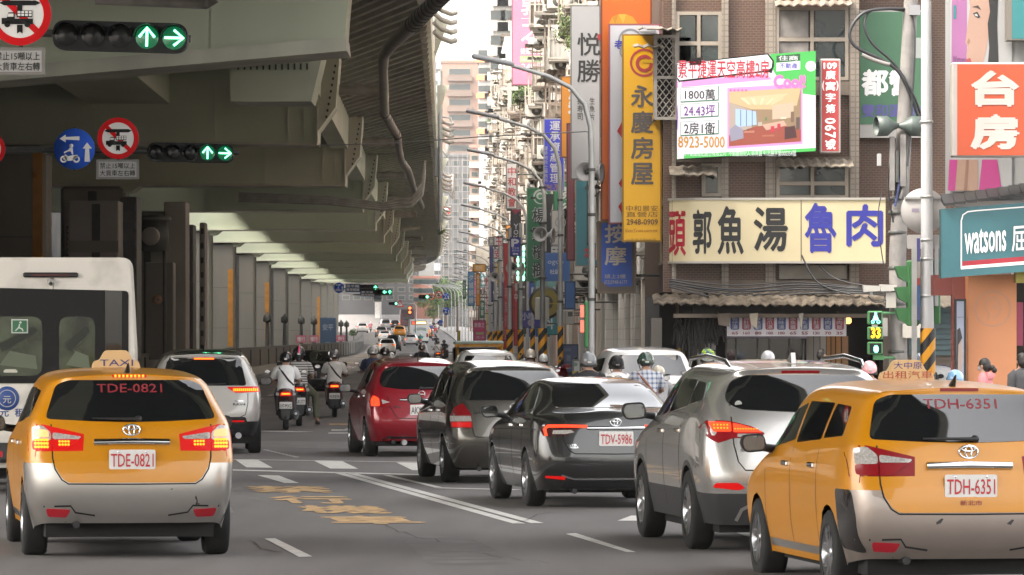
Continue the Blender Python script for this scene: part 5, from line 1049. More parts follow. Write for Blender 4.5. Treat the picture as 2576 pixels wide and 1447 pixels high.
signal('traffic_light', "distant signal with a single green up arrow under the flyover", (925, 724), 38, 4, {3: 'up'}, 0, 'distant green signals', r=.17); signal('traffic_light', "second distant green up-arrow signal, lower and right of the first", (962, 735), 36, 4, {2: 'left', 3: 'up'}, 0, 'distant green signals', r=.17)
signal('traffic_light', "distant green disc signal over the right lanes, left of two red ringed signs", (1066, 747), 25, 3, {2: 'disc'}, 0, 'distant green signals', r=.2); signal('traffic_light', "tiny green disc signal beside the triangular warning sign", (989, 764), 21, 3, {2: 'disc'}, 0, 'distant green signals', r=.2)
redsign("distant red ringed no-turn sign right of the green disc signal", (1085, 747), 25, .34, None, True); redsign("higher distant red ringed sign, second from the green disc signal", (1104, 742), 25, .36, None, True); bikesign("distant blue scooter sign right of the two red ringed signs", (1122, 747), 25, .36)
bikesign("blue scooter sign on a pole beyond the pink for-sale board", (1123, 783), 30, .3); bikesign("small blue scooter sign among the far right signs, left of the pink board", (1108, 812), 28, .26)
o = thing('warning_sign', "distant white triangular warning sign with red edge", 'road sign', ats(1006, 764, 21)); q = MB(); q.prism([(-.5, -.4), (.5, -.4), (0, .48)], (0, 0, 0), X_, Z_, .03, SRED); q.prism([(-.32, -.29), (.32, -.29), (0, .28)], (0, -.008, 0), X_, Z_, .005, SWH); q.bx(-.04, .04, -.02, -.012, -.2, .08, SIGBLK); q.build('panel', o)
o = thing('signal_mast_arm', "pale mast arm with the distant green disc and triangle", 'mast arm', ats(1045, 764, 21)); q = MB(); q.tube([ats(1000, 764, 20.8), ats(1042, 764, 20.8), ats(1046, 770, 20.8), ats(1046, 838, 20.8)], .09, POLE, 8); q.build('arm', o, world=True)
o = thing('speed_limit_sign', "round white speed sign reading 70 on the flyover edge", 'road sign', ats(1122, 531, 30)); q = MB(); q.lathe([(.001, 0), (.33, 0), (.33, -.03)], (0, 0, 0), -Y_, SWH, 28); ringpoly(q, .25, .34, (0, -.006, 0), X_, Z_, .02, SRED, 28); q.text("70", (-.2, -.01, -.15), X_, Z_, .4, .3, SIGBLK, .03); q.build('face', o)
o = thing('red_signal', "distant red lit signal above the bus lane", 'traffic light', ats(1031, 779, 19)); q = MB(); q.bbx(-.25, .25, 0, .2, -.7, .5, SIGBLK, .03); q.build('housing', o); q = MB(); [q.prism(circ(.19, 16, 0, z), (0, -.02, 0), X_, Z_, .01, E((1, .15, .04), .7)) for z in (.2, -.35)]; q.build('lens', o)
# ================================================================ advertising signs
YEL = (.80, .47, .004); 
def sign(name, label, box, s, bgc, items, frame=None, t=.22, arms=2, group='vertical signs along the right street front', side=1, cat='sign', rough=.4):
    bgc = tuple(v * .58 for v in bgc)
    x0, y0, x1, y1 = box; a = ats(x0, y0, s); b = ats(x1, y1, s); d = a.y
    o = thing(name, label, cat, ((a.x + b.x) / 2, d, max(0, b.z)), 0, group); bm_ = mat("sign_face_%02d_%02d_%02d" % tuple(int(v * 99) for v in bgc), bgc, rough=rough, var=.06, vscale=.8, dirt=0)
    f = frame or tuple(v * .6 for v in bgc); fm = P(f); q = MB(); q.bx(a.x, b.x, d, d + t, b.z, a.z, fm); e = .035 if s > 60 else .06
    q.bx(a.x + e, b.x - e, d - .006, d - .002, b.z + e, a.z - e, bm_); k = 0
    def L(): return d - .010 - .0015 * k
    for it in items:
        k += 1; c = P(it[2] if it[0] in 'tvrV' else it[-1]) if not isinstance(it[-1], bpy.types.Material) else it[-1]
        if it[0] == 't':
            u = ats(it[1][1][0], it[1][1][1], s); v = ats(it[1][1][2], it[1][1][3], s); q.text(it[1][0], (u.x, L(), v.z), X_, Z_, v.x - u.x, u.z - v.z, c, it[3] if len(it) > 3 and not isinstance(it[3], tuple) else 0)
        elif it[0] == 'v':
            tx, bb = it[1]; u = ats(bb[0], bb[1], s); v = ats(bb[2], bb[3], s); H = (u.z - v.z) / len(tx); W = v.x - u.x; bo = it[3] if len(it) > 3 else 0
            for i, ch in enumerate(tx):
                if ch != ' ': q.text(ch, (u.x, L(), u.z - H * (i + 1) + H * .07), X_, Z_, W, H * .86, c, bo)
        elif it[0] == 'r': u = ats(it[1][0], it[1][1], s); v = ats(it[1][2], it[1][3], s); q.bx(u.x, v.x, L(), L() + .004, v.z, u.z, c)
        elif it[0] == 'c': u = ats(it[1][0], it[1][1], s); q.prism(circ(it[1][2] / s, 28), (u.x, L(), u.z), X_, Z_, .003, P(it[2]))
        elif it[0] == 'o': u = ats(it[1][0], it[1][1], s); ringpoly(q, it[1][2] / s, it[1][3] / s, (u.x, L(), u.z), X_, Z_, .003, P(it[2]), 36)
        elif it[0] == 'p': q.prism([((px - 1288) / s, CAMZ - (py - HY) / s) for px, py in it[1]], (0, L(), 0), X_, Z_, .003, P(it[2]))
    q.build('panel', o, world=True)
    if arms:
        xe = max(b.x + .8, C(d) + 3.7) if side > 0 else a.x - .6
        for i in range(arms): z = b.z + (a.z - b.z) * (i + .5) / arms; q = MB(); q.tube([(b.x if side > 0 else a.x, d + t / 2, z), (xe, d + t / 2, z)], .03, DKST, 6); q.build('bracket', o, world=True)
    return o
G5 = (.13, .11, .10)
sign('estate_agent_sign', "tall yellow vertical sign with red spiral and grey Chinese characters, largest blade", (1565, 86, 1665, 609), 124.6, (1.0, .52, .003), [
    ('o', (1620, 158, 30, 35.5), (.55, .06, .06)), ('o', (1621, 160, 13.5, 22), (.55, .06, .06)), ('r', (1616, 150, 1650, 159), (.80, .47, .004)), ('p', [(1640, 147), (1656, 150), (1646, 160)], (.55, .06, .06)),
    ('v', ("永慶房屋", (1587, 210, 1644, 470)), G5, .022), ('t', ("中和景安", (1575, 517, 1655, 532)), (.24, .13, .02)), ('t', ("直營店", (1575, 533, 1655, 546)), (.24, .13, .02)), ('t', ("2948-0909", (1576, 551, 1655, 566)), (.22, .12, .04), .02), ('t', ("EverTrust.com.tw", (1574, 576, 1654, 584)), (.42, .12, .02)), ('t', ("101廣(寓)字第0045號", (1575, 600, 1650, 607)), (.3, .18, .03))], arms=3)
sign('white_sign', "tall white vertical sign with blue characters, half behind the yellow spiral sign", (1531, 60, 1662, 564), 124, (.66, .66, .70), [('v', ("老", (1545, 98, 1570, 125)), (.05, .06, .5), .02), ('o', (1585, 102, 26, 30), (.3, .3, .33)), ('o', (1578, 130, 16, 20), (.35, .35, .36)), ('p', [(1552, 330), (1568, 300), (1568, 352)], (.6, .03, .03)), ('p', [(1556, 462), (1570, 440), (1570, 480)], (.6, .03, .03)), ('p', [(1555, 520), (1570, 500), (1570, 545)], (.6, .03, .03)), ('p', [(1600, 80), (1650, 76), (1650, 84)], (.3, .3, .3))], frame=(.35, .1, .12))
sign('orange_sign', "tall orange vertical sign with a faceted yellow dome, rising out of the frame", (1511, -60, 1640, 556), 123.4, (.72, .15, .01), [('p', [(1532, 60), (1540, 43), (1556, 36), (1575, 36), (1592, 43), (1604, 60)], (.75, .36, .02)), ('p', [(1556, 36), (1575, 36), (1568, 60)], (.82, .5, .05)), ('p', [(1540, 43), (1556, 36), (1548, 60)], (.65, .28, .01))])
sign('sushi_sign', "grey white vertical sign with brushed black characters for hand-pressed sushi", (1435, 13, 1511, 452), 93, (.42, .42, .43), [('v', ("悦勝", (1452, 78, 1510, 212)), (.025, .025, .025), .012), ('v', ("握寿司", (1452, 244, 1466, 304)), (.03, .03, .03)), ('v', ("生魚片", (1483, 244, 1496, 304)), (.03, .03, .03)), ('p', [(1502, 88), (1512, 84), (1512, 104), (1504, 100)], (.4, .02, .03))])
sign('teal_sign', "teal vertical sign with black framed white inset, below the sushi sign", (1447, 452, 1506, 670), 91, (.07, .25, .30), [('r', (1476, 440, 1504, 617), (.02, .02, .02)), ('r', (1479, 440, 1502, 612), (.58, .6, .6)), ('r', (1471, 625, 1503, 634), (.5, .06, .07)), ('r', (1471, 638, 1503, 647), (.5, .06, .07)), ('t', ("鑫泰", (1476, 648, 1500, 658)), (.35, .45, .45))], frame=(.25, .25, .22))
sign('maroon_sign', "narrow faded maroon vertical sign left of the teal one", (1425, 310, 1446, 656), 88, (.22, .06, .075), [])
sign('massage_sign', "blue massage sign with grey characters and chamfered brown frame under the orange sign", (1503, 556, 1600, 738), 122.6, (.16, .12, .09), [('p', [(1513, 562), (1590, 562), (1590, 720), (1530, 722), (1513, 708)], (.06, .16, .70)), ('v', ("按摩", (1521, 560, 1576, 672)), (.85, .76, .64), .02), ('t', ("請上2樓", (1521, 690, 1574, 701)), (.6, .55, .5), .01), ('t', ("(02)2948-6177", (1520, 705, 1578, 717)), (.6, .55, .5), .01)], frame=(.28, .21, .14), t=.6)
sign('asset_sign', "deep blue vertical sign with white characters hanging between the lamp poles", (1367, 298, 1420, 481), 81, (.05, .06, .52), [('v', ("運承資產管理", (1383, 303, 1409, 462)), (.62, .62, .66), .015), ('v', ("運承地政士事務所", (1369, 368, 1378, 460)), (.55, .55, .6)), ('t', ("2941-7811", (1371, 464, 1412, 478)), (.6, .35, .04))], frame=(.4, .4, .45))
sign('betel_nut_sign', "big green vertical sign with black outlined characters and a white spiral", (1325, 472, 1386, 709), 74, (.03, .17, .075), [('c', (1360, 495, 19), (.55, .6, .56)), ('c', (1361, 496, 15.5), (.03, .17, .075)), ('c', (1358, 493, 9), (.6, .65, .6)), ('c', (1359, 494, 5), (.1, .3, .15)), ('v', ("楊家檳榔", (1338, 518, 1372, 704)), (.62, .64, .62), .05), ('v', ("楊家檳榔", (1339, 520, 1371, 702)), (.03, .03, .03), .018)], frame=(.15, .3, .2))
sign('parking_sign', "blue parking sign with a big white P and left arrow on a slim pole", (1283, 597, 1310, 645), 85, (.02, .025, .36), [('t', ("P", (1286, 601, 1306, 622)), (.7, .7, .72), .04), ('t', ("安平路", (1288, 622, 1306, 627)), (.7, .7, .72)), ('t', ("最高100", (1288, 628, 1306, 633)), (.7, .7, .72)), ('p', [(1289, 639), (1294, 635), (1294, 637), (1303, 637), (1303, 643), (1300, 643), (1300, 640), (1294, 640), (1294, 643)], (.7, .7, .72))], t=.04, arms=0, group=None)
sign('music_school_sign', "black vertical sign with white latin letters turned sideways", (1284, 527, 1311, 640), 62, (.035, .035, .037), [('p', [(1284, 527), (1297, 540), (1311, 527)], (.28, .03, .06)), ('v', ("YOKO", (1292, 562, 1304, 622)), (.6, .6, .6), .02)])
sign('church_sign', "white vertical church sign with red characters", (1272, 409, 1302, 527), 60, (.66, .63, .60), [('v', ("中和教會", (1277, 418, 1298, 522)), (.5, .05, .05), .012)])
sign('convenience_sign', "white sign with red latin letters between green sign and maroon sign", (1386, 528, 1421, 618), 80, (.62, .60, .56), [('o', (1410, 560, 11, 14), (.4, .4, .4)), ('t', ("KY", (1390, 583, 1414, 597)), (.5, .03, .03), .03)])
sign('repair_sign', "light blue sign with white latin letters above the round yellow sign", (1364, 636, 1434, 708), 84, (.05, .14, .40), [('t', ("ogoo", (1378, 656, 1418, 668)), (.65, .68, .7)), ('t', ("社區", (1383, 678, 1408, 690)), (.65, .68, .7), .02)], frame=(.1, .2, .4))
sign('blue_side_sign', "plain blue sign panel behind the third lamp pole, right of the round sign", (1420, 708, 1448, 778), 86, (.05, .13, .33), [])
sign('teal_mascotless_sign', "white board with teal cloud shapes behind the round yellow sign", (1346, 716, 1400, 800), 80, (.55, .56, .60), [('c', (1372, 712, 14), (.25, .5, .45)), ('c', (1388, 714, 10), (.25, .5, .45)), ('c', (1358, 714, 9), (.25, .5, .45))])
o = thing('round_shop_sign', "round olive and black shop sign on the dark pole above the hazard stripes", 'sign', ats(1372, 762, 95)); q = MB(); q.lathe([(.001, 0), (.42, 0), (.44, -.02), (.44, -.16), (.001, -.16)], (0, 0, 0), -Y_, mat("round_sign_black", (.03, .03, .025), rough=.5), 32); q.build('disc', o); q = MB(); ringpoly(q, .2, .37, (0, -.008, 0), X_, Z_, .004, P((.28, .22, .04)), 32); q.bx(-.3, .36, -.014, -.008, -.04, .0, P((.4, .3, .05))); q.build('emblem', o)
sign('pink_billboard', "huge pink billboard with white characters high on the right, cut by the frame", (1287, -90, 1362, 215), 50, (.80, .25, .38), [('v', ("敦之", (1311, -22, 1361, 110)), (.72, .68, .70), .012), ('r', (1311, 46, 1350, 47.5), (.7, .66, .68)), ('t', ("捷運新店", (1309, 121, 1362, 137)), (.72, .68, .70), .02), ('r', (1308, 141, 1362, 157), (.35, .55, .25)), ('t', ("16-32坪", (1312, 143, 1352, 155)), (.72, .72, .70), .02), ('t', ("2481", (1312, 160, 1352, 178)), (.72, .68, .70), .02)], t=.4)
sign('stacked_lantern_sign', "white lantern sign with red character for jade above its twin", (1241, 594, 1266, 622), 54, (.66, .62, .60), [('t', ("玉", (1246, 597, 1264, 619)), (.5, .05, .07), .02)]); sign('stacked_lantern_sign', "white lantern sign with red character for peace, lower of the pair", (1240, 625, 1266, 652), 54, (.66, .62, .60), [('t', ("安", (1244, 628, 1261, 650)), (.5, .05, .07), .02)])
sign('round_logo_sign', "white box sign with a dark ring left of the jade lantern sign", (1228, 596, 1243, 619), 53.5, (.6, .58, .55), [('o', (1236, 607, 5, 6.5), (.1, .1, .1))])
sign('red_banner', "long red vertical banner left of the parking sign", (1266, 612, 1281, 880), 64, (.45, .03, .035), [('v', ("專業修車", (1269, 720, 1279, 860)), (.5, .3, .3))]); sign('red_banner', "red vertical banner with white marks just right of the parking pole", (1292, 648, 1303, 870), 72, (.48, .03, .04), [('v', ("大特價中", (1294, 660, 1302, 760)), (.6, .5, .5), .02)])
sign('grey_banner', "dark mauve grey vertical banner left of the green sign base", (1306, 650, 1324, 840), 68, (.10, .085, .09), [('c', (1318, 722, 3), (.6, .6, .6)), ('c', (1317, 748, 3), (.6, .6, .6))])
sign('cream_board', "cream wall board with faint lettering behind the lamp arms", (1196, 618, 1232, 672), 30, (.62, .56, .47), [('v', ("上", (1208, 634, 1218, 646)), (.4, .35, .3))], t=.3)
sign('orange_box_sign', "bright orange box sign over a yellow strip, far right row", (1189, 664, 1222, 685), 41, (.70, .33, .05), [('t', ("飲料", (1196, 668, 1214, 680)), (.75, .6, .4), .02)]); sign('sky_blue_sign', "pale blue vertical sign with white characters far down the row", (1176, 683, 1194, 770), 40, (.13, .33, .58), [('v', ("夕城訓練", (1179, 690, 1191, 765)), (.66, .68, .7), .03)]); sign('orange_strip_sign', "orange vertical strip sign right of the pale blue one", (1196, 687, 1209, 770), 41, (.62, .24, .03), [('v', ("功夫茶飲", (1198, 692, 1207, 740)), (.6, .5, .4), .02)])
sign('violet_strip', "deep violet blue vertical strip sign left of the yellow strip", (1232, 600, 1240, 760), 47, (.07, .07, .30), []); sign('yellow_strip', "pale yellow vertical strip sign right of the violet strip", (1241, 660, 1256, 716), 48, (.62, .42, .10), [])
sign('white_strip', "white vertical strip with blue characters near the small horn", (1256, 690, 1266, 800), 52, (.55, .58, .62), [('v', ("美容院", (1258, 700, 1265, 770)), (.1, .15, .4), .02)]); sign('green_strip', "green vertical strip sign with white characters behind the far lamp poles", (1207, 756, 1219, 800), 38, (.04, .22, .12), [('v', ("停車", (1209, 760, 1217, 796)), (.6, .65, .6), .02)])
sign('green_strip', "small green vertical sign left of the pale blue one", (1164, 706, 1172, 752), 34, (.05, .28, .14), [('v', ("牙醫", (1165, 710, 1171, 748)), (.6, .65, .6), .02)]); sign('pink_board', "magenta for-sale board with white characters on the far pavement", (1190, 806, 1222, 862), 40, (.55, .06, .18), [('t', ("敦南之", (1193, 812, 1219, 824)), (.7, .6, .65), .02), ('r', (1197, 836, 1217, 842), (.4, .5, .25)), ('t', ("2481-36", (1196, 845, 1218, 852)), (.7, .6, .65))], arms=0)
sign('violet_awning_board', "violet awning board with a pale round badge below the green sign", (1308, 782, 1362, 825), 72, (.06, .055, .28), [('t', ("小吃", (1312, 786, 1345, 806)), (.5, .5, .6), .03), ('c', (1336, 812, 9), (.45, .35, .4))]); sign('folding_board', "slate blue leaning banner board behind the hazard striped poles", (1415, 866, 1455, 940), 96, (.09, .12, .22), [('t', ("oooo", (1418, 876, 1436, 884)), (.3, .33, .42)), ('v', ("居社", (1424, 892, 1436, 930)), (.3, .33, .42), .02)], arms=0)
sign('yellow_flag_sign', "tiny yellow notice on the far kerb beside the bus", (1150, 832, 1158, 858), 30, (.6, .45, .02), [], arms=0); sign('white_corner_sign', "small white sign with colourful globe, left of the grey helmet", (1440, 905, 1462, 948), 118, (.62, .62, .6), [('c', (1448, 917, 5), (.2, .35, .3)), ('r', (1440, 934, 1462, 948), (.62, .5, .02))], arms=0, group=None)
# many smaller signs further on, one by one
rnd = random.Random(11); cols = [("teal", (.06, .25, .28)), ("red", (.45, .03, .04)), ("white", (.62, .61, .6)), ("yellow", (.62, .42, .05)), ("blue", (.04, .1, .38)), ("green", (.04, .22, .1)), ("pink", (.6, .15, .25)), ("orange", (.62, .25, .03)), ("lilac", (.35, .3, .5)), ("black", (.03, .03, .03))]
words = ["藥局", "當鋪", "火鍋", "理髮", "牙科", "茶行", "五金", "眼鏡", "機車", "便當", "水電", "鐘錶"]
szs = ["short", "slim", "squat", "broad", "long", "tiny"]
seen = set()
for i in range(64):
    d = rnd.uniform(150, 620); s = F / d; cn, cc = cols[i % 10]; sz = szs[(i // 10) % 6]; nearest = min(range(26), key=lambda k: abs(LD[k] - d))
    w = rnd.uniform(.6, 1.1); h = {'short': 1.3, 'slim': 2.4, 'squat': .8, 'broad': 1.6, 'long': 3.6, 'tiny': .6}[sz]; zc = rnd.uniform(3.0, 8.5) if i % 3 else rnd.uniform(2.3, 4.0); x1 = C(d) + rnd.uniform(2.7, 3.4); off = (1288 + (x1 - w) * s, HY - (zc + h / 2 - CAMZ) * s, 1288 + x1 * s, HY - (zc - h / 2 - CAMZ) * s)
    lab = "%s %s shop sign %s, near the %s curved street lamp" % (sz, cn, "high up" if zc > 5 else "low over the pavement", ORD[nearest])
    if lab in seen: continue
    seen.add(lab); bx = (off[0] + (off[2] - off[0]) * .2, off[1] + (off[3] - off[1]) * .1, off[0] + (off[2] - off[0]) * .8, off[1] + (off[3] - off[1]) * .9)
    lc = (.65, .64, .62) if cn not in ("white", "yellow") else (.4, .05, .05)
    sign('shop_sign', lab, off, s, cc, [('v', (rnd.choice(words), bx), lc, .02)], arms=1)
o = thing('led_strip', "two columns of green lit dots beside the green vertical sign", 'light strip', ats(1310, 650, 73), 0); q = MB()
for k in range(6):
    for j in (0, 1): p = ats(1303 + j * 14, 625 + k * 15, 73); q.ell(p, (.05, .03, .1), E((.2, 1, .45), .7), 8, 6, z0=-1)
q.build('lights', o, world=True)
# ================================================================ corner eatery building
BRICK = tilemat("brown_tile", (.082, .036, .020), (.064, .029, .018), (.115, .08, .056), .11, .05, msize=.14); BEIGE = tilemat("beige_tile", (.24, .2, .16), (.21, .175, .14), (.15, .125, .1), .11, .11, msize=.12, off=0); GRIME = mat("grimy_wall", (.15, .12, .095), rough=.85, var=.35, vscale=1.2, streak=True)
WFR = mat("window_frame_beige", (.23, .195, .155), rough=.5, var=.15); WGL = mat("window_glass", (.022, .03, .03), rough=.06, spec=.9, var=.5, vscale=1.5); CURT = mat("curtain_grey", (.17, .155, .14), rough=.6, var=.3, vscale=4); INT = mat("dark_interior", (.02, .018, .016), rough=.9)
SC = 125.0; DC = F / SC
def cx(p): return (p - 1288) / SC
def czz(p): return CAMZ - (p - HY) / SC
bd = thing('corner_building', "brown tiled corner building above the fish soup eatery", 'building', (cx(1950), DC + 6, 0))
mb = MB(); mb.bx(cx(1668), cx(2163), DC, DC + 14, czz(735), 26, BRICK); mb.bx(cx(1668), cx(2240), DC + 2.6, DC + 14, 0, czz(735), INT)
mb.build('wall', bd, world=True)
mb = MB()
for x0, x1 in ((1925, 1950), (2136, 2160), (1815, 1832), (1690, 1700)): mb.bx(cx(x0), cx(x1), DC - .12, DC - .003, czz(735), 26, BEIGE)
for y0, y1 in ((205, 240), (705, 738), (395, 408)): mb.bx(cx(1690), cx(2160), DC - .09, DC - .002, czz(y1), czz(y0), GRIME)
mb.build('pilasters', bd, world=True)
def window(x0, y0, x1, y1, cols_, tr, tp=None, curtain=()):
    q = MB(); fw = .07; a, b, t, bt = cx(x0), cx(x1), czz(y0), czz(y1)
    q.bx(a, b, DC - .10, DC - .004, t - fw, t, WFR); q.bx(a, b, DC - .10, DC - .004, bt, bt + fw, WFR); q.bx(a, a + fw, DC - .10, DC - .004, bt + fw, t - fw, WFR); q.bx(b - fw, b, DC - .10, DC - .004, bt + fw, t - fw, WFR)
    for k in range(1, cols_): m_ = a + (b - a) * k / cols_; q.bx(m_ - .035, m_ + .035, DC - .098, DC - .005, bt + fw, t - fw, WFR)
    if tr: z = czz(tr); q.bx(a + fw, b - fw, DC - .095, DC - .006, z - .04, z + .04, WFR)
    f = q.build('window', bd, world=True); 
    for k in range(cols_):
        l = a + (b - a) * k / cols_ + .07; r = a + (b - a) * (k + 1) / cols_ - .07
        for r_, (z0, z1) in enumerate(((bt + .08, (czz(tr) if tr else t) - .05), ((czz(tr) if tr else t) + .05, t - .08))):
            if z1 - z0 < .05: continue
            q = MB(); q.bx(l, r, DC - .05, DC - .02, z0, z1, CURT if (k, r_) in curtain else WGL); g_ = q.build('pane', f); g_.location = (-bd.location.x, -bd.location.y, -bd.location.z)
window(1950, 18, 2134, 203, 2, 100, curtain=((0, 0), (0, 1))); window(1952, 412, 2134, 500, 2, 462); window(1700, 30, 1815, 205, 2, 110); window(1765, 412, 1815, 495, 1, None); window(1950, -215, 2134, -30, 2, -130)
mb = MB(); mb.bx(cx(1832), cx(1925), DC - .05, DC - .01, czz(560 + 150), czz(660), BRICK); mb.bx(cx(1960), cx(2130), DC - .06, DC - .01, czz(702), czz(668), mat("louvre_beige", (.22, .2, .17), rough=.6, var=.2)); mb.build('spandrel', bd, world=True)
# ledges, little rusted canopies, cages, air conditioners
TIN = mat("rusty_tin", (.19, .16, .125), rough=.7, var=.45, vscale=4); RUST = mat("rusty_iron", (.10, .065, .045), rough=.8, var=.4, vscale=5); AC = mat("air_conditioner_beige", (.36, .34, .30), rough=.6, var=.15, vscale=3)
def tin(par, x0, x1, y, zt, drop, dep, m=TIN, name='tin_canopy', seed=0):
    rn = random.Random(seed); q = MB(); n = max(6, int((x1 - x0) / .09)); vs = []
    for i in range(n + 1):
        u = x0 + (x1 - x0) * i / n; wv = .035 * (i % 2) + rn.uniform(-.012, .012); e = rn.uniform(-.05, .05)
        vs += [(u, y, zt + wv), (u, y - dep * .5, zt - drop * .5 + wv), (u, y - dep + e, zt - drop + wv + e * .3)]
    q.add(vs, [(i * 3 + j, i * 3 + j + 1, i * 3 + 4 + j, i * 3 + 3 + j) for i in range(n) for j in (0, 1)], m)
    q.add([(a, b, c - .02) for a, b, c in vs], [(i * 3 + j, i * 3 + 3 + j, i * 3 + 4 + j, i * 3 + 1 + j) for i in range(n) for j in (0, 1)], m); return q.build(name, par, world=True)
tin(bd, cx(1950), cx(2142), DC - .1, czz(402), .16, .55, seed=1); tin(bd, cx(1682), cx(1800), DC - .1, czz(420), .2, .7, seed=2); tin(bd, cx(1948), cx(2140), DC - .1, czz(4), .12, .45, seed=3)
lc = thing('window_cage', "grey diamond mesh window cage jutting from the corner building over the yellow sign", 'window cage', (cx(1660), DC + 1.5, czz(330))); q = MB(); A0, A1, B0, B1, Zb, Zt = cx(1648), cx(1700), DC - .35, DC + 2.2, czz(300), czz(95)
for x in (A0, A1):
    for y in (B0, B1): q.bx(x - .03, x + .03, y - .03, y + .03, Zb, Zt, mat("cage_grey", (.24, .215, .185), rough=.6, var=.2))
for z in (Zb, Zt, (Zb + Zt) / 2): q.bx(A0 - .03, A1 + .03, B0 - .035, B0 + .02, z - .03, z + .03, MATS["cage_grey"]); q.bx(A0 - .035, A0 + .02, B0, B1, z - .03, z + .03, MATS["cage_grey"])
q.build('frame', lc, world=True); q = MB(); W = A1 - A0; H = Zt - Zb
for k in range(-9, 14):
    for sg in (1, -1):
        pts = []
        for e in range(2): pass
        z0 = Zb + k * .17; p0 = (A0, z0) if sg > 0 else (A1, z0); p1 = (A1, z0 + W * 1.3) if sg > 0 else (A0, z0 + W * 1.3)
        def cl(z): return max(Zb, min(Zt, z))
        t0 = (cl(p0[1]) - p0[1]) / (p1[1] - p0[1]); t1 = (cl(p1[1]) - p0[1]) / (p1[1] - p0[1])
        if t1 > t0: q.tube([(p0[0] + (p1[0] - p0[0]) * t0, B0 - .01, p0[1] + (p1[1] - p0[1]) * t0), (p0[0] + (p1[0] - p0[0]) * t1, B0 - .01, p0[1] + (p1[1] - p0[1]) * t1)], .011, MATS["cage_grey"], 4)
q.build('diamond_mesh', lc, world=True); q = MB(); q.bx(A0 + .05, A1 + .3, B0 + .3, B1, Zb, Zt, INT); q.build('backing', lc, world=True); tin(lc, A0 - .35, A1 + .1, B0 + .9, Zt + .22, .12, 1.5, seed=5); tin(lc, A0 - .45, A0 + .15, B0 + .3, Zt - .15, .1, .9, seed=6)
q = MB(); [q.bx(A0 - .03, A0 - .01, B0 + .2 + k * .22, B0 + .3 + k * .22, Zb + .05, Zt - .05, MATS["cage_grey"]) for k in range(9)]; q.build('side_bars', lc, world=True)
# curved fascia: fish soup sign
def curve_path():
    pts = [(cx(1668), DC + 2.2), (cx(1668), DC + .6)]
    for k in range(1, 9): a = math.pi * .5 * k / 8; pts.append((cx(1668) + .75 - .75 * math.cos(a), DC + .6 - 1.1 * math.sin(a)))
    pts.append((cx(2222), DC - .62)); L = [0]
    for p, q_ in zip(pts, pts[1:]): L.append(L[-1] + math.hypot(q_[0] - p[0], q_[1] - p[1]))
    return pts, L
def onpath(path, u, off):
    pts, L = path
    for i in range(len(pts) - 1):
        if u <= L[i + 1] or i == len(pts) - 2:
            t = (u - L[i]) / (L[i + 1] - L[i]); dx, dy = pts[i + 1][0] - pts[i][0], pts[i + 1][1] - pts[i][1]; l = math.hypot(dx, dy); return (pts[i][0] + dx * t + dy / l * off, pts[i][1] + dy * t - dx / l * off)
PTH = curve_path(); fs_ = thing('eatery_sign', "long curved cream shop sign with big black, blue and red characters for fish soup", 'sign', (cx(1950), DC - .5, czz(665))); CREAM = mat("sign_cream_aged", (.37, .315, .20), rough=.35, var=.12, vscale=.6, emit=.02, ecol=(1, .85, .5)); z0, z1 = czz(660), czz(505)
q = MB(); pts, Ls = PTH; n = 60
us = [Ls[-1] * i / n for i in range(n + 1)]
q.add([(*onpath(PTH, u, 0), z) for u in us for z in (z0, z1)], [(2 * i, 2 * i + 2, 2 * i + 3, 2 * i + 1) for i in range(n)], CREAM, True)
q.add([(*onpath(PTH, u, -.35), z) for u in us for z in (z0, z1)], [(2 * i, 2 * i + 1, 2 * i + 3, 2 * i + 2) for i in range(n)], GRIME); q.build('panel', fs_, world=True)
q = MB()
for zz in (z0 - .03, z1): q.add([(*onpath(PTH, u, o_), z) for u in us for o_, z in ((.03, zz), (.03, zz + .045), (-.36, zz + .045), (-.36, zz))], [(4 * i + j, 4 * i + 4 + j, 4 * i + 4 + (j + 1) % 4, 4 * i + (j + 1) % 4) for i in range(n) for j in range(4)], P((.5, .47, .42)))
u0 = Ls[-1] - (2222 - 2010) / SC; q.add([(*onpath(PTH, u0 + e, .004), z) for e in (0, .02) for z in (z0, z1)], [(0, 2, 3, 1)], P((.2, .17, .1))); q.build('trim', fs_, world=True)
def pathtext(t, ua, ub, za, zb, m, bold, name='lettering'):
    v_, f_, _ = glyphs(t, bold); q = MB(); q.add([(*onpath(PTH, ua + (ub - ua) * x, .008 + k_ * LAY), za + (zb - za) * y) for x, y, k_ in v_], f_, m); q.build(name, fs_, world=True)
INK = P((.018, .018, .016)); BLU = P((.03, .035, .36)); REDI = P((.55, .03, .06)); U = lambda px: Ls[-1] - (2222 - px) / SC
for t, a, b, ya, yb, m in (("郭", 1740, 1788, 528, 640, INK), ("魚", 1802, 1868, 520, 642, INK), ("湯", 1892, 1978, 522, 634, INK), ("魯", 2020, 2100, 512, 638, BLU), ("肉", 2124, 2216, 516, 622, BLU)): pathtext(t, U(a), U(b), czz(yb), czz(ya), m, .026)
pathtext("頭", U(1700) - .35, U(1722), czz(645), czz(532), REDI, .02); pathtext("魚", U(1700) - 1.2, U(1700) - .6, czz(640), czz(545), REDI, .03)
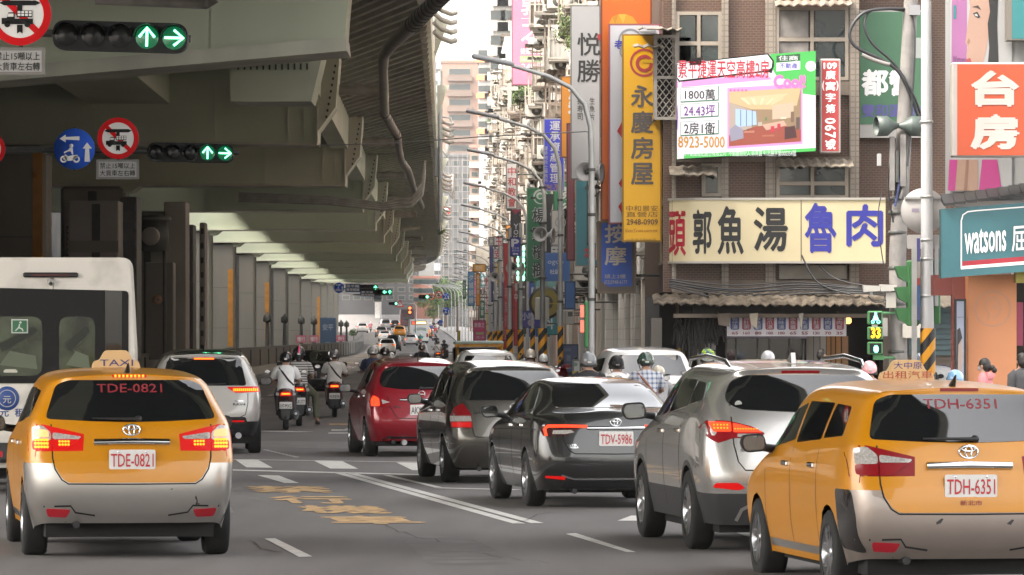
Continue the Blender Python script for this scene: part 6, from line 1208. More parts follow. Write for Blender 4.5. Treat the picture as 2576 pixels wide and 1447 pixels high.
# awning, shop front and menu
aw = thing('tin_awning', "battered corrugated tin awning over the eatery front with torn edges", 'awning', (cx(1950), DC - 1, czz(760))); tin(aw, cx(1780), cx(2225), DC - .35, czz(735), .28, 1.1, mat("awning_tin_pale", (.105, .085, .064), rough=.85, var=.75, vscale=5, spec=.2), 'sheet', 9); tin(aw, cx(1640), cx(1800), DC - .3, czz(742), .2, 1.0, mat("awning_tin_pale", (.4, .36, .3)), 'sheet', 12)
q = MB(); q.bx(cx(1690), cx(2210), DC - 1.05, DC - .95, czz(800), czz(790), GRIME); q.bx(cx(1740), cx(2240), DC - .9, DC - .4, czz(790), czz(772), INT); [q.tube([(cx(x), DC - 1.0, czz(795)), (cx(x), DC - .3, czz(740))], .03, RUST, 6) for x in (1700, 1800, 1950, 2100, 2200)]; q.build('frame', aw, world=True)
for k, (a, w, m) in enumerate(((1798, 34, GRIME), (1878, 22, P((.5, .42, .32))), (2000, 12, P((.45, .4, .33))))):
    q = MB(); q.prism([(cx(a), czz(790)), (cx(a + w), czz(788)), (cx(a + w - 4), czz(822 + k * 5)), (cx(a + 4), czz(818))], (0, DC - 1.15 - k * .05, 0), X_, Z_, .05, m); q.build('torn_flap', aw, world=True)
mn = thing('menu_board', "white hanging menu banner with blue and red dish labels and prices", 'menu board', (cx(1970), DC - .85, czz(845))); q = MB(); q.bx(cx(1824), cx(2122), DC - .86, DC - .83, czz(846), czz(790), mat("menu_white", (.42, .40, .42), rough=.5)); q.build('banner', mn, world=True)
for i, (t, p) in enumerate((("蛤仔湯", "65"), ("魚肚粥", "160"), ("香魚頭", "80"), ("鳳爪湯", "100"), ("郭味湯", "100"), ("鳳魚羹", "65"), ("魚丸湯", "55"), ("魚肚湯", "130"), ("焢肉飯", "70"), ("滷肉飯", "35"))):
    x = 1833 + i * 29; c_ = P((.06, .09, .30)) if i % 2 == 0 else P((.38, .04, .08)); q = MB(); q.prism(rpoly([(cx(x), czz(830)), (cx(x + 22), czz(830)), (cx(x + 22), czz(794)), (cx(x), czz(794))], .04), (0, DC - .866, 0), X_, Z_, .003, c_); wt = P((.55, .54, .55))
    for k, ch in enumerate(t): q.text(ch, (cx(x + 4), DC - .87, czz(806 + k * 11.3)), X_, Z_, .112, .085, wt, .01)
    q.text(p, (cx(x + 3), DC - .87, czz(842)), X_, Z_, .13, .06, P((.3, .03, .06)), .02); q.build('dish_label', mn, world=True)
sf = thing('eatery_entrance', "dark open eatery front with glass doors, orange curtains and tiled pillar", 'shop front', (cx(1950), DC + 1, 0)); q = MB(); TILE = tilemat("white_tile", (.40, .39, .37), (.36, .35, .33), (.03, .03, .03), .16, .16, msize=.09, off=0); q.bx(cx(1755), cx(1800), DC - .1, DC + .4, 0, czz(860), TILE); q.build('tiled_pillar', sf, world=True)
q = MB(); [q.bx(cx(x), cx(x + 4), DC + .1, DC + .16, 0, czz(850), P((.14, .13, .12))) for x in (1826, 1850, 1905, 1935, 1985, 2020)]; q.bx(cx(1826), cx(2030), DC + .2, DC + .22, 0, czz(848), GLASS); q.bx(cx(1822), cx(2030), DC + .05, DC + .18, czz(852), czz(846), P((.45, .4, .5))); q.build('glass_doors', sf, world=True)
q = MB(); [q.bx(cx(x), cx(x + w), DC + .25, DC + .3, 0, czz(846), m) for x, w, m in ((2030, 18, P((.30, .27, .24))), (2050, 14, P((.3, .29, .27))), (2066, 14, P((.42, .40, .38))), (2082, 9, P((.42, .2, .06))), (2094, 9, P((.35, .16, .05))), (2106, 11, P((.42, .21, .07))), (2120, 16, P((.30, .16, .07))))]; q.build('curtains', sf, world=True)
q = MB(); q.bx(cx(1640), cx(1667), DC + .5, DC + 1.5, 0, czz(800), P((.30, .27, .24))); q.bx(cx(1700), cx(1722), DC - .2, DC - .1, 0, czz(875), P((.62, .35, .03))); q.build('side_shutter', sf, world=True)
o = thing('hanging_lamp', "small amber ceiling lamp glowing at the right end of the menu banner", 'lamp', (cx(2122), DC - .2, czz(805))); q = MB(); q.bbx(-.14, .14, -.1, .1, -.08, .05, E((1, .5, .12), .5), .03); q.build('shade', o)
o = thing('black_net', "large black netting bundle hanging at the eatery corner", 'netting', (cx(1745), DC - .6, czz(905))); rn = random.Random(4); q = MB(); q.bbx(cx(1704), cx(1770), DC - .7, DC - .4, czz(866), czz(800), INT, .08)
for k in range(160): a = rn.uniform(cx(1700), cx(1822)); zt = czz(800) + rn.uniform(-.1, .05); l = rn.uniform(.2, .85) * (1 - abs(a - cx(1745)) / 1.1); q.tube([(a, DC - .7 + rn.uniform(-.1, .1), zt), (a + rn.uniform(-.1, .1), DC - .75, zt - max(.1, l))], .022, INT, 4)
q.build('strands', o, world=True)
# LED screen
ls = thing('led_screen', "bright LED advertising screen with pink property offer above the eatery", 'led screen', (cx(1880), DC - .6, czz(395))); 
def led(c, e=1.0): return mat("led_%02d_%02d_%02d" % tuple(int(v * 99) for v in c), tuple(v * .25 for v in c), rough=.4, emit=e, ecol=c)
EM = .135
SP = []; LL = [0]
for k in range(9): a = math.pi * .5 * k / 8; SP.append((cx(1700) + .09 - .09 * math.cos(a), DC - .7 - .1 * math.sin(a)))
SP.append((cx(2046), DC - .80))
for p, q_ in zip(SP, SP[1:]): LL.append(LL[-1] + math.hypot(q_[0] - p[0], q_[1] - p[1]))
SPT = (SP, LL); TOT = LL[-1]
def sxy(px, py, off): # pixel on the screen -> point, the top edge rises to the right
    t = (px - 1700) / 346.0; u = TOT - (2046 - px) / SC * (TOT / ((2046 - 1700) / SC)); x, y = onpath(SPT, max(0, min(TOT, u)), off); return (x, y, czz(py))
def spoly(q, pts, m, off, nsub=14):
    bm = bmesh.new(); f = bm.faces.new([bm.verts.new((u, 0, v)) for u, v in pts]); us = [p[0] for p in pts]
    for i in range(1, nsub): bmesh.ops.bisect_plane(bm, geom=bm.verts[:] + bm.edges[:] + bm.faces[:], plane_co=(min(us) + (max(us) - min(us)) * i / nsub, 0, 0), plane_no=(1, 0, 0))
    bm.verts.index_update(); q.add([sxy(v.co.x, v.co.z, off) for v in bm.verts], [[v.index for v in f.verts] for f in bm.faces], m); bm.free()
def stext(q, t, box, m, off, bold=0): v_, f_, _ = glyphs(t, bold); x0, y0, x1, y1 = box; q.add([sxy(x0 + (x1 - x0) * x, y1 + (y0 - y1) * y, off + k_ * LAY) for x, y, k_ in v_], f_, m)
q = MB(); wht = led((.80, .74, .78), EM); spoly(q, [(1700, 164), (2046, 134), (2046, 384), (1700, 404)], wht, 0, 24); q.build('screen', ls, world=True)
q = MB(); k_ = [sxy(1700, 164, -.03), sxy(2046, 134, -.03), sxy(2046, 384, -.03), sxy(1700, 404, -.03)]; q.add([*k_, *[(a, b + .35, c) for a, b, c in k_]], [(4, 5, 6, 7), (0, 4, 5, 1), (1, 5, 6, 2), (2, 6, 7, 3), (3, 7, 4, 0)], SIGBLK); q.build('casing', ls, world=True)
gr = led((.08, .50, .10), EM); pk = led((.80, .32, .60), EM); q = MB()
spoly(q, [(1935, 142), (2046, 134), (2046, 245), (2010, 240), (1998, 215), (1950, 196), (1938, 175)], gr, .003); spoly(q, [(1700, 393), (2046, 376), (2046, 384), (1700, 404)], gr, .003); spoly(q, [(1702, 210), (1925, 192), (1940, 205), (1702, 226)], pk, .003); spoly(q, [(1704, 166), (1930, 140), (1944, 158), (1944, 172), (1938, 190), (1930, 186), (1712, 212), (1704, 204)], SIGBLK, .005); spoly(q, [(1707, 168), (1928, 143), (1940, 160), (1938, 176), (1928, 182), (1714, 207), (1707, 200)], led((.85, .83, .83), EM), .007)
for a, b in ((226, 263), (267, 303), (311, 347)): spoly(q, [(1716, a), (1809, a - 5), (1809, b - 5), (1716, b)], P((.03, .2, .08)), .004); spoly(q, [(1717, a + 1), (1807, a - 4), (1807, b - 8), (1717, b - 3)], led((.85, .82, .84), EM), .006)
spoly(q, [(1830, 226), (2014, 216), (2014, 366), (1830, 378)], pk, .004); spoly(q, [(1950, 146), (2008, 141), (2008, 158), (1950, 163)], P((.02, .1, .03)), .005); spoly(q, [(1950, 164), (2008, 159), (2008, 180), (1950, 185)], led((.85, .85, .86), EM), .005); spoly(q, circ(13, 20, 2034, 172), led((.85, .85, .86), EM), .005); spoly(q, [(1702, 285), (1706, 265), (1708, 300), (1706, 330), (1702, 330)], led((.20, .05, .35), EM), .004)
spoly(q, [(1738, 152), (1766, 150), (1766, 168), (1738, 170)], SIGBLK, .012); q.build('graphics', ls, world=True)
q = MB(); spoly(q, [(1834, 236), (2010, 226), (2010, 360), (1834, 372)], led((.33, .22, .13), EM), .006); spoly(q, [(1834, 236), (2010, 226), (2000, 270), (1940, 280), (1890, 280), (1834, 262)], led((.62, .44, .24), EM), .008); spoly(q, [(1860, 250), (1980, 240), (1940, 268), (1895, 268)], led((.70, .52, .30), EM), .009); spoly(q, [(1834, 262), (1890, 282), (1890, 330), (1834, 345)], led((.45, .36, .30), EM), .008); spoly(q, [(1850, 278), (1900, 285), (1902, 318), (1850, 325)], led((.42, .56, .80), EM), .009); spoly(q, [(1940, 270), (1992, 262), (1992, 300), (1940, 305)], led((.60, .45, .32), EM), .009); spoly(q, [(1834, 345), (1900, 322), (1960, 318), (2010, 330), (2010, 360), (1834, 372)], led((.34, .08, .05), EM), .008); spoly(q, [(1915, 318), (1968, 308), (1975, 320), (1925, 332)], led((.62, .38, .28), EM), .010); spoly(q, [(1970, 325), (1995, 320), (2000, 350), (1970, 355)], led((.08, .03, .03), EM), .010)
for x in (1862, 1876, 1890): spoly(q, [(x, 281), (x + 1.5, 281), (x + 1.5, 322), (x, 322)], led((.1, .1, .14), EM), .0105, 2)
spoly(q, [(1836, 330), (1850, 318), (1868, 330), (1870, 352), (1838, 360)], led((.30, .28, .36), EM), .010); 
for x, y, w_, h_, c_ in ((1936, 322, 9, 16, (.55, .04, .08)), (1952, 316, 8, 15, (.5, .04, .08)), (1905, 312, 10, 10, (.5, .42, .34)), (1985, 286, 8, 26, (.2, .12, .08)), (1998, 300, 9, 30, (.12, .08, .07)), (1922, 300, 5, 8, (.12, .22, .08)), (1960, 300, 14, 4, (.75, .66, .5)), (1870, 334, 26, 5, (.5, .2, .14)), (1915, 344, 30, 4, (.46, .16, .1))): spoly(q, [(x, y), (x + w_, y - 1), (x + w_, y + h_ - 1), (x, y + h_)], led(c_, EM), .0115, 3)
for k in range(5): spoly(q, [(1862 + k * 26, 252), (1872 + k * 24, 252), (1888 + k * 13, 268), (1882 + k * 14, 268)], led((.78, .64, .42), EM), .0105, 3)
q.build('room_picture', ls, world=True)
q = MB(); rd = led((.60, .02, .05), EM * .8)
stext(q, "景平捷運天空高樓2房", (1710, 156, 1932, 202), rd, .010, .014); bk = P((.02, .02, .02)); stext(q, "1800萬", (1726, 229, 1800, 256), bk, .009, .015); stext(q, "24.43坪", (1724, 268, 1800, 298), led((.20, .02, .30), EM * .6), .009, .015); stext(q, "2房1衛", (1724, 312, 1800, 342), bk, .009, .015); stext(q, "8923-5000", (1710, 347, 1824, 376), led((.55, .25, .02), EM), .009, .015); stext(q, "住商", (1955, 146, 2003, 158), led((.85, .85, .85), EM), .009, .012); stext(q, "不動產", (1957, 164, 2002, 178), led((.15, .12, .45), EM), .009, .02); stext(q, "Cool!", (1942, 193, 2022, 228), led((.75, .2, .5), EM), .012, .06); stext(q, "住商不動產經紀股份有限公司  不動產經紀人:郭育誠 91北縣字第000354號", (1712, 381, 1998, 397), led((.8, .85, .8), EM), .009); stext(q, "★★★★★", (1834, 228, 1880, 236), led((.7, .1, .3), EM), .010); q.build('lettering', ls, world=True)
rs = thing('licence_sign', "narrow red sign reading 109 with white characters beside the LED screen", 'sign', (cx(2084), DC - .5, czz(388))); q = MB(); q.bbx(cx(2058), cx(2110), DC - .6, DC - .4, czz(388), czz(152), P((.55, .5, .46)), .02); q.bx(cx(2063), cx(2105), DC - .606, DC - .601, czz(383), czz(157), P((.55, .06, .07))); q.text("109", (cx(2067), DC - .61, czz(178)), X_, Z_, .27, .13, SWH, .03)
for i, ch in enumerate("廣寓字第"): q.text(ch, (cx(2072), DC - .61, czz(204 + i * 28)), X_, Z_, .2, .18, SWH, .02)
for i, ch in enumerate("0679"): q.text(ch, (cx(2070), DC - .61, czz(300 + i * 17.6) ), Vector((0, 0, -1)), X_, .12, .22, SWH, .03)
q.text("號", (cx(2072), DC - .61, czz(379)), X_, Z_, .2, .17, SWH, .02); q.text("(", (cx(2064), DC - .61, czz(232)), X_, Z_, .04, .2, SWH, .02); q.text(")", (cx(2099), DC - .61, czz(232)), X_, Z_, .04, .2, SWH, .02); q.build('panel', rs, world=True)
gb = thing('green_banner', "large green wall banner with white characters, behind the utility pole", 'banner', (cx(2250), DC + 2, czz(335))); q = MB(); q.bx(cx(2162), cx(2345), DC + 1.0, DC + 1.06, czz(342), czz(18), P((.60, .58, .54))); q.bx(cx(2163), cx(2344), DC + .99, DC + .995, czz(308), czz(22), P((.10, .26, .14))); q.bx(cx(2300), cx(2344), DC + .98, DC + .985, czz(140), czz(88), P((.55, .6, .55)))
q.text("都營", (cx(2175), DC + .98, czz(236)), X_, Z_, (2310 - 2175) / SC, .55, SWH, .04); q.text("雙和區100", (cx(2176), DC + .98, czz(290)), X_, Z_, (2330 - 2176) / SC, .27, P((.16, .15, .45)), .03); q.build('sheet', gb, world=True)
bk2 = thing('brick_annex', "brown brick building with shutter in the gap right of the eatery", 'building', (cx(2320), DC + 3, 0)); q = MB(); q.bx(cx(2160), cx(2560), DC + 1.3, DC + 9, 2.9, 24, BRICK); q.bx(cx(2235), cx(2560), DC + 1.5, DC + 9, 0, 2.9, GRIME); q.build('wall', bk2, world=True); q = MB(); SHUT = mat("shutter_teal", (.07, .11, .12), rough=.5); [q.bx(cx(2300), cx(2440), DC + 1.42 - (k % 2) * .03, DC + 1.49, 1.5 + k * .11, 1.6 + k * .11, SHUT) for k in range(12)]; q.build('roller_shutter', bk2, world=True); tin(bk2, cx(2330), cx(2460), DC + 1.3, czz(730), .35, 1.2, seed=14)
q = MB(); q.bbx(cx(2310), cx(2420), DC + .8, DC + 1.3, .1, .95, P((.3, .28, .26)), .04); q.bbx(cx(2330), cx(2400), DC + .85, DC + 1.2, .96, 1.3, P((.05, .06, .18)), .06); q.ell((cx(2365), DC + .9, 1.05), (.5, .3, .25), P((.5, .5, .5)), 12, 8); q.build('covered_goods', bk2, world=True)
# utility pole with cables, transformer horns and boxes
PC = mat("concrete_pole_dark", (.17, .16, .15), rough=.8, var=.3, vscale=3); up = thing('concrete_utility_pole', "dark concrete utility pole with cables and horn speakers at the eatery corner", 'pole', (cx(2262), DC - 2.2, 0)); q = MB(); s2 = F / (DC - 2.2); xq = lambda p: (p - 1288) / s2; zq = lambda p: CAMZ - (p - HY) / s2; yq = DC - 2.2; xp = xq(2258)
q.tube([(xp + .02, yq, 0), (xp, yq, 3.5), (xq(2298), yq, 9.5), (xq(2300), yq, 11)], [.19, .17, .13, .12], PC, 14); [q.lathe([(.175, zq(y)), (.19, zq(y) + .02), (.19, zq(y) + .06), (.17, zq(y) + .08)], (xp, yq, 0), Z_, DKST, 12) for y in (505, 540, 590, 680, 770, 890)]; q.build('shaft', up, world=True)
q = MB(); CAB = mat("cable_black", (.02, .02, .022), rough=.5)
def cab(pts, r=.02, m=CAB):
    P3 = [Vector((xq(a), yq + c, zq(b))) for a, b, c in pts]; out = []
    for i in range(len(P3) - 1):
        p0 = P3[max(0, i - 1)]; p1 = P3[i]; p2 = P3[i + 1]; p3 = P3[min(len(P3) - 1, i + 2)]
        for k in range(5): t = k / 5; out.append(.5 * ((2 * p1) + (p2 - p0) * t + (2 * p0 - 5 * p1 + 4 * p2 - p3) * t * t + (3 * p1 - p0 - 3 * p2 + p3) * t ** 3))
    out.append(P3[-1]); q.tube(out, r, m, 6)
cab([(2292, 24, 0), (2230, 24, -.2), (2170, 35, -.3), (2136, 80, -.3), (2150, 120, -.3), (2230, 160, -.25), (2270, 200, -.2), (2312, 300, -.1)], .034); cab([(2292, 30, 0), (2200, 24, -.2), (2172, 60, -.3), (2190, 110, -.3), (2250, 165, -.2), (2296, 240, -.2), (2320, 300, 0)], .025); cab([(2165, 140, -.3), (2200, 155, -.3), (2235, 165, -.3)], .045, PC); cab([(2288, 20, -.1), (2300, 100, -.2), (2290, 300, -.2), (2280, 420, -.3)], .02); cab([(2222, 480, .3), (2210, 560, .2), (2228, 700, .1), (2222, 760, 0)], .012)
for k in range(6): cab([(1690, 700 + k * 4, 1.6), (1850, 716 + k * 5 + (k % 3) * 6, 1.5), (2020, 708 + k * 6, 1.5), (2180, 722 + k * 3, 1.2), (2250, 716 + k * 6, .2)], .014 + .006 * (k % 2))
cab([(2000, 560, 1.8), (2060, 700, 1.5), (2150, 740, 1.2)], .018); cab([(2010, 580, 1.8), (2100, 690, 1.6), (2200, 720, 1.0)], .014); cab([(2240, 380, 0), (2232, 470, -.2), (2246, 560, -.1)], .016); cab([(2275, 395, -.1), (2262, 450, -.25), (2250, 520, -.2)], .03, P((.08, .10, .25))); cab([(2266, 380, -.2), (2280, 440, -.25), (2262, 500, -.2)], .035, PC)
q.build('cables', up, world=True)
hm = mat("horn_dark_green", (.05, .065, .058), rough=.5)
for sx, x in ((-1, 2215), (1, 2300)):
    q = MB(); pz = zq(318); q.lathe([(.05, -.12), (.09, -.02), (.19, .10), (.2, .12), (.2, .34), (.185, .34), (.17, .15)], (xq(2258) + sx * .12, yq - .25, pz), (sx, -.25 if sx < 0 else .1, -.03), hm, 22); q.build('horn_speaker', up, world=True)
for a, b, c_, d_, m in ((2236, 2248, 345, 480, PC), (2262, 2276, 340, 470, PC), (2250, 2258, 380, 460, DKST), (2205, 2214, 388, 418, P((.5, .5, .5))), (2192, 2205, 795, 842, P((.55, .52, .48))), (2218, 2230, 800, 846, P((.5, .47, .44))), (2286, 2312, 15, 40, P((.35, .36, .36))), (2268, 2330, 815, 850, P((.6, .56, .5)))):
    q = MB(); q.bx(xq(a), xq(b), yq - .3, yq - .1, zq(d_), zq(c_), m); q.build('pole_box', up, world=True)
cmq = thing('camera_cluster', "pale surveillance camera boxes at the right end of the tin awning", 'camera', (xq(2210), yq - .2, zq(770))); q = MB()
for a, b, c_, d_ in ((2170, 2212, 718, 735), (2212, 2252, 716, 734)): q.prism([(xq(a), zq(d_)), (xq(b - 3), zq(d_ - 2)), (xq(b), zq(c_ + 2)), (xq(a - 2), zq(c_))], (0, yq - .45, 0), X_, Z_, .3, P((.58, .55, .5)))
q.bx(xq(2225), xq(2250), yq - .4, yq - .2, zq(775), zq(736), P((.5, .47, .43))); q.bx(xq(2185), xq(2192), yq - .4, yq - .3, zq(745), zq(734), P((.55, .52, .48))); q.build('housings', cmq, world=True); q = MB(); cab([(2180, 745, -.4), (2200, 762, -.4), (2225, 755, -.4)], .012); q.build('leads', cmq, world=True)
# pedestrian signal 33
pg = mat("signal_green_body", (.05, .17, .06), rough=.5, var=.12); ps = thing('pedestrian_signal', "green pedestrian signal with amber countdown 33 on the dark utility pole", 'traffic light', (xq(2195), yq - .6, zq(905))); q = MB()
for a, b in ((783, 817), (822, 855), (860, 892)): q.bbx(xq(2177), xq(2214), yq - .75, yq - .5, zq(b), zq(a), pg, .02); q.bx(xq(2181), xq(2210), yq - .756, yq - .751, zq(b - 4), zq(a + 4), SIGBLK)
q.bx(xq(2190), xq(2218), yq - .7, yq - .6, zq(905), zq(893), pg); q.tube([(xq(2214), yq - .6, zq(900)), (xp, yq, zq(900))], .03, pg, 6); q.tube([(xq(2214), yq - .6, zq(788)), (xp, yq, zq(788))], .03, pg, 6); q.build('housing', ps, world=True)
q = MB(); PG = E((.15, 1, .6), .6); q.prism([(xq(2188), zq(806)), (xq(2204), zq(806)), (xq(2198), zq(790)), (xq(2194), zq(790))], (0, yq - .76, 0), X_, Z_, .004, PG); q.ell((xq(2196), yq - .76, zq(789)), (.025, .005, .025), PG, 8, 6, z0=-1)
for x in (2189, 2203): ringpoly(q, .02, .035, (xq(x), yq - .76, zq(810)), X_, Z_, .003, PG, 12)
q.build('lit_cyclist', ps, world=True); q = MB(); q.text("33", (xq(2184), yq - .762, zq(851)), X_, Z_, (2208 - 2184) / s2, .21, E((1, .42, .01), .55), .04); q.build('lit_digits', ps, world=True); q = MB(); q.prism(circ(.05, 12, xq(2197), zq(878), .075), (0, yq - .76, 0), X_, Z_, .004, PG); q.build('lit_walker', ps, world=True)
# signal pole seen from behind
SB = 148.0; DB = F / SB; xb = lambda p: (p - 1288) / SB; zb_ = lambda p: CAMZ - (p - HY) / SB
sp_ = thing('signal_pole', "light grey signal pole with hazard striped foot and backs of round signs", 'pole', (xb(2332), DB, 0)); LG = mat("pole_light_grey", (.40, .40, .41), rough=.5, var=.15, vscale=2, streak=True); q = MB(); q.tube([(xb(2334), DB, 0), (xb(2332), DB, 3), (xb(2330), DB, 8)], [.125, .105, .085], LG, 16); [q.lathe([(.105, zb_(y)), (.118, zb_(y) + .01), (.118, zb_(y) + .035), (.105, zb_(y) + .045)], (xb(2331), DB, 0), Z_, POLE, 14) for y in (310, 498, 607, 655, 748)]; q.build('shaft', sp_, world=True); q = MB(); q.tube([(xb(2334), DB, .1), (xb(2334), DB, zb_(826))], .13, STRIPE, 16); q.build('hazard_sleeve', sp_, world=True)
o = thing('round_road_sign', "blank grey back of a round road sign on the light signal pole", 'road sign', (xb(2325), DB + .15, zb_(530))); q = MB(); q.lathe([(.001, 0), (.38, 0), (.385, -.02), (.001, -.025)], (0, 0, 0), -Y_, SIGBACK, 40); q.bx(-.33, .3, -.035, -.005, .2, .235, POLE); q.bx(-.2, -.08, -.005, -.002, -.02, .04, P((.45, .38, .5))); q.build('disc', o)
o = thing('plate_road_sign', "blank grey back of a small rectangular plate under the round sign back", 'road sign', (xb(2325), DB + .15, zb_(608))); q = MB(); q.prism(rpoly([(-.28, -.12), (.28, -.12), (.28, .12), (-.28, .12)], .03), (0, 0, 0), X_, Z_, .02, SIGBACK); q.build('plate', o)
o = thing('signal_back_unit', "green vertical three-lamp signal seen from the side, visors pointing left", 'traffic light', (xb(2290), DB + .1, zb_(820))); q = MB(); q.bbx(xb(2284), xb(2312), DB, DB + .4, zb_(820), zb_(655), pg, .02); q.build('housing', o, world=True)
for k in range(3): y = 668 + k * 53; q = MB(); q.prism([(xb(2284), zb_(y + 42)), (xb(2284), zb_(y)), (xb(2252), zb_(y + 2)), (xb(2262), zb_(y + 30))], (0, DB + .05, 0), X_, Z_, .3, pg); q.build('visor', o, world=True)
o = thing('signal_back_unit', "green signal casing half hidden behind the light grey pole", 'traffic light', (xb(2355), DB + .1, zb_(815))); q = MB(); q.bbx(xb(2338), xb(2368), DB + .15, DB + .5, zb_(815), zb_(652), pg, .02); q.bx(xb(2352), xb(2362), DB + .08, DB + .14, zb_(770), zb_(618), LG); q.build('housing', o, world=True)
o = thing('narrow_board', "thin grey blade board with blue and red strips hung left of the light signal pole", 'board', (xb(2310), DB - .1, zb_(860))); q = MB(); q.bx(xb(2292), xb(2305), DB - .15, DB - .1, -.02 + 0.02, zb_(622), POLE); q.build('upright', o, world=True); q = MB(); [q.bx(xb(2305), xb(2313), DB - .14, DB - .11, zb_(b), zb_(a), P(c_)) for a, b, c_ in ((600, 658, (.08, .08, .3)), (659, 700, (.45, .4, .38)), (701, 718, (.4, .06, .06)), (719, 770, (.06, .14, .35)), (771, 806, (.1, .12, .3)))]; q.build('strip', o, world=True)
# green rubbish: kerb signal box on the nearest lamp pole
o = thing('kerb_signal', "green kerbside signal seen edge-on with red lit slits, on the nearest lamp pole", 'traffic light', (ats(1478, 830, 124).x, F / 124, 1.5)); q = MB(); a = ats(1470, 758, 124); b = ats(1490, 875, 124); q.bbx(a.x, b.x, a.y - .1, a.y + .2, b.z, a.z, mat("kerb_signal_green", (.06, .24, .09), rough=.5), .02); q.build('housing', o, world=True); q = MB(); [q.bx(ats(1460, y, 124).x, ats(1469, y, 124).x, a.y - .05, a.y + .05, ats(0, y + 30, 124).z, ats(0, y, 124).z, E((1, .12, .08), .3)) for y in (768, 806)]; q.build('lit_slits', o, world=True)
o = thing('service_box', "pale grey twin door service box on the second lamp pole", 'cabinet', (ats(1420, 800, 97).x, F / 97, 1.6)); q = MB(); a = ats(1400, 780, 97); b = ats(1444, 816, 97); q.bbx(a.x, b.x, a.y - .3, a.y - .12, b.z, a.z, P((.50, .47, .42)), .015); q.bx((a.x + b.x) / 2 - .004, (a.x + b.x) / 2 + .004, a.y - .304, a.y - .299, b.z + .02, a.z - .02, DKST); q.bx(b.x - .16, b.x - .04, a.y - .305, a.y - .299, a.z - .17, a.z - .05, DKST); q.build('cabinet', o, world=True)
# ================================================================ drugstore on the right
SW = 158.0; DW = F / SW
xw = lambda p: (p - 1288) / SW
zw = lambda p: CAMZ - (p - HY) / SW
ws = thing('drugstore', "pale grey drugstore building with teal fascia at the right edge", 'building', (xw(2480), DW + 3, 0)); q = MB(); PW = mat("panel_pale_grey", (.25, .25, .245), rough=.5, var=.06, vscale=.5); q.prism([(xw(2378), DW), (xw(2900), DW), (xw(2900), DW + 8), (xw(2378) * 1.14, DW + 8)], (0, 0, 14), X_, Y_, 14 - zw(505), PW); q.build('wall', ws, world=True)
q = MB(); q.bx(xw(2440), xw(2562), DW + .3, DW + 1.2, 0, zw(690), mat("pillar_terracotta", (.46, .19, .085), rough=.6, var=.1, vscale=.8)); q.bx(xw(2362), xw(2440), DW + .9, DW + 1.6, zw(742), zw(690), P((.36, .10, .085))); q.bx(xw(2408), xw(2440), DW + .8, DW + 1.2, 0, zw(690), P((.36, .11, .09))); q.build('pillar', ws, world=True)
q = MB(); ringpoly(q, .27, .285, (xw(2502), DW + .295, zw(777)), X_, Z_, .003, P((.6, .36, .25))); 
for st in ([(-.12, .1), (-.08, .16), (.02, .18), (.1, .12), (.13, .0), (.09, -.1), (0, -.16)], [(-.12, .1), (-.1, -.02), (-.05, -.08), (-.08, -.18)], [(-.02, .02), (.03, .05), (.06, .0)]): q.prism([(xw(2502) + a, zw(777) + b) for a, b in strip(st, .014)], (0, DW + .295, 0), X_, Z_, .003, P((.6, .36, .25)))
q.build('line_art_badge', ws, world=True)
q = MB(); q.bx(xw(2562), xw(2900), DW + 1.5, DW + 1.7, 0, zw(690), INT); q.bx(xw(2564), xw(2580), DW + .4, DW + .6, zw(870), zw(760), P((.4, .05, .12))); q.bx(xw(2554), xw(2590), DW - .1, DW + .2, zw(712), zw(680), P((.5, .42, .08))); q.build('shop_window', ws, world=True)
aw2 = thing('black_awning', "black scalloped awning between the poster and the teal fascia", 'awning', (xw(2480), DW - .3, zw(510))); q = MB(); BLKF = mat("awning_black", (.02, .02, .02), rough=.6)
for k in range(9): x0 = xw(2368 + k * 28); x1 = xw(2394 + k * 28); dzz = k * .024; q.prism([(0, zw(490) + dzz), (-.55, zw(513) + dzz), (-.55, zw(520) + dzz), (0, zw(505) + dzz)], (x0, DW, 0), -Y_ * -1, Z_, .01, BLKF); q.add([(x0, DW, zw(488) + dzz), (x1, DW, zw(487) + dzz), (x1, DW - .55, zw(512) + dzz), (x0, DW - .55, zw(514) + dzz), (x0, DW - .55, zw(521) + dzz), (x1, DW - .55, zw(519) + dzz)], [(0, 1, 2, 3), (3, 2, 5, 4)], BLKF)
q.build('canvas', aw2, world=True)
fa = thing('teal_fascia_sign', "teal fascia sign with white rounded shop lettering over a red stripe", 'sign', (xw(2480), DW - .4, zw(690))); TEAL = mat("fascia_teal", (.038, .13, .15), rough=.35, var=.05)
def sk(px, py): return (xw(px), zw(py - (px - 2372) * .078))      # the fascia climbs towards the camera
q = MB(); q.prism([sk(2362, 700), sk(2700, 700), sk(2700, 527), sk(2362, 527)], (0, DW - .45, 0), X_, Z_, .4, TEAL); q.build('panel', fa, world=True)
q = MB(); wm = SWH
def bandp(pts, m, off): q.prism([sk(*p) for p in pts], (0, DW - .45 - off, 0), X_, Z_, .003, m)
bandp([(2411, 674), (2700, 674), (2700, 662), (2411, 662)], P((.58, .035, .06)), .006); bandp([(2411, 682), (2700, 682), (2700, 674), (2411, 674)], wm, .006)
pts = [(2412, 680), (2412, 560), (2416, 546), (2428, 539), (2450, 538), (2700, 538)]; bandp(strip(pts, 3.2), wm, .009); q.build('outline', fa, world=True)
q = MB(); v_, f_, _ = glyphs("watsons", .02); q.add([(lambda p: (p[0], DW - .465 - k_ * LAY, p[1]))(sk(2420 + 104 * x, 645 - 62 * y)) for x, y, k_ in v_], f_, wm); v_, f_, _ = glyphs("屈臣氏", .012); q.add([(lambda p: (p[0], DW - .465 - k_ * LAY, p[1]))(sk(2538 + 130 * x, 648 - 66 * y)) for x, y, k_ in v_], f_, wm); q.build('lettering', fa, world=True)
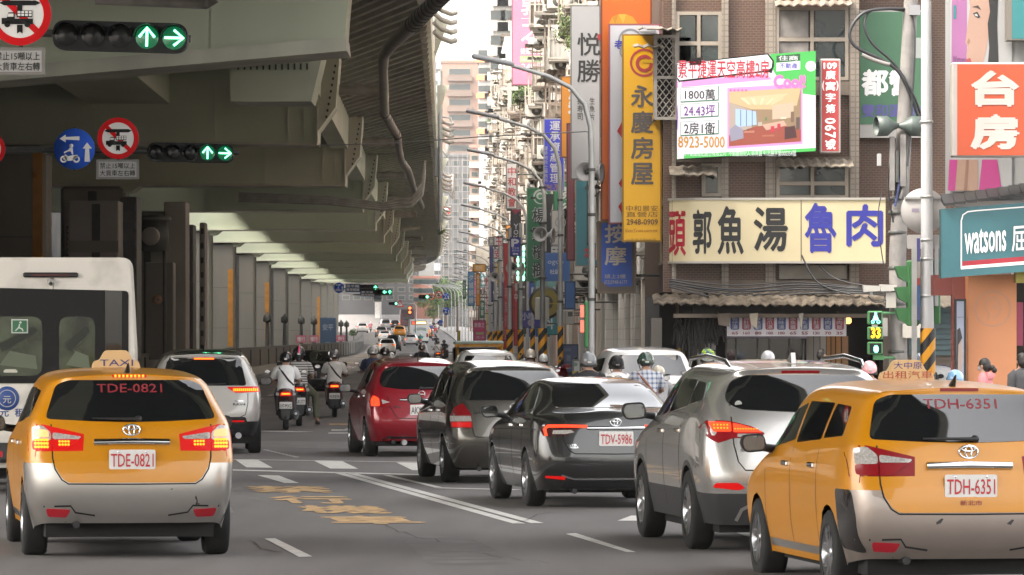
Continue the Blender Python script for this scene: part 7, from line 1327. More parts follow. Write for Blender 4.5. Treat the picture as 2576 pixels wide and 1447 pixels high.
og = thing('orange_estate_sign', "large orange box sign with two white characters at the right edge", 'sign', (xw(2480), DW - .9, zw(402))); q = MB(); oc = P((.60, .09, .025)); q.bbx(xw(2377), xw(2760), DW - 1.3, DW - .9, zw(402), zw(168), P((.5, .46, .42)), .02); q.bx(xw(2390), xw(2750), DW - 1.306, DW - 1.301, zw(398), zw(173), oc); q.build('box', og, world=True)
q = MB()
for t, a, b, ya, yb in (("台", 2424, 2544, 188, 278), ("房", 2422, 2544, 296, 384), ("灣", 2566, 2680, 188, 278), ("屋", 2566, 2680, 296, 384)): q.text(t, (xw(a), DW - 1.312, zw(yb)), X_, Z_, (b - a) / SW, (yb - ya) / SW, P((.66, .60, .55)), .05)
q.build('lettering', og, world=True)
po = thing('beauty_poster', "tall beauty poster with a woman's face and pink dress behind the orange box sign", 'poster', (xw(2440), DW - .05, zw(480))); q = MB(); yy = DW - .03
def pol(pts, c_, k): q.prism([(xw(a), zw(b)) for a, b in pts], (0, yy - k * .002, 0), X_, Z_, .001, P(c_))
q.bx(xw(2390), xw(2545), yy, DW - .003, zw(480), zw(-60), P((.50, .50, .49)))
pol([(2395, -60), (2432, -60), (2432, 170), (2393, 170)], (.42, .16, .36), 1); pol([(2432, -60), (2480, -60), (2492, 40), (2482, 120), (2470, 170), (2436, 170), (2430, 140), (2434, 118), (2428, 108), (2434, 60), (2440, 20)], (.52, .33, .25), 2); pol([(2480, -60), (2512, -60), (2508, 60), (2512, 168), (2484, 168), (2488, 120), (2484, 60), (2490, 30)], (.025, .022, .025), 3)
pol([(2447, 34), (2458, 30), (2466, 44), (2460, 46), (2452, 42)], (.03, .02, .02), 4); pol([(2450, 36), (2457, 35), (2460, 42), (2453, 41)], (.5, .5, .5), 5); pol([(2444, 18), (2460, 14), (2468, 26), (2456, 20)], (.06, .04, .035), 4); pol([(2430, 150), (2440, 146), (2444, 158), (2432, 168)], (.45, .07, .08), 4); pol([(2436, 96), (2440, 104), (2436, 112), (2432, 108)], (.38, .2, .14), 4)
pol([(2380 + 12, 402), (2460, 402), (2460, 480), (2390, 480)], (.50, .32, .24), 2); pol([(2388, 402), (2408, 402), (2402, 480), (2384, 480)], (.55, .06, .28), 3); pol([(2470, 402), (2508, 402), (2520, 480), (2462, 480)], (.58, .07, .28), 3); pol([(2430, 402), (2436, 402), (2432, 480), (2424, 480)], (.36, .2, .14), 4)
q.build('print', po, world=True); q = MB(); q.text("Watsons", (xw(2397), yy - .006, zw(160)), X_, Z_, .2, .12, P((.12, .03, .12))); q.bx(xw(2398), xw(2405), yy - .006, yy - .004, zw(48), zw(14), P((.03, .25, .25))); q.build('handwriting', po, world=True)
o = thing('teal_corner_panel', "dark teal panel at the top right picture corner", 'sign', (xw(2560), DW - .5, zw(105))); q = MB(); q.bx(xw(2526), xw(2760), DW - .5, DW - .1, zw(106), zw(-80), P((.20, .19, .17))); q.bx(xw(2538), xw(2760), DW - .506, DW - .501, zw(102), zw(-80), P((.03, .23, .24))); q.build('panel', o, world=True)
o = thing('standing_poster', "tall narrow standing light box with a pale face portrait, left of the terracotta pillar", 'poster', (xw(2422), DW + .2, 0)); q = MB(); q.bx(xw(2404), xw(2432), DW + .1, DW + .25, 0, zw(752), P((.02, .02, .03))); q.bx(xw(2408), xw(2426), DW + .094, DW + .099, 0, zw(758), P((.42, .46, .58))); q.prism([(xw(2410), zw(836)), (xw(2420), zw(848)), (xw(2424), zw(900)), (xw(2416), zw(960)), (xw(2410), zw(960))], (0, DW + .092, 0), X_, Z_, .002, P((.55, .42, .36))); q.prism([(xw(2409), zw(830)), (xw(2416), zw(824)), (xw(2422), zw(850)), (xw(2412), zw(868)), (xw(2410), zw(960)), (xw(2408), zw(960))], (0, DW + .088, 0), X_, Z_, .002, P((.05, .04, .04))); q.text("BEAUTIFUL", (xw(2410), DW + .09, zw(800)), X_, Z_, .1, .02, P((.1, .1, .12))); q.build('light_box', o, world=True)
# ================================================================ row of old apartment houses along the right side
WALLS = [mat("wall_cream", (.50, .45, .38), rough=.8, var=.25, vscale=.8, streak=True), mat("wall_grey", (.36, .345, .32), rough=.8, var=.3, vscale=.8, streak=True), tilemat("wall_white_tile", (.58, .56, .52), (.54, .52, .48), (.42, .4, .36), .3, .3, off=0), mat("wall_pinkish", (.46, .35, .30), rough=.8, var=.2, vscale=.8, streak=True), tilemat("wall_tan_tile", (.34, .26, .2), (.31, .24, .19), (.25, .2, .17), .25, .12)]
SHOPS = [mat("shop_dark", (.04, .04, .045), rough=.5, var=.5, vscale=.6), mat("shop_shutter_grey", (.22, .22, .22), rough=.6, var=.3, vscale=1)]
CAGE = mat("window_cage_grey", (.32, .29, .25), rough=.6, var=.25); LGL = mat("house_glass", (.03, .04, .042), rough=.08, spec=.8); IRON = mat("old_iron", (.15, .12, .095), rough=.8, var=.35, vscale=3)
descr = ["cream stuccoed", "weathered grey", "white tiled", "pinkish", "tan tiled"]
rn = random.Random(21)
def rowhouse(i, d0, d1, off, h, wi, lab, dense=True):
    c0 = C(d0) + off; g = gz(d0); o = thing('row_house', lab, 'building', (c0 + 5, (d0 + d1) / 2, g), 0, 'old apartment houses along the right side'); c1 = C(d1) + off; q = MB(); dp = 14
    q.prism([(c0, d0), (c0 + dp, d0), (c0 + dp, d1 - .02), (c1, d1 - .02)], (0, 0, g + 3.3), X_, Y_, -h + 3.3, WALLS[wi]); q.prism([(c0 + .9, d0), (c0 + dp, d0), (c0 + dp, d1 - .02), (c1 + .9, d1 - .02)], (0, 0, g - .05), X_, Y_, -3.3, SHOPS[i % 2]); q.build('wall', o, world=True)
    fl = int((h - 3.4) / 3.1); L = d1 - d0; nb = max(2, int(L / 4.2)); cnt = 0
    for f in range(fl):
        z = g + 3.9 + f * 3.1
        for b in range(nb):
            y = d0 + L * (b + .5) / nb; x = C(y) + off; r = rn.random()
            q = MB(); dep = rn.uniform(.45, 1.0); hw_ = rn.uniform(.9, 1.6); hh = rn.uniform(1.3, 2.0)
            if r < .62:       # protruding barred window bay
                fr = CAGE if rn.random() < .6 else IRON
                for yy in (y - hw_, y + hw_):
                    for xx in (x - dep, x): q.bx(xx - .03, xx + .03, yy - .03, yy + .03, z, z + hh, fr)
                for zz in (z, z + hh * .5, z + hh): q.bx(x - dep - .03, x - dep + .03, y - hw_, y + hw_, zz - .03, zz + .03, fr); q.bx(x - dep, x, y - hw_ - .035, y - hw_ + .01, zz - .03, zz + .03, fr)
                n_ = 5
                for k in range(1, n_): q.bx(x - dep * k / n_ - .012, x - dep * k / n_ + .012, y - hw_ - .02, y - hw_, z, z + hh, fr)
                for k in range(8): yy = y - hw_ + 2 * hw_ * (k + .5) / 8; q.bx(x - dep - .012, x - dep + .012, yy - .015, yy + .015, z, z + hh, fr)
                if rn.random() < .5: q.bx(x - dep + .02, x - .02, y - hw_ + .05, y + hw_ - .05, z + .02, z + hh * rn.uniform(.3, .8), rn.choice((WALLS[0], WALLS[1], LGL, TIN, IRON)))
                q.bx(x - dep, x, y - hw_, y + hw_, z - .12, z - .04, fr)
                bay = q.build('window_cage', o, world=True)
                if rn.random() < .7: tin(o, x - dep - .35, x + .02, y + hw_, z + hh + .15, .02, 2 * hw_ + .25, rn.choice((TIN, RUST, WALLS[1])), 'tin_canopy', i * 97 + f * 13 + b)
            else:
                q.bx(x - .08, x - .003, y - hw_, y + hw_, z, z + hh, WFR); q.bx(x - .1, x - .081, y - hw_ + .1, y + hw_ - .1, z + .1, z + hh - .1, LGL); q.build('window', o, world=True)
            if rn.random() < .36 and cnt < 90:
                q = MB(); zz = z - rn.uniform(.2, .7); q.bbx(x - rn.uniform(.7, .9), x - .1, y + .1, y + .9, zz, zz + .62, AC, .02); q.lathe([(.08, .004), (.24, .004), (.24, 0)], (x - .42, y + .1, zz + .31), -Y_, DKST, 14); q.bx(x - .8, x, y + .15, y + .2, zz - .05, zz, IRON); q.build('air_conditioner', o, world=True); cnt += 1
        if f and rn.random() < .6: q = MB(); q.tube([(x - .1, d0 + L * rn.random(), g + 3.3), (x - .1, d0 + L * .5, z + 2)], .06, PIPE, 6); q.build('downpipe', o, world=True)
    q = MB(); q.bx(c0 - .25, c0 + dp, d0 + .003, d1 - .03, g + h, g + h + .25, GRIME); q.build('parapet', o, world=True)
    for k in range(nb):   # shop front pieces under the arcade
        y = d0 + L * (k + .1) / nb; x = C(y) + off; q = MB(); q.bbx(x, x + .45, y, y + .45, g, g + 3.3, rn.choice(WALLS), .03); q.build('arcade_pillar', o, world=True)
    return o
dd = 117.0; hs = [17, 20, 16.5, 24, 19, 23, 18, 26, 21, 25, 22, 27, 24, 20]; i = 0
for L in (18, 20, 22, 24, 24, 28, 28, 32, 34, 38, 42, 46, 50):
    rowhouse(i, dd, dd + L, 3.55 + (.25 if i % 3 == 1 else 0), hs[i], (1, 4, 0, 3, 2, 1, 0, 2, 3, 0, 1, 2, 0)[i], "%s old apartment house, %s along the row from the corner, caged windows" % (descr[(1, 4, 0, 3, 2, 1, 0, 2, 3, 0, 1, 2, 0)[i]], ORD[i] if i else "first")); dd += L; i += 1
def tower(name, label, x0, x1, ytop, s, m, floors, dep=12, frame=None, cols_=3, balcony=False, yb=845, top=None, win=(.9, 1.2)):
    d = F / s; a = (x0 - 1288) / s; b = (x1 - 1288) / s; zt = CAMZ - (ytop - HY) / s; g = gz(d); o = thing(name, label, 'building', ((a + b) / 2, d + dep / 2, g), 0, 'tall buildings at the far end'); q = MB(); q.bx(a, b, d, d + dep, g - 1, zt, m); q.bx(a - .15, b + .15, d - .15, d + dep, zt, zt + .5, m); q.build('wall', o, world=True)
    fh = (zt - g - 3) / floors
    for f in range(floors):
        for k in range(cols_):
            x = a + (b - a) * (k + .5) / cols_; z = g + 3.6 + f * fh; q = MB(); w_, h_ = win[0], win[1]; q.bx(x - w_, x + w_, d - .06, d - .003, z, z + h_, WFR); q.bx(x - w_ + .1, x + w_ - .1, d - .09, d - .061, z + .1, z + h_ - .1, LGL)
            if balcony: q.bx(x - w_ - .3, x + w_ + .3, d - .9, d - .1, z - 1.2, z - .2, balcony)
            q.build('window', o, world=True)
    return o
PT = mat("far_pink_wall", (.24, .15, .115), rough=.8, var=.15); PW2 = mat("far_white_wall", (.46, .45, .43), rough=.7, var=.1); GY = mat("scaffold_grey", (.11, .108, .105), rough=.8, var=.25, vscale=.4); BR = mat("far_brick_red", (.2, .085, .06), rough=.8, var=.15)
tower('white_tower', "white apartment block with small windows behind the street lamps", 1206, 1282, 380, 15.9, PW2, 10, win=(.55, .75), cols_=2); tower('white_tower', "taller white block with orange panels above the rooftop garden", 1204, 1246, 105, 13.6, PW2, 15, cols_=2, balcony=mat("panel_orange", (.5, .22, .1), rough=.7)); tower('white_tower', "grey white slab block behind the pink billboard", 1240, 1290, -60, 22, WALLS[2], 14, cols_=2, balcony=WALLS[1])
tower('pink_tower', "pinkish brown apartment tower at the end of the street", 1111, 1202, 158, 12.6, PT, 16, cols_=1, balcony=mat("balcony_brown", (.15, .11, .09), rough=.8), win=(2.2, 1.3)); tower('pink_tower', "narrow pink tower wing with barred balconies beside the white block", 1182, 1206, 372, 15.7, PT, 10, cols_=1, balcony=CAGE, win=(.6, .9))
sc = tower('scaffolded_building', "grey building wrapped in scaffolding and netting beside the flyover", 1108, 1184, 395, 14.2, GY, 12, cols_=3, win=(.7, 1.1)); q = MB(); d = F / 14.2 - 1.2
for k in range(8): x = (1104 + k * 12 - 1288) / 14.2; q.bx(x - .05, x + .05, d, d + .1, gz(d), CAMZ + (845 - 385) / 14.2, P((.35, .35, .35)))
for k in range(14): z = gz(d) + 2 + k * 2.2; q.bx((1100 - 1288) / 14.2, (1190 - 1288) / 14.2, d, d + .08, z, z + .1, P((.35, .35, .35)))
q.build('scaffolding', sc, world=True)
tower('red_brick_block', "low red brick block at the far bend below the flyover end", 1040, 1110, 700, 11.5, BR, 3, cols_=4); tower('far_shade_block', "hazy grey block closing the street beneath the flyover", 800, 1052, 640, 10.2, mat("far_shade_wall", (.03, .03, .033), rough=.8, var=.2, vscale=.3), 6, cols_=9); tower('pale_tower', "slim pale tower with red signs seen through the far tunnel", 943, 956, 740, 11.4, PW2, 4, cols_=1)  # near-black wall colour stands in for shade under the far flyover
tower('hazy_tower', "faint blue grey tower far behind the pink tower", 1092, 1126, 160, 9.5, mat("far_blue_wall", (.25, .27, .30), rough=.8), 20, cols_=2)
# left side houses glimpsed between the piers, made tall and gapless to block the sun
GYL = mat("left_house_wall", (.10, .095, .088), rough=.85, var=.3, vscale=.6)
for k in range(12):
    d = 70 + k * 62; a = C(d) - 31; o = thing('left_sun_blocking_house', "grey house block behind the flyover piers, %s from the near end" % ORD[k], 'building', (a, d + 20, 0), 0, 'houses behind the flyover piers'); q = MB(); q.bx(a - 12, a + 6, d, d + 61.9, -.05, 22, GYL); q.build('wall', o, world=True)
    for f in range(4):
        for j in range(3): q = MB(); q.bx(a + 6.003, a + 6.1, d + 5 + j * 15, d + 11 + j * 15, 3.5 + f * 3, 5.2 + f * 3, LGL); q.build('window', o, world=True)
# flyover lamp posts and boxes
for k, (px, s, yt) in enumerate(((1089, 62, -40), (1126, 45, 395), (1140, 38, 500))): o = thing('flyover_lamp_post', "%s thin white lamp post standing on the flyover edge" % ORD[k], 'lamp post', ((px - 1288) / s, F / s, 12.6), 0, 'lamp posts on the flyover'); zt = CAMZ + (845 - yt) / s; q = MB(); q.tube([(0, 0, 0), (0, 0, zt - 12.6)], [.13, .09], POLE if k else mat("pole_white", (.5, .5, .5), rough=.5), 10); q.tube([(0, 0, zt - 12.6), (-.3, 0, zt - 12.2), (-1.2, 0, zt - 12)], .06, POLE, 6); q.build('pole', o)
o = thing('flyover_camera_post', "white post with side arm and cabinet on the flyover parapet", 'camera post', ats(1107, 390, 55)); q = MB(); b = ats(1107, 560, 55); a = ats(1107, 180, 55); q.tube([b, a], .11, POLE, 8); q.tube([ats(1107, 293, 55), ats(1135, 297, 55), ats(1136, 315, 55)], .05, POLE, 6); q.build('post', o, world=True); q = MB(); a = ats(1086, 372, 54); b = ats(1112, 445, 54); q.bbx(a.x + .1, b.x, a.y, a.y + .4, b.z, a.z, P((.45, .45, .44)), .03); q.build('cabinet', o, world=True)
# ================================================================ greenery
LEAF = [mat("leaf_mid", (.055, .10, .022), rough=.6, var=.4, vscale=2), mat("leaf_light", (.10, .16, .03), rough=.6, var=.3, vscale=2), mat("leaf_dark", (.025, .05, .015), rough=.7)]
def crown(q, c, r, n, ls, seed):
    rr = random.Random(seed); cl = [(Vector((rr.uniform(-1, 1) * r[0] * .7, rr.uniform(-1, 1) * r[1] * .7, rr.uniform(-.7, .9) * r[2] * .7)), rr.uniform(.3, .55)) for _ in range(9)]
    for i in range(n):
        b, k = rr.choice(cl); v = Vector((rr.gauss(0, 1), rr.gauss(0, 1), rr.gauss(0, 1))).normalized() * rr.random() ** .4 * k; p = Vector(c) + b + Vector((v.x * r[0], v.y * r[1], v.z * r[2]))
        u = Vector((rr.gauss(0, 1), rr.gauss(0, 1), rr.gauss(0, 1))).normalized() * ls; w = u.orthogonal().normalized() * ls * .45; q.add([p - u, p + w, p + u, p - w], [(0, 1, 2, 3)], LEAF[rr.choice((0, 0, 1, 2))])
def tree(name, label, px, py, s, r, n, ls, seed, base=None, cat='tree', group=None):
    p = ats(px, py, s); zb = base if base is not None else gz(p.y); o = thing(name, label, cat, (p.x, p.y, zb), 0, group); q = MB(); q.tube([(p.x, p.y, zb), (p.x + .1, p.y, (zb + p.z) / 2), (p.x, p.y, p.z)], [max(.04, r[0] * .09), max(.03, r[0] * .06), .02], RUST, 7)
    rr = random.Random(seed)
    for k in range(5): q.tube([(p.x, p.y, p.z - r[2] * .5), (p.x + rr.uniform(-.7, .7) * r[0], p.y + rr.uniform(-.7, .7) * r[1], p.z + rr.uniform(-.2, .6) * r[2])], [r[0] * .035, .01], RUST, 5)
    q.build('trunk', o, world=True); q = MB(); crown(q, p, r, n, ls, seed); q.build('crown', o, world=True)
tree('balcony_tree', "green leafy tree growing from a roof terrace beside the blue vertical sign", 1318, 245, 46, (1.35, 1.0, .95), 1500, .09, 3, 12.5); tree('balcony_tree', "light green bush on a high balcony left of the sushi sign", 1425, 75, 72, (.4, .6, .8), 600, .06, 5, 12.0, 'plant'); tree('balcony_tree', "thin tree with dark twigs against the pink billboard foot", 1345, 290, 46, (.7, .7, .6), 260, .08, 8, 11)
tree('street_tree', "round green street tree at the far bend under the flyover end", 1120, 735, 14.5, (2.6, 3, 2.8), 1600, .22, 11); tree('street_tree', "second green street tree right of the first one at the far bend", 1150, 748, 16, (2.2, 3, 3), 1400, .2, 13); tree('street_tree', "dark green tree low among the far lamp posts", 1090, 775, 13.5, (3, 3, 2.2), 1400, .22, 17); tree('median_shrub', "small bright green shrub at the end of the median wall", 888, 838, 20, (.6, .6, .6), 300, .12, 19, None, 'plant'); tree('flyover_weed', "weed tuft growing from the flyover edge among the conduits", 1110, 585, 32, (.35, .3, .35), 160, .08, 23, 12.5, 'plant'); tree('flyover_weed', "weed tuft near the top of the flyover edge", 1078, 135, 70, (.2, .2, .2), 120, .04, 29, 12.5, 'plant'); tree('roof_garden', "roof garden greenery on the white block", 1243, 305, 15.2, (1.4, 1, .5), 260, .16, 31, 36, 'plant')
# an overhead wire from the flyover to the lamp row
o = thing('overhead_wire', "thin overhead wire from the flyover across to the nearest lamp pole", 'wire', ats(1100, 350, 112)); q = MB(); q.tube([ats(800, 366, 112), ats(1000, 360, 114), ats(1200, 345, 118), ats(1492, 330, 124)], .012, mat("wire_pale", (.3, .3, .3), rough=.5), 5); q.build('wire', o, world=True)
o = thing('roof_cross', "pale cross on a roof terrace beside the green tree", 'cross', ats(1300, 240, 48)); q = MB(); a = ats(1282, 225, 48); q.bx(a.x - .1, a.x + .1, a.y, a.y + .2, a.z - .9, a.z + .35, P((.5, .48, .45))); q.bx(a.x - .45, a.x - .101, a.y, a.y + .2, a.z - .05, a.z + .15, P((.5, .48, .45))); q.bx(a.x + .101, a.x + .45, a.y, a.y + .2, a.z - .05, a.z + .15, P((.5, .48, .45))); q.build('beams', o, world=True)
# ================================================================ people and scooters
SKIN = mat("skin", (.42, .24, .165), rough=.55, var=.08, vscale=6); HAIRM = mat("hair_dark", (.018, .014, .012), rough=.5); JEAN = mat("trousers_dark", (.05, .055, .07), rough=.85, var=.2, vscale=8); KHAKI = mat("trousers_olive", (.10, .10, .065), rough=.85, var=.2); SHOE = mat("shoe_dark", (.04, .035, .03), rough=.7)
def skin_mesh(nodes, edges, sub=2):
    names = list(nodes); me = bpy.data.meshes.new('figure'); me.from_pydata([nodes[k][0] for k in names], [(names.index(a), names.index(b)) for a, b in edges], []); ob = bpy.data.objects.new('figure', me); col.objects.link(ob)
    md = ob.modifiers.new('k', 'SKIN'); md.use_smooth_shade = True; sv = me.skin_vertices[0].data
    for i, k in enumerate(names):
        r = nodes[k][1]; sv[i].radius = r if isinstance(r, tuple) else (r, r); sv[i].use_root = (i == 0)
    ob.modifiers.new('s', 'SUBSURF').levels = sub; out = evalmesh(ob); vs = [tuple(v.co) for v in out.vertices]; fs = [tuple(p.vertices) for p in out.polygons]
    bpy.data.objects.remove(ob); bpy.data.meshes.remove(me); bpy.data.meshes.remove(out); return vs, fs
def hand(mb, w, d, up, m, sx, k=1.0):    # palm grows from the wrist w along d; fingers curl towards -up
    w = Vector(w); d = Vector(d).normalized(); up = Vector(up).normalized(); s_ = d.cross(up).normalized() * sx
    mb.ell(w + d * .045, (.042, .045, .022), m, 10, 6, z0=-1)
    for i, (o, l) in enumerate(((-.03, .062), (-.01, .07), (.01, .066), (.028, .052))):
        a = w + d * .08 + s_ * o; b = a + d * l * .5 - up * l * .15; c = b + d * l * .1 - up * l * .5; e = c - d * l * .3 - up * l * .2; mb.tube([a, b, c, e], [.0095, .009, .008, .006], m, 6)
    a = w + d * .03 - s_ * .035; mb.tube([a, a + d * .03 - s_ * .02 - up * .01, a + d * .055 - s_ * .012 - up * .03], [.011, .01, .008], m, 6)
RN = {'pelvis': ((0, -.15, .80), (.15, .11)), 'waist': ((0, -.13, .98), (.135, .10)), 'chest': ((0, -.10, 1.18), (.15, .105)), 'neck': ((0, -.07, 1.335), .055), 'head': ((0, -.045, 1.45), (.078, .09)), 'crown': ((0, -.05, 1.52), .07),
      'shL': ((-.16, -.10, 1.25), .06), 'elL': ((-.27, .03, 1.03), .042), 'wrL': ((-.27, .29, .985), .03), 'shR': ((.16, -.10, 1.25), .06), 'elR': ((.27, .03, 1.03), .042), 'wrR': ((.27, .29, .985), .03),
      'hiL': ((-.10, -.12, .80), .09), 'knL': ((-.17, .27, .74), .062), 'anL': ((-.15, .22, .38), .04), 'toL': ((-.15, .36, .33), .035), 'hiR': ((.10, -.12, .80), .09), 'knR': ((.17, .27, .74), .062), 'anR': ((.15, .22, .38), .04), 'toR': ((.15, .36, .33), .035)}
RE = [('pelvis', 'waist'), ('waist', 'chest'), ('chest', 'neck'), ('neck', 'head'), ('head', 'crown'), ('chest', 'shL'), ('shL', 'elL'), ('elL', 'wrL'), ('chest', 'shR'), ('shR', 'elR'), ('elR', 'wrR'), ('pelvis', 'hiL'), ('hiL', 'knL'), ('knL', 'anL'), ('anL', 'toL'), ('pelvis', 'hiR'), ('hiR', 'knR'), ('knR', 'anR'), ('anR', 'toR')]
FIGV, FIGF = skin_mesh(RN, RE)
leg2 = dict(RN); leg2['knR'] = ((.33, .12, .62), .062); leg2['anR'] = ((.36, .02, .16), .04); leg2['toR'] = ((.38, .16, .06), .038)
FIG2 = skin_mesh(leg2, RE)
def face(mb, c, yaw=0.0):
    M = Matrix.Translation(c) @ Matrix.Rotation(yaw, 4, 'Z')
    mb.add([(-.012, .088, -.01), (.012, .088, -.01), (0, .112, -.018), (0, .09, .03)], [(0, 2, 1), (0, 3, 2), (1, 2, 3)], SKIN, False, M)
    for sx in (-1, 1):
        mb.ell(M @ Vector((sx * .032, .084, .012)), (.012, .008, .007), P((.02, .015, .012)), 8, 5, z0=-1); mb.ell(M @ Vector((sx * .082, .0, -.005)), (.014, .02, .032), SKIN, 8, 6, z0=-1)
    mb.ell(M @ Vector((0, .086, -.045)), (.022, .008, .006), P((.35, .1, .09)), 8, 5, z0=-1)
def scooter(label, loc, head, bodyc, plate, lit=True, scale=1.0, group='scooters in the traffic', mirrors=True):
    o = thing('scooter', label, 'scooter', loc, R(head), group, scale); B = paint("scooter_%02d%02d%02d" % tuple(int(v * 99) for v in bodyc), bodyc, .3, .3); DK = mat("scooter_plastic", (.018, .018, .019), rough=.5)
    for y, w in ((-.55, .06), (.70, .05)):
        q = MB(); q.lathe([(.15, -w), (.225, -w), (.25, -w * .55), (.255, 0), (.25, w * .55), (.225, w), (.15, w)], (0, y, .255), X_, RUB, 24); t = q.build('wheel', o); q = MB(); q.lathe([(.02, -w * .7), (.15, -w * .9), (.155, 0), (.15, w * .9), (.02, w * .7)], (0, y, .255), X_, RIM, 16); q.build('rim', t)
    q = MB(); q.add([(x * a, y, z) for y, a, z in ((-.78, .06, .80), (-.74, .10, .66), (-.62, .16, .50), (-.30, .19, .42), (.05, .19, .40)) for x in (-1, 1)] + [(x * a, y, z) for y, a, z in ((-.80, .07, .86), (-.72, .13, .84), (-.55, .18, .78), (-.25, .19, .70), (.05, .18, .60)) for x in (-1, 1)], [(2 * i, 2 * i + 2, 12 + 2 * i, 10 + 2 * i) for i in range(4)] + [(2 * i + 1, 11 + 2 * i, 13 + 2 * i, 2 * i + 3) for i in range(4)] + [(10 + 2 * i, 12 + 2 * i, 13 + 2 * i, 11 + 2 * i) for i in range(4)] + [(2 * i, 2 * i + 1, 2 * i + 3, 2 * i + 2) for i in range(4)] + [(0, 10, 11, 1), (8, 9, 19, 18)], B, True); q.bbx(-.2, .2, .0, .5, .28, .40, DK, .03); q.bbx(-.15, .15, -.6, .1, .2, .5, DK, .05); q.build('body_shell', o)
    q = MB(); q.loft([((0, -.28, .70), .15, .38), ((0, -.28, .75), .165, .42), ((0, -.28, .80), .15, .40), ((0, -.26, .815), .10, .33)], DK, 18); q.build('seat', o)
    q = MB(); q.prism(rpoly([(-.13, .70), (.13, .70), (.10, .79), (-.10, .79)], .03), (0, -.79, 0), X_, Z_, .08, RED_DIM if lit else RED_OFF)
    if lit: [q.prism(circ(.018, 8, x, .745), (0, -.795, 0), X_, Z_, .004, HOT_ON) for x in (-.07, -.035, 0, .035, .07)]
    for sx in (-1, 1): q.prism(rpoly([(sx * .14, .70), (sx * .21, .72), (sx * .2, .77), (sx * .14, .78)], .015), (0, -.74, 0), X_, Z_, .06, CLEAR)
    q.build('tail_light', o)
    q = MB(); q.bbx(-.13, .13, -.815, -.80, .44, .58, PLATE, .006); q.text(plate, (-.115, -.818, .46), X_, Z_, .23, .075, PLBLK, .01); q.build('licence_plate', o)
    q = MB(); q.prism(rpoly([(-.10, .60), (.10, .60), (.09, .34), (.06, .22), (-.06, .22), (-.09, .34)], .02), (0, -.80, 0), X_, Z_, .02, DK); q.tube([(0, -.72, .62), (0, -.8, .5)], .03, DK, 6); q.build('mudguard', o)
    q = MB(); q.tube([(.16, -.1, .24), (.2, -.35, .26), (.21, -.78, .34)], [.04, .06, .065], RIM, 12); q.lathe([(.03, .01), (.06, .01), (.062, -.02)], (.21, -.78, .34), (0, -1, .1), TRIM, 12); q.build('exhaust', o)
    q = MB(); q.prism(rpoly([(-.2, .32), (.2, .32), (.23, .75), (.14, .98), (-.14, .98), (-.23, .75)], .06), (0, .52, 0), X_, Z_, .07, B); q.tube([(0, .6, .9), (0, .72, .28)], .04, DK, 8); q.build('front_shield', o)
    q = MB(); q.tube([(-.34, .36, 1.0), (-.2, .42, 1.02), (.2, .42, 1.02), (.34, .36, 1.0)], .017, DK, 8); q.bbx(-.14, .14, .38, .52, .94, 1.05, B, .03); q.build('handlebar', o)
    if mirrors:
        for sx in (-1, 1): q = MB(); q.tube([(sx * .24, .42, 1.02), (sx * .34, .40, 1.17)], .008, DK, 6); q.ell((sx * .38, .40, 1.2), (.065, .02, .042), DK, 12, 8, z0=-1); q.prism(circ(.055, 14, sx * .38, 1.2, .034), (0, .378, 0), X_, Z_, .004, CHROME); q.build('rear_mirror', o)
    return o
def clothmat(kind, c):
    k = "shirt_%s_%02d%02d%02d" % (kind, *[int(v * 99) for v in c])
    if k in MATS: return MATS[k]
    if kind == 'plain': return mat(k, c, rough=.9, var=.1, vscale=7, bump=.5, bscale=9)
    m = mat(k, c, rough=.9); n = m.node_tree; b = n.nodes["Principled BSDF"]; tc = n.nodes.new("ShaderNodeTexCoord"); sp = n.nodes.new("ShaderNodeSeparateXYZ"); n.links.new(tc.outputs["Object"], sp.inputs[0])
    def band(ax, period, frac):
        f = n.nodes.new("ShaderNodeMath"); f.operation = 'PINGPONG'; f.inputs[1].default_value = period / 2; n.links.new(sp.outputs[ax], f.inputs[0]); g = n.nodes.new("ShaderNodeMath"); g.operation = 'LESS_THAN'; g.inputs[1].default_value = period / 2 * frac; n.links.new(f.outputs[0], g.inputs[0]); return g
    if kind == 'stripe': a = band(2, .05, .42); dk = (.06, .055, .055); x = n.nodes.new("ShaderNodeMixRGB"); x.inputs[1].default_value = (*c, 1); x.inputs[2].default_value = (*dk, 1); n.links.new(a.outputs[0], x.inputs[0]); n.links.new(x.outputs[0], b.inputs["Base Color"])
    else:
        a = band(2, .075, .4); e = band(0, .075, .4); ad = n.nodes.new("ShaderNodeMath"); ad.operation = 'ADD'; n.links.new(a.outputs[0], ad.inputs[0]); n.links.new(e.outputs[0], ad.inputs[1]); h = n.nodes.new("ShaderNodeMath"); h.operation = 'MULTIPLY'; h.inputs[1].default_value = .45; n.links.new(ad.outputs[0], h.inputs[0]); x = n.nodes.new("ShaderNodeMixRGB"); x.inputs[1].default_value = (*c, 1); x.inputs[2].default_value = (.05, .07, .16, 1); n.links.new(h.outputs[0], x.inputs[0]); n.links.new(x.outputs[0], b.inputs["Base Color"])
    return m
BAND = mat("helmet_trim", (.02, .02, .02), rough=.5)
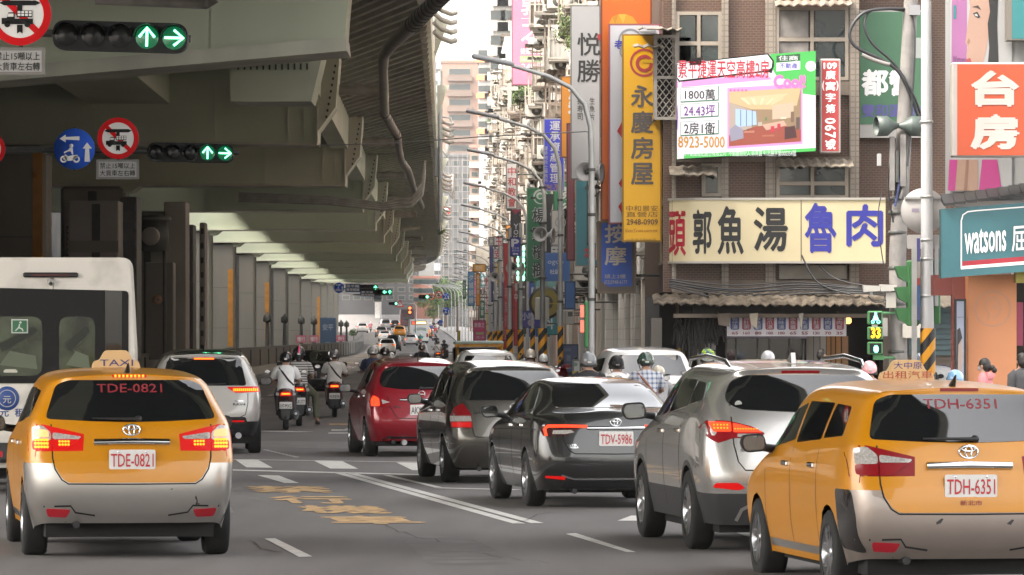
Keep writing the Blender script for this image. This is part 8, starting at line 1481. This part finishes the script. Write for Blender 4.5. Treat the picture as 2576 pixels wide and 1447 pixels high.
def helmet(par, c, hm, stripe=None, full=False, deco=None):
    q = MB(); q.ell(c, (.128, .152, .145), hm, 22, 12, z0=-.62 if full else -.35); c = Vector(c)
    if stripe: q.tube([c + Vector((0, -.152 * math.cos(a), .146 * math.sin(a))) for a in [math.pi * i / 10 for i in range(0, 11)]], .026, stripe, 6)
    q.build('helmet', par); q = MB(); q.lathe([(.118, -.052 if not full else -.09), (.134, -.05 if not full else -.088), (.132, -.03), (.128, -.03)], c, Z_, BAND, 22); q.tube([c + Vector((-.11, .02, -.05)), c + Vector((-.08, .06, -.14)), c + Vector((.08, .06, -.14)), c + Vector((.11, .02, -.05))], .008, BAND, 5); q.bx(c.x - .03, c.x + .03, c.y - .158, c.y - .145, c.z - .03, c.z - .005, CHROME); q.build('helmet_trim', par)
    q = MB(); q.prism(strip([(-.12, 0), (-.09, .06), (0, .085), (.09, .06), (.12, 0)], .02), c + Vector((0, .09, .02)), X_, Y_, .05, GLASS); q.build('visor', par)
    if deco:
        q = MB()
        for i, (a, b, r_, cc) in enumerate(deco): 
            n_ = Vector((math.cos(b) * math.sin(a), -math.cos(b) * math.cos(a), math.sin(b))); q.ell(c + Vector((n_.x * .124, n_.y * .147, n_.z * .141)), (r_, r_, r_), P(cc), 8, 6, z0=-1)
        q.build('helmet_graphic', par)
def person_on(label, loc, head, shirt, hm, legs=JEAN, scale=1.0, strap=None, longsleeve=False, out=False, stripe=None, hair=False, full=False, deco=None, shorts=False, lean=0.0, group='riders on scooters'):
    o = thing('person', label, 'person', loc, R(head), group, scale); V, Fc = FIG2 if out else (FIGV, FIGF); q = MB(); q.add(V, Fc, SKIN, True); face(q, (0, -.045, 1.44))
    for sx in (-1, 1): hand(q, (sx * .27, .29, .985), (0, 1, .15), (0, .2, 1), SKIN, sx)
    q.build('body', o)
    q = MB(); q.loft([((0, -.17, .79), .185, .15), ((0, -.165, .86), .185, .145), ((0, -.14, 1.0), .165, .13), ((0, -.11, 1.16), .195, .135), ((0, -.10, 1.24), .205, .125), ((0, -.09, 1.295), .16, .10), ((0, -.075, 1.335), .075, .072)], shirt, 20)
    for sx in (-1, 1): pts = [(sx * .13, -.10, 1.255), (sx * .19, -.09, 1.22), (sx * .235, -.03, 1.12)] + ([(sx * .272, .03, 1.03), (sx * .27, .26, .985)] if longsleeve else [(sx * .252, 0, 1.08)]); q.tube(pts, [.078, .082, .074] + ([.06, .045] if longsleeve else [.07]), shirt, 12)
    q.build('shirt', o)
    if strap: q = MB(); q.tube([(-.13, -.16, 1.27), (-.06, -.235, 1.18), (.06, -.275, 1.02), (.16, -.22, .92)], .02, strap, 6); q.tube([(-.13, -.16, 1.27), (-.1, -.03, 1.30), (0, .03, 1.18)], .018, strap, 6); q.build('shoulder_strap', o)
    q = MB(); nd = leg2 if out else RN
    for s_ in 'LR':
        h, k, a = (Vector(nd[n + s_][0]) for n in ('hi', 'kn', 'an')); q.tube([h + Vector((0, -.06, 0)), h.lerp(k, .5), k] + ([] if shorts else [k.lerp(a, .5), a]), [.115, .095, .08] + ([] if shorts else [.068, .06]), legs, 12)
    q.loft([((0, -.16, .74), .19, .16), ((0, -.16, .86), .18, .14)], legs, 16); q.build('trousers', o); q = MB()
    for s_ in 'LR': t = Vector(nd['to' + s_][0]); q.ell(t + Vector((0, -.06, 0)), (.05, .13, .045), SHOE, 12, 7, z0=-1)
    q.build('shoes', o)
    if hair: q = MB(); q.ell((0, -.14, 1.34), (.06, .045, .09), HAIRM, 12, 8, z0=-1); q.ell((0, -.1, 1.41), (.09, .09, .08), HAIRM, 12, 8, z0=-1); q.build('hair', o)
    else: q = MB(); q.ell((0, -.07, 1.43), (.088, .088, .09), HAIRM, 12, 8, z0=-.4); q.build('hair', o)
    helmet(o, (0, -.045, 1.475), hm, stripe, full, deco); return o
def H(n, c, **k): return mat("helmet_" + n, c, rough=k.get('rough', .22), coat=.8, var=k.get('var', .0), vscale=14)
PL = clothmat
def rider(px, s, lp, ls, shirt, hm, bodyc, plate, head=2.5, dz=None, sc=1.0, scooter_only=False, **k):
    d = F / s; loc = ((px - 1288) / s, d, gz(d)); scooter(ls, loc, head, bodyc, plate, scale=sc); return person_on(lp, loc, head, shirt, hm, scale=sc, **k)
BLKP = P((.015, .015, .016)); WS = PL('plain', (.72, .71, .70)); DS = PL('plain', (.02, .02, .023))
rider(719, 124.0, "rider in pale grey tee with black cross strap and black helmet, nearest rider at left", "dark red scooter with plate 097-MXG, nearest of the left group", WS, H("black", (.012, .012, .014)), (.07, .02, .02), "097-MXG", strap=BLKP, sc=.98)
rider(752, 119.0, "rider in striped top with pink black helmet and ponytail, foot on the road", "black scooter with plate 377 half hidden behind the dark red scooter", PL('stripe', (.50, .48, .46)), H("pink_black", (.03, .03, .035)), (.015, .015, .017), "NGA-377", stripe=H("pink", (.75, .06, .16)), legs=KHAKI, out=True, hair=True, sc=1.04)
rider(841, 107.5, "rider in white tee and shorts with grey helmet, right of the black saloon", "black scooter with backrest and two white plates, right of the black saloon", PL('plain', (.76, .74, .72)), H("grey", (.16, .16, .17)), (.06, .015, .02), "MUR-8790", strap=BLKP, shorts=True, sc=.98)
rider(938, 104.0, "rider in navy tee with white patterned helmet, left of the red hatchback roof", "scooter with round mirrors hidden left of the red hatchback", PL('plain', (.045, .06, .12)), H("white_grey", (.55, .55, .54), var=.55), (.1, .1, .1), "MTA-2208", sc=1.03)
rider(968, 98.0, "rider in dark helmet just behind the white patterned helmet", "scooter hidden behind the red hatchback's roof", DS, H("dark", (.05, .04, .035)), (.02, .02, .02), "MKK-1180", sc=1.0)
rider(984, 92.0, "rider in white flower dotted helmet low behind the red hatchback roof", "white scooter hidden behind the red hatchback, beside the dark helmet rider", WS, H("white", (.66, .66, .64)), (.5, .5, .5), "NBB-7812", sc=.9, deco=[(.3, .5, .02, (.1, .1, .1)), (-.4, .3, .02, (.1, .1, .1)), (.9, .4, .02, (.1, .1, .1))])
rider(1061, 70.0, "rider all in black with brown helmet, alone mid-lane above the red roof", "black scooter alone mid-lane beyond the red hatchback", DS, H("brown", (.10, .07, .055)), (.02, .02, .02), "MNJ-0021", sc=1.0)
rider(1101, 38.5, "rider in white tee with black strap, far right lane beside a rider in black", "red-lit scooter under the far rider in white tee", WS, H("dark", (.05, .04, .035)), (.05, .02, .02), "EWL-4410", strap=BLKP, sc=1.0)
rider(1117, 34.0, "rider in black with dark helmet just right of the far rider in white tee", "orange lit scooter beneath the far rider in black", DS, H("black", (.012, .012, .014)), (.35, .1, .03), "MLP-6650", sc=1.0)
rider(1058, 20.0, "far rider in teal jacket between the white saloon and the orange taxi", "far scooter with red lamp under the teal jacket rider", PL('plain', (.03, .17, .15)), H("white", (.66, .66, .64)), (.05, .05, .05), "ABA-111", longsleeve=True)
rider(1098, 21.0, "far rider in dark jacket right of the far orange taxi, nearest of the cluster", "far dark scooter right of the far orange taxi", DS, H("black", (.012, .012, .014)), (.03, .03, .03), "ABB-202", longsleeve=True)
for i, (px, s, cn, c, hn, hc) in enumerate(((1089, 18.5, "grey", (.2, .2, .2), "white", (.66, .66, .64)), (1094, 17.2, "red", (.35, .04, .04), "black", (.012, .012, .014)), (1085, 16.4, "blue", (.05, .1, .3), "white", (.66, .66, .64)), (1099, 16.0, "white", (.62, .61, .6), "red", (.4, .03, .04)), (1091, 15.2, "black", (.02, .02, .02), "grey", (.16, .16, .17)), (1103, 15.0, "green", (.05, .16, .08), "white", (.66, .66, .64)), (932, 15.6, "pink", (.5, .15, .2), "white", (.66, .66, .64)))):
    rider(px, s, "tiny far rider in %s jacket and %s helmet %s" % (cn, hn, "at the left of the far queue" if px < 1000 else "in the distant scooter cluster"), "tiny far scooter under the rider in %s jacket and %s helmet" % (cn, hn), PL('plain', c), H(hn, hc), (.1, .03, .03), "AAA-%03d" % (i * 37 + 100), longsleeve=True)
rider(1479, 160.0, "rider in black jacket with matt grey helmet, between people carrier and saloon roofs", "scooter hidden behind the grey saloon, under the matt grey helmet rider", DS, H("matt_grey", (.14, .145, .15), rough=.5), (.03, .03, .03), "MAA-3391", head=6, longsleeve=True, full=True, sc=1.02)
rider(1550, 154.0, "rider in white top with matt black round helmet above the grey saloon", "scooter hidden behind the saloon, under the matt black helmet rider", WS, mat("helmet_matt_black", (.008, .008, .008), rough=.5, spec=.3), (.3, .3, .3), "MCD-8021", head=6, full=True, sc=.98)
rider(1624, 158.0, "rider in blue plaid shirt with dark green helmet, beside the crossover mirror", "scooter hidden behind the crossover's mirror, under the plaid shirt rider", PL('plaid', (.50, .52, .55)), H("dark_green", (.03, .06, .045)), (.05, .05, .06), "MFF-5512", head=6, strap=mat("strap_brown", (.25, .09, .06), rough=.7), sc=1.02)
rider(1656, 146.0, "rider in beige helmet half hidden behind the plaid shirt rider", "pale scooter hidden behind the plaid shirt rider's scooter", PL('plain', (.35, .35, .36)), H("beige", (.50, .45, .36)), (.4, .4, .38), "MGH-7733", head=6, sc=.86)
rider(1334, 116.0, "rider in glossy beige helmet behind the people carrier's roof", "scooter hidden behind the people carrier's roof, below the glossy beige helmet", DS, H("beige", (.50, .45, .36)), (.2, .2, .2), "MHH-4001", sc=1.0); rider(1367, 110.0, "rider in white cap helmet right of the glossy beige helmet", "scooter hidden behind the people carrier, below the white cap helmet", WS, H("white", (.66, .66, .64)), (.2, .05, .05), "MJJ-4002", sc=.92)
rider(1779, 138.0, "rider in neon yellow and blue patterned helmet behind the crossover's roof rail", "scooter hidden by the crossover, under the neon helmet", DS, H("neon_white", (.6, .62, .6)), (.2, .2, .2), "MKL-9001", sc=1.02, full=True, deco=[(a * .5 - 1, b * .35, .035, ((.5, .7, .05), (.08, .25, .5), (.5, .7, .05))[(a + b) % 3]) for a in range(5) for b in range(4)])
rider(1931, 138.0, "rider in silver grey helmet peeking over the crossover's roof centre", "scooter hidden by the crossover, under the silver grey helmet", DS, H("silver", (.38, .38, .4)), (.2, .2, .2), "MKM-9002", sc=1.01)
rider(2186, 164.0, "rider in pale pink helmet behind the crossover's right rear corner", "scooter hidden by the crossover, under the pale pink helmet", PL('plain', (.5, .3, .3)), H("pale_pink", (.75, .36, .38)), (.4, .4, .4), "MPK-1212", full=True, sc=.94)
rider(2402, 184.0, "rider in light blue helmet behind the nearest taxi's roof", "scooter hidden by the nearest taxi, under the light blue helmet", DS, H("light_blue", (.18, .34, .52)), (.2, .2, .3), "MPB-3131", sc=.89)
rider(2318, 146.0, "rider in dark blue silver helmet beside the hazard striped signal pole foot", "scooter hidden behind the roof sign of the nearest taxi", DS, H("blue_silver", (.12, .14, .2), var=.5), (.1, .1, .1), "MPC-4141", sc=1.0)
for i, (px, s, c, cn) in enumerate(((1428, 101, (.3, .03, .04), "red"), (1300, 84, (.05, .05, .05), "black"), (1322, 82, (.3, .3, .3), "grey"), (1345, 90, (.02, .1, .06), "green"), (1275, 74, (.3, .05, .05), "maroon"), (1255, 62, (.4, .4, .4), "silver"), (1240, 56, (.05, .08, .25), "blue"))):
    d = F / s; scooter("%s scooter parked on the right pavement among the hazard striped poles" % cn, ((px - 1288) / s + .35, d, gz(d) + .14), 60 + 25 * (i % 3), c, "NPK-%d" % (1000 + i * 77), lit=False, group='scooters parked on the pavement')
# people on foot
WN = {'pelvis': ((0, 0, .92), (.15, .11)), 'waist': ((0, 0, 1.06), (.125, .09)), 'chest': ((0, .01, 1.27), (.145, .10)), 'neck': ((0, .02, 1.42), .05), 'head': ((0, .035, 1.53), (.076, .092)), 'crown': ((0, .02, 1.60), .068), 'shL': ((-.16, 0, 1.34), .055), 'elL': ((-.22, -.03, 1.08), .042), 'wrL': ((-.20, .1, .86), .03), 'shR': ((.16, 0, 1.34), .055), 'elR': ((.22, -.03, 1.08), .042), 'wrR': ((.20, .1, .86), .03), 'hiL': ((-.09, 0, .9), .09), 'knL': ((-.10, .06, .5), .06), 'anL': ((-.10, .0, .09), .042), 'toL': ((-.11, .13, .035), .035), 'hiR': ((.09, 0, .9), .09), 'knR': ((.10, -.02, .5), .06), 'anR': ((.10, -.12, .1), .042), 'toR': ((.11, .0, .035), .035)}
WALK = skin_mesh(WN, RE)
def walker(label, px, ytop, s, yaw, top, legs, longhair=False, mask=False, hood=False):
    d = F / s; z0 = .13; zt = CAMZ - (ytop - HY) / s; k = (zt - z0) / 1.685; o = thing('person', label, 'person', ((px - 1288) / s, d, z0), R(yaw), None, k); q = MB(); q.add(*WALK, SKIN, True); face(q, (0, .03, 1.53))
    for sx in (-1, 1): hand(q, (sx * .20, .1, .86), (0, .3, -1), (0, 1, .3), SKIN, sx)
    q.build('body', o); q = MB(); q.loft([((0, 0, .84), .175, .13), ((0, 0, 1.06), .16, .12), ((0, 0, 1.24), .19, .13), ((0, 0, 1.34), .19, .115), ((0, .01, 1.385), .14, .09), ((0, .02, 1.425), .07, .065)], top, 20)
    for sx in (-1, 1): q.tube([(sx * .12, 0, 1.345), (sx * .185, 0, 1.30), (sx * .225, -.03, 1.08), (sx * .205, .09, .88)], [.07, .078, .062, .048], top, 12)
    if hood: q.loft([((0, -.09, 1.30), .13, .05), ((0, -.11, 1.37), .14, .07), ((0, -.07, 1.43), .10, .06)], top, 14)
    q.build('jacket', o); q = MB()
    for s_ in 'LR': h, kn, a = (Vector(WN[n + s_][0]) for n in ('hi', 'kn', 'an')); q.tube([h, h.lerp(kn, .5), kn, a], [.11, .095, .075, .06], legs, 12)
    q.loft([((0, 0, .80), .18, .13), ((0, 0, .96), .17, .125)], legs, 16); q.build('trousers', o); q = MB(); [q.ell(Vector(WN['to' + s_][0]) + Vector((0, -.04, .005)), (.045, .12, .04), SHOE, 12, 7, z0=-.9) for s_ in 'LR']; q.build('shoes', o)
    q = MB(); q.ell((0, .005, 1.565), (.094, .108, .112), HAIRM, 16, 10, z0=-.15); q.ell((0, -.03, 1.52), (.09, .08, .10), HAIRM, 14, 8, z0=-1)
    if longhair: q.ell((0, -.13, 1.50), (.045, .06, .05), HAIRM, 12, 8, z0=-1); q.ell((0, -.17, 1.46), (.035, .05, .05), HAIRM, 12, 8, z0=-1)
    q.build('hair', o)
    if mask: q = MB(); q.ell((0, .085, 1.49), (.058, .045, .048), P((.66, .64, .66)), 14, 8, z0=-1); [q.tube([(sx * .05, .09, 1.5), (sx * .085, .01, 1.53)], .003, P((.6, .6, .6)), 4) for sx in (-1, 1)]; q.build('face_mask', o)
walker("woman in pink hooded jacket with white face mask by the terracotta pillar", 2478, 899, 168, 68, PL('plain', (.62, .22, .23)), JEAN, True, True, True)
walker("man in dark grey top cut by the right picture border", 2572, 886, 170, 20, PL('plain', (.07, .068, .072)), JEAN)
walker("man with short hair in black shirt inside the eatery front, below the menu", 2066, 876, 126.5, -60, DS, JEAN)
# ================================================================ humid air
hm_ = bpy.data.materials.new("haze"); hm_.use_nodes = True; n = hm_.node_tree; n.nodes.clear(); ou = n.nodes.new("ShaderNodeOutputMaterial"); vp = n.nodes.new("ShaderNodeVolumePrincipled"); vp.inputs["Color"].default_value = (.9, .9, .9, 1); vp.inputs["Density"].default_value = .00011; vp.inputs["Anisotropy"].default_value = .3; n.links.new(vp.outputs[0], ou.inputs["Volume"])
q = MB(); q.bx(-290, 290, -70, 1420, -1.1, 75, hm_); hz_ = q.build('haze'); hz_['kind'] = 'stuff'; hz_['label'] = "pale humid haze along the street"; hz_['category'] = "haze"
